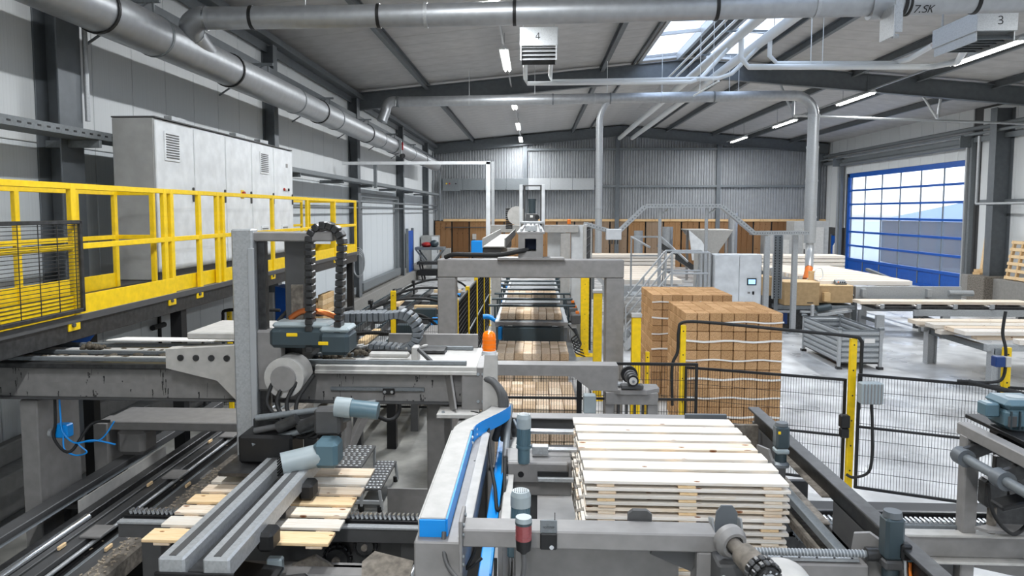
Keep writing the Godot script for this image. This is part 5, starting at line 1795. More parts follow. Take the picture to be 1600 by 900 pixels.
	# leaning pallet and boards at the right wall
	o = thing("leaning_pallet", "orange-brown wooden pallet leaning on the gate wall behind the column", "pallet", V(18.0, 1.0, -28.4))
	o.rotation = V(0, 0, -0.16)
	XF = o.transform
	for q in 3:
		bx(o, "stringer", V(0, 0.75, -0.52 + q * 0.52), V(0.10, 1.5, 0.10), M.raw1)
	for q in 6:
		bx(o, "slat", V(-0.07, 0.08 + q * 0.27, 0), V(0.022, 0.12, 1.2), M.raw0, 0.003)
		bx(o, "slat", V(0.07, 0.08 + q * 0.27, 0), V(0.022, 0.12, 1.2), M.raw0, 0.003)
	XF = Transform3D()
	solobox("leaning_board", V(18.33, 1.9, -31.0), V(0.04, 1.8, 0.16), M.raw0, "single board standing against the wall left of the steel column", "board", "", 0.003, Basis(V(0, 0, 1), -0.10))
	for q in [[18.1, 1.06, -30.8, 0.0], [18.15, 1.18, -30.75, 0.4], [18.05, 1.061, -27.0, 0.2]]:
		solobox("wood_offcut", V(q[0], q[1], q[2]), V(0.3, 0.12, 0.5), M.raw1, "wooden offcut on the concrete kerb, %s" % ["under the leaning board, lower", "under the leaning board, upper", "by the leaning pallet"][[1.06, 1.18, 1.061].find(q[1])], "offcut", "", 0.004, Basis(V(0, 1, 0), q[3]))
	# machines along the back wall
	for q in [[5.6, 0.24, -40, 2.55, "left"], [7.25, 0.30, -40.6, 2.75, "middle"], [10.6, 0.24, -40, 3.5, "right, tallest"]]:
		b = mb()
		b.cyl(V(q[0], 0, q[2]), V(q[0], q[3], q[2]), q[1], 18)
		solo(b, "dust_pipe", M.duct, "upright sheet metal pipe before the wood cladding, %s of three" % q[4], "duct", "")
	o = thing("hopper", "beige chip hopper with sloping sides before the wood cladding", "hopper", V(9, 0, -39))
	b = mb()
	b.face([V(10.1, 2.65, -38), V(9.4, 1.3, -38.6), V(9.4, 1.3, -39.6), V(10.1, 2.65, -40.2)], V(0.8, -0.5, 0))
	b.face([V(7.9, 2.65, -38), V(10.1, 2.65, -38), V(9.4, 1.3, -38.6), V(8.8, 1.3, -38.6)], V(0, -0.4, 0.9))
	b.face([V(7.9, 2.65, -40.2), V(10.1, 2.65, -40.2), V(9.4, 1.3, -39.6), V(8.8, 1.3, -39.6)], V(0, -0.4, -0.9))
	b.box(V(9.0, 2.64, -39.1), V(2.2, 0.04, 2.2))
	part(b, "funnel", M.grey_light, o)
	b = mb()
	b.prism([Vector2(7.85, 2.65), Vector2(8.5, 2.1), Vector2(9.0, 1.3), Vector2(8.7, 1.1), Vector2(8.05, 1.1)], Transform3D(Basis(), V(0, 0, -37.98)), 0.06)
	part(b, "white_side", M.white, o)
	for x in [8.0, 10.0]:
		bx(o, "leg", V(x, 1.3, -39), V(0.12, 2.6, 0.12), M.grey)
	bx(o, "outlet", V(9.1, 0.66, -39.1), V(0.8, 1.3, 0.8), M.iron)
	bx(o, "chute", V(7.3, 1.2, -37.2), V(2.6, 0.26, 0.5), M.iron, 0.004, Basis(V(0, 0, 1), -0.6))
	for q in [[12.4, 1.2, 2.4, "left, lower"], [13.95, 1.7, 3.1, "right, taller"]]:
		var c := thing("machine_cabinet", "light grey machine cabinet before the back wall, %s one" % q[3], "cabinet", V(q[0], 0, -38.5))
		bx(c, "body", V(q[0], q[2] / 2, -38.5), V(q[1], q[2], 1.2), M.cab_side)
		bx(c, "door", V(q[0] + 0.1, q[2] / 2, -37.88), V(q[1] * 0.6, q[2] * 0.8, 0.03), M.grey_light)
		bx(c, "handle", V(q[0] - 0.35, q[2] / 2, -37.85), V(0.04, 0.3, 0.04), M.black)
	o = thing("fire_extinguisher", "small white and red fire extinguisher at the far right column", "extinguisher", V(17.5, 0.9, -46))
	b = mb()
	b.lathe([Vector2(0, 0), Vector2(0.10, 0.0), Vector2(0.10, 0.5), Vector2(0.04, 0.58), Vector2(0.03, 0.66), Vector2(0, 0.66)], V(18.3, 1.0, -45.9), V(0, 1, 0), 12)
	part(b, "bottle", M.paper, o)
	bx(o, "hook_plate", V(18.42, 1.3, -45.9), V(0.1, 0.5, 0.1), M.red)

func board_pack(label: String, x0: float, x1: float, z0: float, z1: float, y: float, t: float) -> void:
	var o := thing("board_pack", label, "board pack", V((x0 + x1) / 2, y, (z0 + z1) / 2))
	var n := int((z0 - z1) / 0.22)
	for i in n:
		var z := z0 + (z1 - z0) * (i + 0.5) / n
		bx(o, "board", V((x0 + x1) / 2 + 0.015 * ((i * 5) % 3 - 1), y + t / 2, z), V(x1 - x0, t, 0.213), M["pine%d" % ((i * 3) % 4)], 0.004)

func timber_layer(c: Vector3, L: float, label: String, group: String) -> void:
	var o := thing("board_layer", label, "board layer", c, group)
	for i in 5:
		bx(o, "board", c + V(0.01 * ((i * 3) % 4 - 1.5), 0.06, 0.44 - i * 0.22), V(L, 0.118, 0.214), M["pine%d" % (i % 4)], 0.005)

func stairs_and_tray() -> void:
	# cable tray arch
	var o := thing("cable_tray_arch", "perforated galvanised cable tray arching over the crossing stairs", "cable tray", V(4.2, 2.9, -21))
	var p := [V(1.4, 3.2, -20.8), V(2.35, 2.92, -21), V(3.15, 3.70, -21), V(5.2, 3.70, -21), V(6.12, 2.94, -21), V(7.9, 2.93, -21.9)]
	for i in 5:
		var a: Vector3 = p[i]
		var c: Vector3 = p[i + 1]
		brx(o, "tray_floor", a, c, 0.26, 0.012, M.galv, 0.0)
		var B := MB.along(c - a)
		for s in [-0.13, 0.13]:
			brx(o, "tray_side", a + B.x * s + B.y * 0.05, c + B.x * s + B.y * 0.05, 0.012, 0.11, M.galv, 0.0)
		var b := mb()
		var n := int((c - a).length() / 0.09)
		for k in n:
			var q := a.lerp(c, (k + 0.5) / n) + B.y * 0.05 + B.x * (0.137 if B.x.z > 0 else -0.137)
			b.box(q, V(0.006, 0.03, 0.04), 0.0, B)
		part(b, "slot", M.galv_dull, o)
	o = thing("junction_box", "white junction box where the cable tray arch meets the round downpipe", "junction box", V(2.25, 2.8, -20.85))
	bx(o, "box", V(2.22, 2.95, -20.85), V(0.42, 0.30, 0.3), M.white, 0.01)
	for k in 4:
		var b := mb()
		b.cyl(V(2.10 + k * 0.08, 2.8, -20.8), V(2.10 + k * 0.08, 2.68, -20.8), 0.02, 6)
		part(b, "gland", M.grey_dark, o)
	for q in [[3.55, "left"], [4.85, "right"]]:
		var t := thing("arch_post", "thin galvanised post under the cable tray arch, %s of two" % q[1], "post", V(q[0], 0, -21.1))
		bx(t, "post", V(q[0], 1.84, -21.1), V(0.08, 3.66, 0.08), M.galv)
		brx(t, "bracket", V(q[0], 3.5, -21.1), V(q[0] + 0.22, 3.66, -21.0), 0.05, 0.05, M.galv)
	# crossing stairs
	o = thing("crossing_stairs", "galvanised crossing stairs with tube railings behind the block stacks", "stairs", V(3.3, 0, -19.3))
	var zn := -18.9
	var zf := -19.8
	var bot := V(2.35, 0.1, 0)
	var top := V(3.5, 1.45, 0)
	for z in [zn, zf]:
		brx(o, "stringer", V(bot.x, bot.y, z), V(top.x, top.y, z), 0.05, 0.2, M.galv)
		brx(o, "handrail", V(bot.x, bot.y + 1.05, z), V(top.x, top.y + 1.1, z), 0.045, 0.045, M.galv, 0.01)
		brx(o, "knee_rail", V(bot.x, bot.y + 0.55, z), V(top.x, top.y + 0.6, z), 0.04, 0.04, M.galv, 0.01)
		for t in [0.0, 0.5, 1.0]:
			var q := bot.lerp(top, t)
			bx(o, "railing_post", V(q.x, q.y + 0.53 - (0.05 if t == 0.0 else 0.0), z), V(0.045, 1.08 + (0.1 if t == 0.0 else 0.0), 0.045), M.galv, 0.01)
	for i in 6:
		var q := bot.lerp(top, (i + 0.5) / 6.5)
		bx(o, "tread", V(q.x + 0.06, q.y, (zn + zf) / 2), V(0.26, 0.035, 0.86), M.galv)
	bx(o, "landing", V(3.97, 1.45, (zn + zf) / 2), V(0.95, 0.05, 0.92), M.galv)
	bx(o, "landing_edge", V(3.97, 1.42, zn), V(0.95, 0.16, 0.03), M.galv)
	for x in [3.5, 4.44]:
		for z in [zn, zf]:
			bx(o, "landing_leg", V(x, 0.72, z), V(0.07, 1.44, 0.07), M.galv)
			bx(o, "railing_post", V(x, 2.0, z), V(0.055, 1.12, 0.055), M.galv, 0.01)
	for y in [2.55, 2.02]:
		for z in [zn, zf]:
			bx(o, "landing_rail", V(3.97, y, z), V(0.95, 0.045, 0.045), M.galv, 0.01)
	# far flight going down behind
	for x in [3.5, 4.44]:
		brx(o, "handrail", V(x, 2.55, zf), V(x + 0.1, 1.3, zf - 1.2), 0.045, 0.045, M.galv, 0.01)
		brx(o, "stringer", V(x, 1.45, zf), V(x + 0.1, 0.1, zf - 1.25), 0.05, 0.2, M.galv)
	brx(o, "brace", V(2.5, 0.2, zf), V(3.5, 1.3, zn), 0.04, 0.04, M.galv)
	brx(o, "brace", V(3.5, 0.3, zn), V(4.44, 1.35, zn), 0.04, 0.04, M.galv)
	# railing loops on the far platform
	o = thing("platform_railing", "square tube railing left of the cable arch posts, before the white boards", "railing", V(2.9, 1.4, -21.8))
	for x in [2.85, 3.7]:
		bx(o, "post", V(x, 2.0, -21.8), V(0.05, 1.75, 0.05), M.galv)
	for y in [2.85, 2.3]:
		bx(o, "rail", V(3.27, y, -21.8), V(0.9, 0.05, 0.05), M.galv)
	brx(o, "handrail", V(2.85, 2.85, -21.8), V(3.2, 2.6, -20.6), 0.05, 0.05, M.galv)
	brx(o, "handrail", V(3.7, 2.85, -21.8), V(4.4, 2.15, -21.3), 0.05, 0.05, M.galv)
	bx(o, "deck", V(3.3, 1.15, -21.9), V(1.0, 0.06, 0.8), M.galv)

func lettering(parent: Node3D, called: String, text: String, size: float, m: Material, X: Transform3D) -> void:
	# raised print, cap height about `size` metres
	var t := TextMesh.new()
	t.text = text
	t.font = SystemFont.new()
	t.font.font_names = PackedStringArray(["Droid Sans"])
	t.font_size = 32
	t.pixel_size = size / 23.0
	t.depth = 0.001
	var mi := MeshInstance3D.new()
	mi.name = called
	parent.add_child(mi, true)
	mi.mesh = t
	mi.material_override = m
	mi.global_transform = X

func bolts(o: Node3D, pts: Array, axis: Vector3, r := 0.012, m: Material = null) -> void:
	for p in pts:
		var b := mb()
		b.cyl(p, p + axis * r * 0.9, r, 6)
		part(b, "bolt", m if m else M.galv_dull, o)

func front_gantry() -> void:
	var o := thing("front_gantry", "stained grey box girder crossing the left foreground with dusty guide rails on top", "gantry", V(-2.6, 2.0, -6.3))
	var x0 := -6.2
	var x1 := -0.50
	bx(o, "girder", V((x0 + x1) / 2, 2.12, -6.3), V(x1 - x0, 0.28, 0.42), M.grey_dirty, 0.008)
	bx(o, "bottom_lip", V((x0 + x1) / 2, 1.985, -6.08), V(x1 - x0, 0.02, 0.06), M.grey_dark)
	bx(o, "top_plate", V(-1.15, 2.29, -6.42), V(1.36, 0.05, 0.86), M.grey_light, 0.006)
	bx(o, "top_plate", V(-4.2, 2.285, -6.42), V(4.74, 0.045, 0.86), M.iron, 0.006)
	bx(o, "front_lip", V(-1.15, 2.262, -6.0), V(1.36, 0.03, 0.05), M.grey_light)
	for q in [[-6.05, -0.56], [-6.35, -1.5], [-6.72, -0.56]]:
		bx(o, "guide_rail", V((x0 + q[1]) / 2, 2.335, q[0]), V(q[1] - x0, 0.035, 0.03), M.galv_dull)
	bx(o, "cover_strip", V(-4.2, 2.32, -6.55), V(3.6, 0.02, 0.10), M.grey_light)
	bx(o, "cover_strip", V(-3.9, 2.32, -6.2), V(3.8, 0.02, 0.06), M.grey_light)
	# chain tray and its hatched insert
	bx(o, "chain_tray", V(-1.5, 2.34, -6.6), V(1.4, 0.03, 0.2), M.iron)
	for i in 13:
		bx(o, "chain_rung", V(-2.05 + i * 0.085, 2.365, -6.6), V(0.03, 0.02, 0.18), M.grey_light, 0.003, Basis(V(0, 1, 0), -0.5))
	bx(o, "chain_trough", V(-0.95, 2.38, -6.85), V(0.85, 0.13, 0.03), M.grey)
	bx(o, "clamp_bar", V(-1.25, 2.36, -6.25), V(0.35, 0.05, 0.06), M.grey_light, 0.015)
	bx(o, "stop_bracket", V(-1.02, 2.37, -6.25), V(0.06, 0.14, 0.12), M.grey_light, 0.01)
	brx(o, "stop_bracket", V(-0.99, 2.42, -6.2), V(-0.86, 2.33, -6.1), 0.03, 0.03, M.grey_dark)
	# small rail on the face
	bx(o, "face_rail", V(-1.32, 2.10, -6.07), V(0.80, 0.03, 0.03), M.galv_dull)
	bx(o, "rail_block", V(-1.22, 2.085, -6.06), V(0.10, 0.05, 0.04), M.black)
	bolts(o, [V(-1.25, 2.085, -6.04), V(-1.19, 2.085, -6.04)], V(0, 0, 1), 0.014, M.shiny)
	# end plates and foot bracket
	bx(o, "end_plate", V(-0.49, 2.13, -6.25), V(0.22, 0.36, 0.5), M.grey, 0.006)
	brx(o, "stiffener", V(-0.72, 2.27, -6.06), V(-0.66, 1.96, -5.95), 0.02, 0.12, M.grey)
	bx(o, "foot_plate", V(-0.62, 1.935, -6.1), V(0.34, 0.035, 0.5), M.grey_light)
	bolts(o, [V(-0.74, 1.955, -5.9), V(-0.46, 2.25, -6.0), V(-0.42, 2.25, -6.0), V(-0.46, 2.02, -6.0), V(-0.42, 2.02, -6.0)], V(0, 0.4, 1), 0.014)
	for q in [[-4.45, -6.45], [-0.83, -6.5]]:
		bx(o, "leg", V(q[0], 0.97, q[1]), V(0.16 if q[0] < -2 else 0.22, 1.94, 0.6 if q[0] < -2 else 0.34), M.grey, 0.01)
	# debris of the work: grease and sawdust on the rails
	var r := RandomNumberGenerator.new()
	r.seed = 3
	var b := mb()
	for i in 150:
		var q := V(r.randf_range(-4.6, -1.4), 2.315, r.randf_range(-6.6, -6.12))
		var s := r.randf_range(0.012, 0.045)
		b.ball(q, V(s * 1.6, s * 0.6, s), 6, Basis(V(0, 1, 0), r.randf() * 3.0))
	for c in [V(-1.55, 2.33, -6.4), V(-4.05, 2.34, -6.5), V(-1.75, 2.33, -6.3)]:
		for i in 30:
			b.ball(c + V(r.randf_range(-1, 1), r.randf_range(0, 0.4), r.randf_range(-1, 1)) * 0.08, V(1, 1, 1) * r.randf_range(0.012, 0.03), 6)
	solo(b, "sawdust", M.sawdust, "dark clumps of greasy sawdust on the gantry rails", "sawdust").set_meta("kind", "stuff")
	b = mb()
	b.prism([Vector2(-4.0, -6.62), Vector2(-2.75, -6.62), Vector2(-2.9, -6.78), Vector2(-3.9, -6.78)], Transform3D(Basis(V(1, 0, 0), V(0, 0, 1), V(0, -1, 0)), V(0, 2.40, 0)), 0.012)
	solo(b, "cover_sheet", M.paper, "loose white sheet lying along the top of the grey girder", "sheet")
	# amber beacon on its post
	o = thing("beacon_post", "white tapered post carrying the amber beacon", "post", V(-0.36, 1.95, -6.02))
	b = mb()
	b.prism([Vector2(-0.06, 0), Vector2(0.06, 0), Vector2(0.06, 0.47), Vector2(-0.045, 0.47), Vector2(-0.06, 0.25)], Transform3D(Basis(), V(-0.36, 1.95, -6.08)), 0.12)
	part(b, "post", M.grey_light, o)
	o = thing("beacon", "amber warning beacon on top of the white post", "beacon", V(-0.37, 2.42, -6.02))
	b = mb()
	b.lathe([Vector2(0.0, 0.0), Vector2(0.062, 0.0), Vector2(0.062, 0.025), Vector2(0.055, 0.03)], V(-0.37, 2.42, -6.02), V(0, 1, 0), 18)
	part(b, "base", M.white, o)
	b = mb()
	b.lathe([Vector2(0.055, 0.03), Vector2(0.057, 0.05), Vector2(0.055, 0.15), Vector2(0.048, 0.175), Vector2(0.03, 0.19), Vector2(0.0, 0.195)], V(-0.37, 2.42, -6.02), V(0, 1, 0), 20)
	part(b, "lens", M.amber, o)
	for i in 3:
		b = mb()
		b.ring(V(-0.37, 2.47 + i * 0.035, -6.02), V(0, 1, 0), 0.0585, 0.003, 0.006, 18)
		part(b, "lens_rib", M.orange, o)
	# black hoses dropping from the beam end
	b = mb()
	for s in [0.0, 0.07, 0.13]:
		b.tube(smooth([V(-0.40, 2.22, -6.0 + s * 0.2), V(-0.33, 2.20, -5.95), V(-0.27 + s * 0.3, 2.10, -5.92), V(-0.27 + s * 0.4, 1.9, -5.95), V(-0.32 + s, 1.7, -6.0)], 5), 0.03 if s < 0.1 else 0.018, 10)
	solo(b, "hose_bundle", M.hose, "grey corrugated hoses curving down at the girder's right end", "hose")
	# arm and bearing pedestal beyond
	o = thing("box_arm", "grey box arm reaching right from the white post to the bearing pedestal", "beam", V(0.25, 1.8, -8.0))
	b = mb()
	b.prism([Vector2(-0.44, 1.815), Vector2(0.42, 1.815), Vector2(0.62, 1.66), Vector2(0.91, 1.66), Vector2(0.91, 1.935), Vector2(-0.44, 1.935)], Transform3D(Basis(), V(0, 0, -8.12)), 0.22)
	part(b, "arm", M.grey, o)
	bx(o, "wall_plate", V(-0.46, 1.85, -8.0), V(0.05, 0.36, 0.3), M.grey)
	bx(o, "stand", V(-0.5, 0.85, -8.0), V(0.14, 1.7, 0.2), M.grey)
	o = thing("bearing_pedestal", "grey pedestal with a round front edge and a slotted window, under the pulleys", "pedestal", V(1.14, 0, -8.6))
	b = mb()
	b.prism([Vector2(0.82, -8.8), Vector2(1.47, -8.8), Vector2(1.47, -8.58), Vector2(1.30, -8.46), Vector2(1.0, -8.46), Vector2(0.82, -8.58)], Transform3D(Basis(V(1, 0, 0), V(0, 0, 1), V(0, -1, 0)), V(0, 1.53, 0)), 0.05)
	part(b, "top_plate", M.grey, o)
	for q in [[0.84, 0.94], [1.33, 1.45]]:
		bx(o, "cheek", V((q[0] + q[1]) / 2, 0.74, -8.58), V(q[1] - q[0], 1.48, 0.12), M.grey)
	bx(o, "apron", V(1.14, 1.42, -8.55), V(0.60, 0.14, 0.1), M.grey)
	bx(o, "lower_web", V(1.14, 0.55, -8.6), V(0.60, 1.1, 0.06), M.grey)
	for i in 4:
		bx(o, "bar", V(1.0 + i * 0.095, 1.22, -8.6), V(0.03, 0.34, 0.04), M.grey_dark)
	bx(o, "terminal_box", V(0.66, 1.33, -8.62), V(0.15, 0.22, 0.12), M.motor_cap, 0.012)
	bx(o, "cable", V(0.72, 1.05, -8.62), V(0.025, 0.4, 0.025), M.rubber)
	o = thing("pulley_shaft", "black pulleys on a short shaft, on the grey pedestal", "pulley", V(1.14, 1.55, -8.55))
	for q in [[-8.78, 0.10, 0.05, "black"], [-8.66, 0.075, 0.05, "grey_dark"], [-8.56, 0.07, 0.05, "grey_dark"], [-8.46, 0.066, 0.06, "black"]]:
		b = mb()
		b.cyl(V(1.14, 1.655, q[0]), V(1.14, 1.655, q[0] + q[2]), q[1], 20)
		part(b, "pulley", M[q[3]], o)
	b = mb()
	b.cyl(V(1.14, 1.655, -8.4), V(1.14, 1.655, -8.39), 0.045, 16)
	part(b, "hub_face", M.grey_light, o)
	b = mb()
	b.cyl(V(1.14, 1.655, -8.8), V(1.14, 1.655, -8.37), 0.016, 8)
	part(b, "shaft", M.shiny, o)
	bx(o, "bearing_block", V(1.14, 1.57, -8.5), V(0.26, 0.05, 0.1), M.grey_dark, 0.01)
	bx(o, "bearing_block", V(0.98, 1.56, -8.65), V(0.16, 0.03, 0.12), M.galv)

func left_conveyor() -> void:
	var o := thing("rail_conveyor", "dark oily rail conveyor running toward the camera in the lower left corner", "conveyor", V(-3.6, 0, -6.5))
	# each rail: x, y, width, height, z near, z far, material
	var rails := [[-4.22, 1.02, 0.14, 0.08, -3.4, -9.5, "grey_dark"], [-3.86, 0.96, 0.10, 0.10, -3.2, -9.8, "iron"], [-3.72, 0.97, 0.06, 0.05, -3.2, -9.8, "grey_dark"], [-3.60, 0.98, 0.10, 0.05, -3.2, -9.8, "grey_dark"], [-3.45, 0.90, 0.06, 0.06, -3.2, -9.8, "black"], [-3.36, 0.97, 0.035, 0.03, -3.2, -9.8, "galv_dull"], [-3.26, 0.98, 0.11, 0.06, -3.2, -9.8, "grey_dark"], [-3.12, 0.90, 0.10, 0.06, -3.2, -9.8, "black"]]
	for q in rails:
		bx(o, "rail", V(q[0], q[1], (q[4] + q[5]) / 2), V(q[2], q[3], q[4] - q[5]), M[q[6]], 0.006)
	bx(o, "guide_plate", V(-4.04, 1.06, -5.4), V(0.16, 0.012, 4.2), M.steel_col, 0.0, Basis(V(0, 0, 1), 0.5))
	bx(o, "side_plate", V(-3.93, 1.03, -6.75), V(0.015, 0.14, 1.5), M.grey_light, 0.0)
	for z in [-4.6, -5.2]:
		bx(o, "notch_plate", V(-4.27, 1.07, z), V(0.05, 0.03, 0.3), M.grey)
	var b := mb()
	b.cyl(V(-3.79, 1.0, -3.2), V(-3.79, 1.0, -5.9), 0.035, 10)
	part(b, "bright_shaft", M.shiny, o)
	b = mb()
	b.cyl(V(-3.5, 0.97, -3.2), V(-3.5, 0.97, -9.6), 0.018, 8)
	part(b, "bright_shaft", M.galv, o)
	b = mb()
	b.bar(V(-3.0, 1.05, -3.2), V(-3.0, 1.05, -9.5), 0.16, 0.16, 0.02)
	part(b, "dusty_beam", M.worn_concrete, o)
	for z in [-4.4, -5.6, -6.9, -8.2]:
		bx(o, "tie_plate", V(-3.52, 1.015, z), V(0.17, 0.02, 0.22), M.grey)
		bx(o, "tie_plate", V(-3.15, 1.015, z), V(0.15, 0.02, 0.22), M.grey)
		bx(o, "pusher", V(-3.62, 1.03, z + 0.3), V(0.02, 0.03, 0.09), M.raw0)
		bx(o, "pusher", V(-3.25, 1.03, z + 0.3), V(0.02, 0.03, 0.09), M.raw0)
	for z in [-3.8, -6.4, -9.2]:
		for x in [-4.2, -3.1]:
			bx(o, "leg", V(x, 0.44, z), V(0.12, 0.88, 0.12), M.iron)
		bx(o, "cross_beam", V(-3.65, 0.82, z), V(1.3, 0.12, 0.12), M.iron)
	bx(o, "drip_tray", V(-3.6, 0.7, -6.4), V(1.3, 0.03, 6.2), M.black)
	b = mb()
	var r := RandomNumberGenerator.new()
	r.seed = 12
	for i in 260:
		b.box(V(r.randf_range(-3.07, -2.93), 1.132 + r.randf() * 0.006, r.randf_range(-3.8, -6.8)), V(r.randf_range(0.008, 0.03), 0.006, r.randf_range(0.006, 0.016)), 0.0, Basis(V(0, 1, 0), r.randf() * 3.0))
	for i in 120:
		b.box(V(r.randf_range(-3.9, -3.2), 0.72, r.randf_range(-3.8, -9.0)), V(0.03, 0.006, 0.012), 0.0, Basis(V(0, 1, 0), r.randf() * 3.0))
	solo(b, "wood_chips", M.chips, "scattered pale wood chips on the dusty conveyor beam", "wood chips").set_meta("kind", "stuff")
	# bridge table over the rails
	o = thing("bridge_table", "grey steel bridge plate over the rail conveyor behind the girder", "table", V(-3.4, 0, -7.4))
	bx(o, "top", V(-3.3, 1.42, -7.42), V(2.2, 0.09, 0.56), M.grey, 0.008)
	bx(o, "cheek", V(-4.40, 1.20, -7.26), V(0.14, 0.50, 0.30), M.grey)
	bx(o, "arm", V(-4.12, 1.24, -7.3), V(0.30, 0.28, 0.30), M.grey, 0.05)
	bx(o, "leg", V(-4.40, 0.5, -7.3), V(0.16, 1.0, 0.3), M.grey)
	bx(o, "leg", V(-2.26, 0.68, -7.4), V(0.14, 1.38, 0.4), M.grey_dark)
	# blue valve with cables on the girder's left leg
	o = thing("valve_unit", "small blue valve with looping blue air hoses on the girder's left leg", "valve", V(-4.2, 1.6, -6.2))
	bx(o, "valve_body", V(-4.17, 1.66, -6.2), V(0.13, 0.12, 0.1), M.blue, 0.01)
	b = mb()
	b.cyl(V(-4.26, 1.65, -6.15), V(-4.23, 1.65, -6.15), 0.04, 10)
	part(b, "knob", M.galv, o)
	b = mb()
	b.tube(smooth([V(-4.16, 2.0, -6.15), V(-4.15, 1.8, -6.14), V(-4.12, 1.66, -6.12), V(-4.0, 1.58, -6.1), V(-3.85, 1.6, -6.12), V(-3.7, 1.54, -6.2)]), 0.008, 6)
	b.tube(smooth([V(-4.12, 1.64, -6.12), V(-4.1, 1.52, -6.1), V(-4.0, 1.47, -6.1), V(-3.9, 1.5, -6.1), V(-3.97, 1.58, -6.1), V(-3.8, 1.6, -6.15), V(-3.7, 1.75, -6.2)]), 0.007, 6)
	part(b, "air_hose", M.blue, o)
	b = mb()
	b.tube(smooth([V(-4.2, 2.0, -6.15), V(-4.2, 1.75, -6.14), V(-4.2, 1.6, -6.12), V(-4.05, 1.5, -6.1), V(-3.95, 1.7, -6.25), V(-3.8, 1.72, -6.3)]), 0.014, 6)
	pass
	part(b, "cable", M.rubber, o)
	# step stool
	o = thing("step_stool", "two-step aluminium stool with dotted tread plates on the floor", "step stool", V(-2.1, 0, -9.0))
	for t in [[-2.46, -2.08, 0.50, -8.6, -9.42], [-2.08, -1.82, 0.27, -8.5, -9.5]]:
		var tr := bx(o, "tread", V((t[0] + t[1]) / 2, t[2], (t[3] + t[4]) / 2), V(t[1] - t[0], 0.03, t[3] - t[4]), M.grey_dark)
		b = mb()
		for i in 5:
			for k in 11:
				var q := V(lerpf(t[0], t[1], (i + 0.5 + 0.25 * (k % 2)) / 5.5), t[2] + 0.017, lerpf(t[3], t[4], (k + 0.5) / 11))
				b.ball(q, V(0.024, 0.006, 0.024), 8)
		part(b, "stud", M.alu, tr).set_meta("kind", "stuff")
		for x in [t[0] + 0.02, t[1] - 0.02]:
			for z in [t[3], t[4]]:
				brx(o, "leg", V(x, t[2], z), V(x + (0.03 if x > -2 else 0.0), 0.03, z), 0.035, 0.035, M.alu)
				b = mb()
				b.cyl(V(x, 0, z), V(x, 0.07, z), 0.03, 10)
				part(b, "rubber_foot", M.black, o)
	bx(o, "side_rail", V(-2.1, 0.12, -8.5), V(0.6, 0.05, 0.03), M.alu)
	# low upright plate and kerb on the floor, motors behind the robot
	o = thing("floor_guard", "low grey guard plate standing on the floor left of the blue channel", "guard", V(-1.3, 0, -7.6))
	bx(o, "plate", V(-1.25, 0.42, -7.6), V(0.62, 0.46, 0.02), M.grey, 0.006)
	bx(o, "tray", V(-1.2, 0.22, -7.2), V(0.75, 0.03, 0.75), M.worn_concrete)
	bx(o, "front_edge", V(-1.45, 0.14, -6.85), V(1.4, 0.2, 0.04), M.grey)
	bx(o, "foot", V(-1.25, 0.1, -7.45), V(0.5, 0.2, 0.2), M.iron)
	o = thing("floor_drive", "dark drive unit with cables on the floor behind the robot", "machine", V(-2.6, 0, -10.4))
	bx(o, "frame", V(-2.6, 0.6, -10.6), V(0.12, 1.2, 0.12), M.grey_dark)
	bx(o, "frame", V(-2.15, 0.65, -10.9), V(0.14, 1.3, 0.14), M.black)
	brx(o, "strut", V(-2.7, 0.1, -10.3), V(-2.2, 1.3, -10.9), 0.10, 0.12, M.grey)
	bx(o, "box", V(-2.9, 0.45, -10.2), V(0.5, 0.4, 0.4), M.grey)
	b = mb()
	b.tube(smooth([V(-2.3, 1.2, -10.6), V(-2.0, 1.0, -10.4), V(-1.95, 0.7, -10.4), V(-2.1, 0.6, -10.3), V(-2.4, 0.8, -10.2)]), 0.03, 8)
	part(b, "cable", M.rubber, o)

func pallet_deck(label: String, at: Vector3, group: String) -> Node3D:
	# seven long boards nailed on three cross boards; local origin: middle of the deck, underside
	var o := thing("pallet_deck", label, "pallet deck", at, group)
	var w := [0.17, 0.14, 0.135, 0.145, 0.135, 0.14, 0.155]
	var z := 0.675
	for i in 7:
		bx(o, "deck_board", at + V(0.006 * ((i * 5) % 3 - 1), 0.0315, z - w[i] / 2), V(1.2, 0.021, w[i]), M["pine%d" % [0, 2, 0, 1, 0, 2, 0][i]], 0.003)
		z -= w[i] + (1.35 - 1.02) / 6.0
	for x in [-0.48, 0.0, 0.50]:
		bx(o, "cross_board", at + V(x, 0.0105, 0), V(1.34, 0.020, 0.105), M["raw0" if x == 0.0 else "pine3"], 0.003, Basis(V(0, 1, 0), PI / 2))
	return o

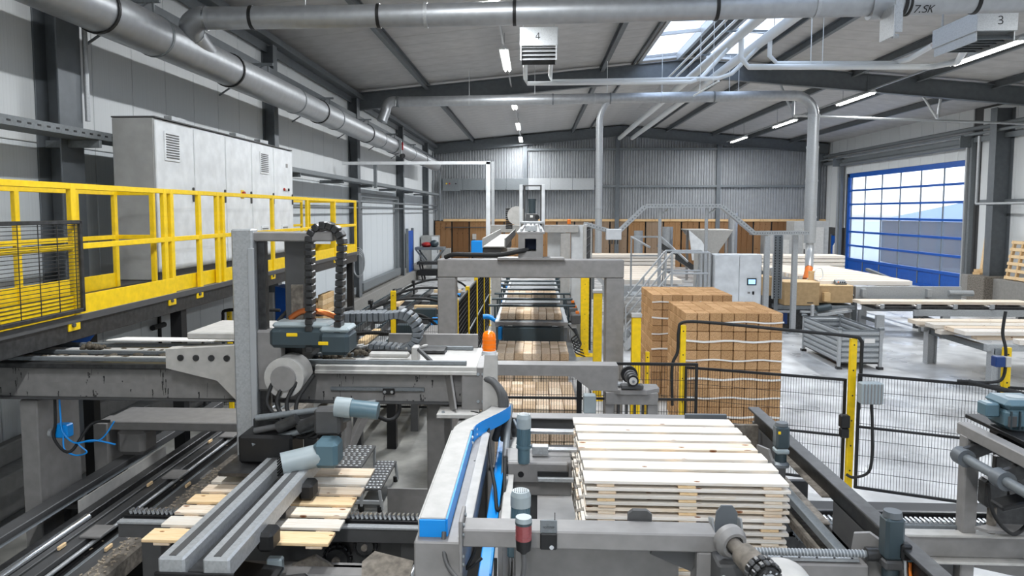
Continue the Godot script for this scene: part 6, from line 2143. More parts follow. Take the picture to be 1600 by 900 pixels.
func robot() -> void:
	# pallet deck held by the gripper
	var d := pallet_deck("pallet deck of knotty boards held under the robot's gripper", V(-1.87, 1.49, -5.06), "")
	var k := 0
	for ch in d.get_children():
		if String(ch.name).begins_with("deck"):
			ch.material_override = M[["raw0", "pine2", "pine1", "raw0", "pine3", "pine2", "pine3"][k]]
		k += 1
	var o := thing("gripper_robot", "grey gantry robot with mast, cable chains and a long double-beam gripper", "robot", V(-2.1, 1.5, -5.7))
	# carriage on the girder
	var b := mb()
	b.prism([Vector2(-3.05, 2.46), Vector2(-2.35, 2.50), Vector2(-2.2, 2.46), Vector2(-2.2, 1.92), Vector2(-2.38, 1.95), Vector2(-2.62, 2.20), Vector2(-3.05, 2.30)], Transform3D(Basis(), V(0, 0, -6.0)), 0.12)
	part(b, "carriage_plate", M.grey_light, o)
	for i in 4:
		b = mb()
		b.cyl(V(-2.92 + i * 0.13, 2.39, -5.88), V(-2.92 + i * 0.13, 2.39, -5.865), 0.026, 12)
		part(b, "hole", M.iron, o)
	bx(o, "carriage_top", V(-2.45, 2.56, -6.3), V(0.9, 0.06, 0.7), M.grey_light, 0.01)
	bx(o, "carriage_block", V(-2.15, 2.45, -6.2), V(0.5, 0.22, 0.5), M.iron, 0.02)
	# mast
	bx(o, "mast", V(-2.30, 2.50, -5.74), V(0.17, 1.92, 0.13), M.galv, 0.012)
	bx(o, "mast_rail", V(-2.225, 2.46, -5.67), V(0.05, 1.7, 0.02), M.alu)
	bx(o, "mast_rack", V(-2.18, 2.46, -5.80), V(0.06, 1.8, 0.08), M.iron)
	bx(o, "inner_mast", V(-1.95, 2.98, -6.0), V(0.19, 0.86, 0.16), M.grey_dark, 0.01)
	bx(o, "mast_cover", V(-1.94, 2.80, -5.91), V(0.10, 0.4, 0.02), M.worn_concrete)
	bx(o, "top_arm", V(-1.98, 3.40, -5.78), V(0.78, 0.075, 0.14), M.grey, 0.01)
	# standing cable chain loop
	var path := [V(-1.79, 2.5, -5.76)]
	path.append(V(-1.78, 3.3, -5.76))
	path.append_array(arc(V(-1.65, 3.36, -5.76), V(-1, 0, 0), V(0, 1, 0), 0.13, 0, 180, 9))
	path.append(V(-1.53, 3.2, -5.76))
	path.append(V(-1.56, 2.62, -5.76))
	chain(o, path, 0.12, 0.06, 0.055, M.iron)
	b = mb()
	b.tube(arc(V(-1.65, 3.36, -5.76), V(-1, 0, 0), V(0, 1, 0), 0.10, 0, 180, 10), 0.02, 6)
	part(b, "chain_guide", M.grey, o)
	# lying cable chain
	path = [V(-1.75, 2.66, -6.45), V(-1.35, 2.665, -6.5)]
	path.append_array(arc(V(-1.22, 2.50, -6.62), V(0, 1, 0), V(1, 0, 0), 0.165, 5, 175, 9))
	path.append(V(-1.5, 2.36, -6.6))
	chain(o, path, 0.20, 0.085, 0.05, M.steel_col)
	# drive motors
	o.set_meta("label", o.get_meta("label"))
	bx(o, "drive_housing", V(-1.86, 2.59, -5.85), V(0.50, 0.16, 0.30), M.motor_dark, 0.03)
	bx(o, "drive_housing", V(-1.58, 2.55, -5.82), V(0.24, 0.18, 0.30), M.motor_dark, 0.03)
	bx(o, "drive_cover", V(-1.86, 2.69, -5.85), V(0.46, 0.05, 0.26), M.motor_cap, 0.02)
	bx(o, "drive_cover", V(-1.58, 2.66, -5.82), V(0.24, 0.05, 0.26), M.motor_cap, 0.02)
	bx(o, "yellow_plate", V(-1.92, 2.62, -5.695), V(0.09, 0.028, 0.008), M.yellow)
	bx(o, "yellow_plate", V(-1.66, 2.56, -5.665), V(0.08, 0.028, 0.008), M.yellow)
	b = mb()
	b.cyl(V(-1.98, 2.28, -5.9), V(-1.98, 2.28, -5.66), 0.16, 24)
	part(b, "gear_housing", M.grey_light, o)
	b = mb()
	b.cyl(V(-1.98, 2.28, -5.66), V(-1.98, 2.28, -5.63), 0.10, 20)
	part(b, "gear_cap", M.grey, o)
	bx(o, "gear_bracket", V(-2.14, 2.40, -5.8), V(0.22, 0.5, 0.14), M.grey, 0.02)
	b = mb()
	b.tube(smooth([V(-2.0, 2.72, -5.9), V(-1.9, 2.78, -5.9), V(-1.75, 2.78, -5.9), V(-1.6, 2.72, -5.95)]), 0.025, 8)
	part(b, "copper_hose", M.copper, o)
	b = mb()
	for i in 4:
		b.tube(smooth([V(-2.05 + 0.1 * i, 2.3, -5.7), V(-2.1 + 0.08 * i, 2.1, -5.6), V(-1.95 + 0.05 * i, 1.95, -5.55), V(-1.8 + 0.1 * i, 1.85, -5.5), V(-1.6, 1.95 + 0.04 * i, -5.5)]), 0.016, 6)
	b.tube(smooth([V(-2.1, 2.7, -5.9), V(-2.0, 2.8, -6.0), V(-1.8, 2.74, -6.0), V(-1.5, 2.8, -6.0)]), 0.016, 6)
	part(b, "cables", M.rubber, o)
	# gripper head
	bx(o, "head_plate", V(-2.05, 1.64, -5.5), V(0.62, 0.04, 0.5), M.iron, 0.01)
	bx(o, "head_block", V(-2.05, 1.78, -5.55), V(0.42, 0.22, 0.3), M.black, 0.02)
	bx(o, "head_block", V(-1.85, 1.92, -5.65), V(0.7, 0.14, 0.2), M.iron, 0.02)
	for i in 3:
		b = mb()
		b.cyl(V(-2.15, 1.82 + i * 0.09, -5.42 - i * 0.04), V(-1.42 + i * 0.1, 2.0 + i * 0.06, -5.55), 0.025, 10)
		part(b, "rod", M.grey_dark if i % 2 else M.galv_dull, o)
	for i in 3:
		b = mb()
		b.cyl(V(-1.95 + i * 0.16, 1.95, -5.42), V(-1.80 + i * 0.16, 2.02, -5.42), 0.045, 12)
		part(b, "cylinder", M.iron, o)
	# gear motor on the head
	b = mb()
	b.cyl(V(-1.83, 1.76, -5.15), V(-1.58, 1.80, -5.25), 0.085, 18)
	part(b, "gear_motor", M.motor_cap, o)
	bx(o, "gear_box", V(-1.52, 1.82, -5.27), V(0.18, 0.2, 0.2), M.motor, 0.03)
	b = mb()
	for i in 7:
		b.box(V(-1.84, 1.70 + i * 0.02, -5.145), V(0.008, 0.008, 0.12))
	part(b, "fan_grille", M.black, o)
	b = mb()
	b.cyl(V(-1.48, 2.14, -5.35), V(-1.36, 2.13, -5.35), 0.075, 16)
	part(b, "motor_flange", M.motor_cap, o)
	b = mb()
	b.cyl(V(-1.36, 2.13, -5.35), V(-1.16, 2.11, -5.35), 0.065, 16)
	part(b, "gear_motor", M.motor, o)
	bx(o, "motor_bracket", V(-1.55, 2.02, -5.4), V(0.2, 0.2, 0.12), M.grey_dark, 0.02)
	# two long beams
	for q in [[-1.97, 0.15, 1.66], [-1.72, 0.15, 1.66]]:
		bx(o, "gripper_beam", V(q[0], q[2], -4.70), V(q[1], 0.12, 1.85), M.galv, 0.012)
		bx(o, "beam_slot", V(q[0], q[2] + 0.062, -4.70), V(0.04, 0.004, 1.8), M.grey_dark, 0.0)
	bx(o, "end_plate", V(-1.84, 1.59, -3.77), V(0.44, 0.10, 0.02), M.black)
	bx(o, "beam_web", V(-1.84, 1.62, -4.70), V(0.1, 0.03, 1.8), M.iron)
	for z in [-4.3, -5.1]:
		bx(o, "claw", V(-1.62, 1.60, z), V(0.10, 0.12, 0.16), M.black, 0.02)
		bx(o, "claw", V(-2.02, 1.60, z), V(0.08, 0.12, 0.16), M.black, 0.02)
	bx(o, "claw_pad", V(-1.9, 1.575, -4.75), V(0.5, 0.055, 0.1), M.iron)

# links of a cable chain along a path
func chain(o: Node3D, path: Array, w: float, h: float, step: float, m: Material) -> void:
	var pos := []
	var carry := 0.0
	for i in path.size() - 1:
		var a: Vector3 = path[i]
		var c: Vector3 = path[i + 1]
		var L := (c - a).length()
		var t := carry
		while t < L:
			pos.append([a.lerp(c, t / L), (c - a).normalized()])
			t += step
		carry = t - L
	for q in pos:
		var zd := V(0, 0, 1)
		var dir: Vector3 = q[1]
		bx(o, "chain_link", q[0], V(step * 0.9, h, w), m, 0.008, Basis(dir, zd.cross(dir), zd))

func cable_post() -> void:
	var o := thing("cable_channel", "grey and bright blue cable channel running away from the camera on a grey beam", "cable channel", V(-0.5, 0, -4.9))
	# beam and front post below
	bx(o, "beam", V(-0.49, 1.74, -4.9), V(0.25, 0.32, 2.5), M.grey, 0.008)
	bx(o, "post", V(-0.49, 0.8, -3.82), V(0.25, 1.6, 0.22), M.grey, 0.01)
	bx(o, "post", V(-0.49, 0.8, -5.95), V(0.22, 1.6, 0.22), M.grey, 0.01)
	bx(o, "side_flange", V(-0.365, 1.90, -4.85), V(0.06, 0.012, 2.3), M.grey_light)
	# lid and blue sides, straight part
	bx(o, "lid", V(-0.525, 1.995, -4.5), V(0.135, 0.012, 1.56), M.grey_light, 0.004)
	bx(o, "blue_front", V(-0.525, 1.945, -3.715), V(0.14, 0.095, 0.012), M.blue, 0.003)
	bx(o, "blue_side", V(-0.452, 1.945, -4.5), V(0.012, 0.10, 1.56), M.blue, 0.002)
	bx(o, "grey_side", V(-0.597, 1.945, -4.5), V(0.012, 0.10, 1.56), M.grey_light, 0.002)
	# the S-bend
	var n := 12
	var lid := mb()
	var sides := [mb(), mb()]
	for i in n:
		var t0 := float(i) / n
		var t1 := float(i + 1) / n
		var f0 := t0 * t0 * (3 - 2 * t0)
		var f1 := t1 * t1 * (3 - 2 * t1)
		var a := V(-0.59 + 0.25 * f0, 2.0, -5.28 - 0.72 * t0)
		var c := V(-0.59 + 0.25 * f1, 2.0, -5.28 - 0.72 * t1)
		var w := V(0.15, 0, 0.0)
		var dn := V(0, -0.012, 0)
		lid.face([a, a + w, c + w, c], V(0, 1, 0))
		lid.face([a + dn, a + w + dn, c + w + dn, c + dn], V(0, -1, 0))
		for s in [0.0, 0.15]:
			var side: MB = sides[1 if s > 0.0 else 0]
			var p := a + V(s, 0, 0)
			var q := c + V(s, 0, 0)
			var nn := V(1, 0, 0.4) if s > 0.0 else V(-1, 0, -0.4)
			side.face([p + V(0, 0.004, 0), q + V(0, 0.004, 0), q + V(0, -0.10, 0), p + V(0, -0.10, 0)], nn.normalized())
			side.face([p + V(-0.006, 0.004, 0), q + V(-0.006, 0.004, 0), q + V(-0.006, -0.10, 0), p + V(-0.006, -0.10, 0)], -nn.normalized())
	part(lid, "bend_lid", M.grey_light, o)
	part(sides[0], "bend_side", M.grey_light, o)
	part(sides[1], "bend_side", M.blue, o)
	bx(o, "lid_slot", V(-0.47, 2.004, -5.75), V(0.07, 0.006, 0.012), M.black, 0.0, Basis(V(0, 1, 0), -0.5))
	bx(o, "seam", V(-0.525, 1.985, -5.285), V(0.13, 0.02, 0.012), M.blue_dark)
	bolts(o, [V(-0.43, 1.97, -5.4), V(-0.43, 1.93, -5.4), V(-0.40, 1.97, -5.5), V(-0.40, 1.93, -5.5), V(-0.445, 1.97, -5.2), V(-0.445, 1.93, -5.2)], V(1, 0, 0.3), 0.010, M.paper)
	# second blue channel, deeper
	o = thing("cable_channel", "narrow bright blue channel low beside the grey beam", "cable channel", V(-0.3, 1.4, -5))
	bx(o, "channel", V(-0.27, 1.55, -5.2), V(0.07, 0.09, 2.6), M.blue, 0.006)
	bx(o, "lip", V(-0.235, 1.60, -5.2), V(0.012, 0.02, 2.6), M.blue)
	bx(o, "strap", V(-0.27, 1.6, -4.45), V(0.08, 0.012, 0.02), M.blue_dark)
	bx(o, "strap", V(-0.33, 1.53, -4.6), V(0.06, 0.03, 0.06), M.grey_dark)
	bx(o, "strap", V(-0.33, 1.53, -5.8), V(0.06, 0.03, 0.06), M.grey_dark)
	o = thing("support_plate", "long grey plate with a folded edge right of the blue channel", "plate", V(-0.17, 0.2, -5))
	bx(o, "plate", V(-0.19, 1.25, -5.1), V(0.03, 0.9, 1.9), M.grey)
	bx(o, "fold", V(-0.17, 1.70, -5.1), V(0.06, 0.02, 1.9), M.grey_light)
	bx(o, "foot", V(-0.19, 0.4, -4.4), V(0.06, 0.8, 0.2), M.grey_light)
	bx(o, "foot", V(-0.19, 0.4, -5.8), V(0.06, 0.8, 0.2), M.grey)
	var b := mb()
	b.tube(smooth([V(-0.20, 1.95, -6.15), V(-0.21, 1.85, -5.9), V(-0.22, 1.6, -5.5), V(-0.22, 1.4, -5.3)]), 0.028, 10)
	b.tube(smooth([V(-0.16, 1.9, -5.9), V(-0.10, 1.8, -5.75), V(-0.12, 1.7, -5.7), V(-0.19, 1.72, -5.75)]), 0.012, 6)
	solo(b, "air_pipe", M.galv_dull, "slanted grey pipe beside the blue channel's bend", "pipe")
	b = mb()
	b.tube(smooth([V(-0.36, 1.95, -5.7), V(-0.31, 1.8, -5.2), V(-0.26, 1.7, -4.9), V(-0.24, 1.62, -4.75), V(-0.2, 1.68, -4.8), V(-0.2, 1.85, -5.1)]), 0.012, 6)
	solo(b, "cable", M.rubber, "longer black cable hanging between the two blue channels", "cable")
	b = mb()
	b.tube(smooth([V(-0.40, 1.9, -4.9), V(-0.38, 1.75, -4.8), V(-0.4, 1.6, -4.6), V(-0.45, 1.5, -4.5)]), 0.010, 6)
	solo(b, "cable", M.rubber, "short thin black cable on the grey beam beside the blue channel", "cable")
	b = mb()
	b.tube(smooth([V(-0.465, 1.93, -3.71), V(-0.46, 1.85, -3.66), V(-0.42, 1.78, -3.6), V(-0.3, 1.72, -3.5), V(-0.19, 1.73, -3.45), V(-0.08, 1.78, -3.4), V(-0.045, 1.9, -3.36), V(-0.045, 2.0, -3.36)], 6), 0.012, 8)
	solo(b, "cable", M.hose, "grey cable looping from the blue channel's end to the red lamp", "cable")
	b = mb()
	b.tube(smooth([V(-0.33, 1.85, -3.95), V(-0.32, 1.75, -3.9), V(-0.36, 1.66, -3.85), V(-0.28, 1.7, -3.9)]), 0.008, 6)
	solo(b, "cable", M.rubber, "small dark cable under the foreground beam, left one", "cable")
	b = mb()
	b.tube(smooth([V(-0.20, 1.75, -3.8), V(-0.19, 1.62, -3.7), V(-0.14, 1.56, -3.7), V(-0.02, 1.56, -3.7)]), 0.009, 6)
	solo(b, "cable", M.rubber, "small dark cable under the foreground beam, right one", "cable")

func gear_motor(at: Vector3, r: float, h: float, label: String) -> void:
	# standing motor: at = foot; ribs, terminal flange and a slotted fan cap
	var o := thing("gear_motor", label, "motor", at)
	var b := mb()
	b.cyl(at, at + V(0, h * 0.3, 0), r * 0.85, 20)
	part(b, "gear_case", M.motor, o)
	b = mb()
	b.cyl(at + V(0, h * 0.3, 0), at + V(0, h * 0.36, 0), r * 1.05, 20)
	part(b, "flange", M.motor, o)
	b = mb()
	b.cyl(at + V(0, h * 0.36, 0), at + V(0, h * 0.72, 0), r * 0.88, 20)
	for i in 16:
		var t := TAU * i / 16
		b.box(at + V(cos(t) * r * 0.92, h * 0.54, sin(t) * r * 0.92), V(0.004, h * 0.36, r * 0.1), 0.0, Basis(V(0, 1, 0), -t + PI / 2))
	part(b, "stator", M.motor, o)
	b = mb()
	b.lathe([Vector2(r * 1.02, 0), Vector2(r * 1.02, h * 0.2), Vector2(r * 0.85, h * 0.28), Vector2(0, h * 0.285)], at + V(0, h * 0.71, 0), V(0, 1, 0), 22)
	part(b, "fan_cap", M.motor_cap, o)
	b = mb()
	for i in 7:
		var x := (i - 3) * r * 0.2
		var l := sqrt(maxf(0.0, 0.5 * r * r - x * x)) * 1.7
		b.box(at + V(x, h * 0.997, 0), V(r * 0.1, 0.003, l))
	part(b, "fan_slots", M.motor_dark, o)

func front_stacker() -> void:
	# stack of pallet decks on a lifting table
	var ord := ["topmost, all seven boards in view", "second from the top", "third from the top", "fourth from the top", "fifth from the top", "sixth from the top", "seventh from the top", "eighth from the top", "ninth from the top", "tenth from the top", "eleventh from the top", "twelfth from the top", "thirteenth from the top", "fourteenth from the top", "fifteenth from the top", "lowest of the stack"]
	var r := RandomNumberGenerator.new()
	r.seed = 21
	var c := V(0.91, 0, -4.975)
	var first := pallet_deck("pallet deck in the big front stack, %s" % ord[0], c + V(0, 1.958, 0), "pallet decks in the front stack")
	for i in range(1, 16):
		var p := dup(first, c + V(r.randf_range(-0.012, 0.012), 1.958 - i * 0.0425, r.randf_range(-0.012, 0.012)), "pallet deck in the big front stack, %s" % ord[i])
		var k := 0
		for ch in p.get_children():
			if ch is MeshInstance3D and String(ch.name).begins_with("deck"):
				ch.material_override = M["pine%d" % [0, 2, 1, 0, 2][(i * 3 + k) % 5]]
			elif (i + k) % 2:
				ch.material_override = M[["raw0", "pine3", "pine1"][(i + k) % 3]]
			k += 1
	var o := thing("lifting_table", "dark lifting table under the front pallet deck stack", "table", V(0.91, 0, -4.975))
	bx(o, "top", V(0.91, 1.27, -4.975), V(1.16, 0.1, 1.3), M.iron)
	bx(o, "column", V(0.91, 0.6, -4.975), V(0.7, 1.2, 0.8), M.black)
	# guide beams behind the stack
	o = thing("back_frame", "dark horizontal guide beams behind the front stack", "frame", V(0.3, 0, -6.2))
	bx(o, "beam", V(0.62, 1.775, -6.25), V(1.85, 0.13, 0.10), M.grey_dark)
	bx(o, "flange", V(0.62, 1.845, -6.22), V(1.85, 0.014, 0.16), M.grey)
	bx(o, "beam", V(0.10, 1.62, -5.95), V(0.62, 0.10, 0.08), M.grey_dark)
	bx(o, "rail", V(0.10, 1.665, -5.8), V(0.62, 0.02, 0.03), M.shiny)
	for x in [-0.2, 1.5]:
		bx(o, "leg", V(x, 0.87, -6.25), V(0.12, 1.74, 0.12), M.grey_dark)
	bx(o, "tie", V(-0.2, 1.55, -6.1), V(0.1, 0.3, 0.3), M.grey_dark)
	var b := mb()
	b.tube(smooth([V(1.30, 1.93, -5.78), V(1.42, 1.94, -5.78), V(1.48, 1.90, -5.76), V(1.49, 1.80, -5.74), V(1.49, 1.72, -5.74)]), 0.02, 10)
	part(b, "air_pipe", M.galv, o)
	bx(o, "end_plate", V(1.42, 1.78, -6.05), V(0.34, 0.3, 0.03), M.steel_col)
	bolts(o, [V(1.40, 1.87, -6.03), V(1.50, 1.87, -6.03), V(1.46, 1.80, -6.03)], V(0, 0, 1), 0.02)
	# left clamp carriage with its motor
	o = thing("clamp_carriage", "grey clamp carriage with screw and linear rail left of the front stack, rear one", "carriage", V(0, 1.5, -5.2))
	bx(o, "plate", V(0.03, 1.72, -5.2), V(0.44, 0.15, 0.05), M.grey, 0.01)
	bx(o, "body", V(0.03, 1.66, -5.38), V(0.50, 0.26, 0.30), M.grey, 0.01)
	b = mb()
	b.cyl(V(-0.09, 1.71, -5.175), V(-0.09, 1.71, -5.170), 0.022, 14)
	part(b, "hole", M.black, o)
	bx(o, "slot", V(0.14, 1.72, -5.168), V(0.22, 0.035, 0.01), M.black, 0.002)
	bx(o, "linear_rail", V(0.16, 1.685, -5.15), V(0.26, 0.03, 0.03), M.galv)
	b = mb()
	b.cyl(V(0.02, 1.84, -5.35), V(0.36, 1.84, -5.35), 0.02, 12)
	b.cyl(V(-0.10, 1.90, -5.6), V(0.34, 1.90, -5.6), 0.022, 12)
	part(b, "screw", M.shiny, o)
	bx(o, "nut", V(0.05, 1.84, -5.35), V(0.12, 0.06, 0.07), M.galv)
	bx(o, "side_cheek", V(-0.205, 1.62, -5.25), V(0.03, 0.46, 0.16), M.grey_dark, 0.008)
	bx(o, "leg", V(-0.05, 0.75, -5.4), V(0.16, 1.5, 0.16), M.grey_dark)
	bolts(o, [V(-0.19, 1.6, -5.15), V(-0.19, 1.5, -5.15), V(-0.19, 1.7, -5.15)], V(0, 0, 1), 0.014)
	gear_motor(V(-0.07, 1.79, -5.2), 0.052, 0.36, "blue-grey gear motor standing upright on the rear clamp carriage")
	gear_motor(V(-0.07, 1.74, -4.0), 0.056, 0.31, "blue-grey gear motor with pale slotted cap behind the red lamp")
	# near carriage body under the foreground beam
	o = thing("clamp_carriage", "grey carriage with bolted linear rail under the foreground beam", "carriage", V(0.3, 1.5, -3.8))
	bx(o, "body", V(0.33, 1.76, -3.86), V(0.86, 0.20, 0.22), M.grey, 0.01)
	bx(o, "ledge", V(0.33, 1.87, -3.84), V(0.90, 0.025, 0.20), M.grey_light)
	bx(o, "linear_rail", V(0.36, 1.90, -3.78), V(0.62, 0.035, 0.03), M.galv)
	for i in 7:
		b = mb()
		b.cyl(V(0.10 + i * 0.08, 1.905, -3.766), V(0.10 + i * 0.08, 1.905, -3.762), 0.007, 8)
		part(b, "bolt", M.black, o)
	bx(o, "rail_slider", V(0.47, 1.895, -3.76), V(0.11, 0.05, 0.06), M.iron, 0.008)
	bx(o, "motor_foot", V(-0.06, 1.78, -3.95), V(0.16, 0.12, 0.18), M.motor, 0.01)
	bx(o, "leg", V(0.0, 0.83, -3.95), V(0.18, 1.66, 0.18), M.grey_dark)
	# foreground beam
	o = thing("stop_beam", "grey foreground beam with a leg bent down at its right end", "beam", V(0.3, 1.3, -3.56))
	bx(o, "beam", V(0.27, 1.995, -3.57), V(1.24, 0.09, 0.15), M.grey, 0.007)
	bx(o, "drop_leg", V(0.842, 1.64, -3.57), V(0.095, 0.618, 0.15), M.grey, 0.007)
	bx(o, "gusset", V(0.70, 1.91, -3.57), V(0.22, 0.10, 0.02), M.grey_dark, 0.002, Basis(V(0, 0, 1), -0.4))
	bx(o, "flange_plate", V(-0.355, 1.96, -3.57), V(0.018, 0.26, 0.20), M.grey)
	bolts(o, [V(-0.345, 2.02, -3.48), V(-0.345, 2.06, -3.50), V(-0.345, 1.91, -3.48), V(-0.345, 1.87, -3.48), V(-0.345, 2.07, -3.6)], V(1, 0, 0), 0.010)
	b = mb()
	b.prism([Vector2(0.48, 2.02), Vector2(0.60, 2.02), Vector2(0.60, 2.07), Vector2(0.575, 2.09), Vector2(0.505, 2.09), Vector2(0.48, 2.07)], Transform3D(Basis(), V(0, 0, -3.68)), 0.03)
	part(b, "bumper", M.grey_dark, o)
	# emergency stop plate
	o = thing("stop_plate", "grey and black plate lettered NOTSTOP on the foreground beam", "sign", V(0.075, 1.98, -3.49))
	bx(o, "upper_plate", V(0.075, 2.07, -3.485), V(0.082, 0.065, 0.012), M.galv_dull, 0.003)
	bx(o, "lower_plate", V(0.075, 1.995, -3.482), V(0.082, 0.082, 0.012), M.black, 0.006)
	b = mb()
	b.cyl(V(0.09, 1.973, -3.474), V(0.09, 1.973, -3.465), 0.011, 14)
	part(b, "key_cylinder", M.shiny, o)
	b = mb()
	b.cyl(V(0.105, 2.09, -3.485), V(0.105, 2.14, -3.485), 0.002, 6)
	part(b, "pin", M.black, o)
	lettering(o, "lettering", "NOTSTOP", 0.0095, M.print, Transform3D(Basis(), V(0.075, 2.067, -3.4785)))
	# red lamp
	o = thing("signal_lamp", "red signal lamp with grey cap and black base before the foreground beam", "lamp", V(-0.045, 1.93, -3.36))
	for q in [[0.0, 0.012, 0.030, 0.02, "black"], [0.02, 0.034, 0.038, 0.05, "black"], [0.07, 0.038, 0.038, 0.075, "red_lens"], [0.145, 0.040, 0.040, 0.012, "motor_dark"], [0.157, 0.040, 0.037, 0.022, "motor_cap"]]:
		b = mb()
		var at := V(-0.045, 1.99 + q[0], -3.36)
		b.cyl(at, at + V(0, q[3], 0), q[1], 20, q[2])
		part(b, {0.0: "gland", 0.02: "base", 0.07: "lens", 0.145: "seal", 0.157: "cap"}[q[0]], M[q[4]], o)
	for i in 5:
		b = mb()
		b.ring(V(-0.045, 2.065 + i * 0.014, -3.36), V(0, 1, 0), 0.0395, 0.003, 0.004, 18)
		part(b, "lens_rib", M.red_lens, o)
	# box marked 15
	o = thing("valve_box", "small pale box marked 15 at the bottom edge", "box", V(0.02, 1.6, -3.4))
	bx(o, "housing", V(0.02, 1.72, -3.42), V(0.085, 0.16, 0.06), M.motor_cap, 0.006)
	bx(o, "lid_step", V(0.02, 1.775, -3.395), V(0.085, 0.06, 0.02), M.motor_cap, 0.004)
	lettering(o, "number", "15", 0.022, M.print_orange, Transform3D(Basis(V(1, 0, 0), -0.1), V(0.012, 1.776, -3.384)))
	# chain conveyor in the bottom middle
	o = thing("chain_conveyor", "toothed chain conveyor crossing the bottom of the picture left of the blue channel", "conveyor", V(-1.7, 0, -4.9))
	bx(o, "beam", V(-1.75, 1.38, -4.93), V(2.3, 0.11, 0.16), M.grey_dark)
	bx(o, "top_rail", V(-1.75, 1.435, -4.86), V(2.3, 0.02, 0.05), M.galv)
	b = mb()
	for i in 70:
		b.box(V(-2.85 + i * 0.0325, 1.475, -4.95), V(0.022, 0.035, 0.05), 0.003, Basis(V(0, 0, 1), 0.35))
	var ch := part(b, "chain", M.shiny, o)
	ch.set_meta("kind", "stuff")
	bx(o, "chain_bed", V(-1.75, 1.448, -4.95), V(2.3, 0.02, 0.07), M.black)
	bx(o, "side_wall", V(-1.4, 1.18, -5.02), V(1.7, 0.36, 0.03), M.grey_dark)
	for q in [[-1.16, 1.29, 0.075], [-1.36, 1.19, 0.095]]:
		b = mb()
		b.cyl(V(q[0], q[1], -4.92), V(q[0], q[1], -4.86), q[2] * 0.8, 18)
		part(b, "sprocket", M.iron, o)
		b = mb()
		b.cyl(V(q[0], q[1], -4.86), V(q[0], q[1], -4.84), q[2] * 0.3, 12)
		part(b, "hub", M.worn_concrete, o)
		for i in 14:
			var t := TAU * i / 14
			bx(o, "chain_link", V(q[0] + cos(t) * q[2], q[1] + sin(t) * q[2], -4.89), V(0.018, 0.034, 0.04), M.black, 0.004, Basis(V(0, 0, 1), t))
	for i in 12:
		bx(o, "chain_link", V(-1.10 + i * 0.036, 1.365, -4.89), V(0.03, 0.02, 0.04), M.black, 0.004)
	for x in [-2.7, -0.85]:
		bx(o, "leg", V(x, 0.66, -4.98), V(0.14, 1.32, 0.14), M.grey_dark)
	o = thing("front_crossbeam", "dusty grey crossbeam at the bottom edge below the chain conveyor", "beam", V(-1.3, 0, -4.5))
	bx(o, "beam", V(-1.25, 1.24, -4.55), V(1.5, 0.10, 0.20), M.grey, 0.02)
	b = mb()
	b.prism([Vector2(-1.6, 1.28), Vector2(-1.42, 1.36), Vector2(-1.30, 1.29), Vector2(-1.05, 1.29), Vector2(-0.97, 1.36), Vector2(-0.80, 1.28)], Transform3D(Basis(), V(0, 0, -4.6)), 0.03)
	part(b, "bracket", M.worn_concrete, o)
	b = mb()
	b.prism([Vector2(-1.03, -4.35), Vector2(-0.74, -4.30), Vector2(-0.74, -4.52), Vector2(-1.0, -4.60), Vector2(-1.06, -4.50)], Transform3D(Basis(V(1, 0, 0), V(0, -0.25, 1).normalized(), V(0, -1, -0.25).normalized()), V(0, 0.34, 0)), 0.02)
	part(b, "guide_tongue", M.worn_concrete, o)
	bx(o, "leg", V(-1.8, 0.6, -4.55), V(0.14, 1.2, 0.14), M.iron)
	bx(o, "leg", V(-0.75, 0.6, -4.55), V(0.14, 1.2, 0.14), M.iron)
	o = thing("pusher_unit", "bright pneumatic cylinder unit at the bottom edge beside the blue channel", "cylinder", V(-0.75, 1.1, -4.2))
	for i in 3:
		b = mb()
		b.cyl(V(-0.86 + i * 0.06, 1.22, -4.0), V(-0.72 + i * 0.05, 1.42, -4.35), 0.018, 10)
		part(b, "cylinder", M.alu, o)
	bx(o, "clevis", V(-0.72, 1.30, -4.1), V(0.10, 0.12, 0.10), M.iron, 0.01)
	bolts(o, [V(-0.72, 1.36, -4.05), V(-0.68, 1.30, -4.04), V(-0.70, 1.25, -4.03)], V(0, 0, 1), 0.018, M.shiny)
	bx(o, "mount", V(-0.72, 1.12, -4.2), V(0.2, 0.2, 0.2), M.grey_dark)
	bx(o, "leg", V(-0.72, 0.5, -4.2), V(0.12, 1.02, 0.12), M.grey_dark)
	# black housings at the bottom edge
	o = thing("cover_box", "black dusty cover box at the bottom edge below the held pallet deck", "box", V(-1.6, 0, -4.1))
	bx(o, "cover", V(-1.50, 1.26, -4.15), V(0.34, 0.22, 0.34), M.iron, 0.03, Basis(V(0, 1, 0), 0.3))
	bx(o, "flap", V(-1.72, 1.40, -4.25), V(0.34, 0.02, 0.22), M.black, 0.004, Basis(V(0, 0, 1), -0.12))
	bx(o, "white_part", V(-1.62, 1.38, -4.4), V(0.10, 0.10, 0.06), M.motor_cap, 0.01)
	bx(o, "base", V(-1.55, 0.57, -4.2), V(0.4, 1.15, 0.4), M.black)
	# right side: long dark beam beside the stack
	o = thing("side_beam", "long dark slotted beam running toward the camera right of the front stack", "beam", V(1.78, 0, -4))
	bx(o, "top_flange", V(1.79, 2.0, -3.9), V(0.09, 0.02, 4.2), M.iron)
	bx(o, "upper_web", V(1.81, 1.93, -3.9), V(0.025, 0.13, 4.2), M.iron)
	bx(o, "web", V(1.81, 1.77, -3.1), V(0.025, 0.22, 2.6), M.grey_dark)
	bx(o, "web", V(1.81, 1.77, -5.7), V(0.025, 0.22, 0.7), M.grey_dark)
	bx(o, "lower_web", V(1.81, 1.65, -4.6), V(0.025, 0.08, 2.9), M.grey_dark)
	bx(o, "slot_lip", V(1.78, 1.87, -4.9), V(0.06, 0.014, 0.9), M.worn_concrete)
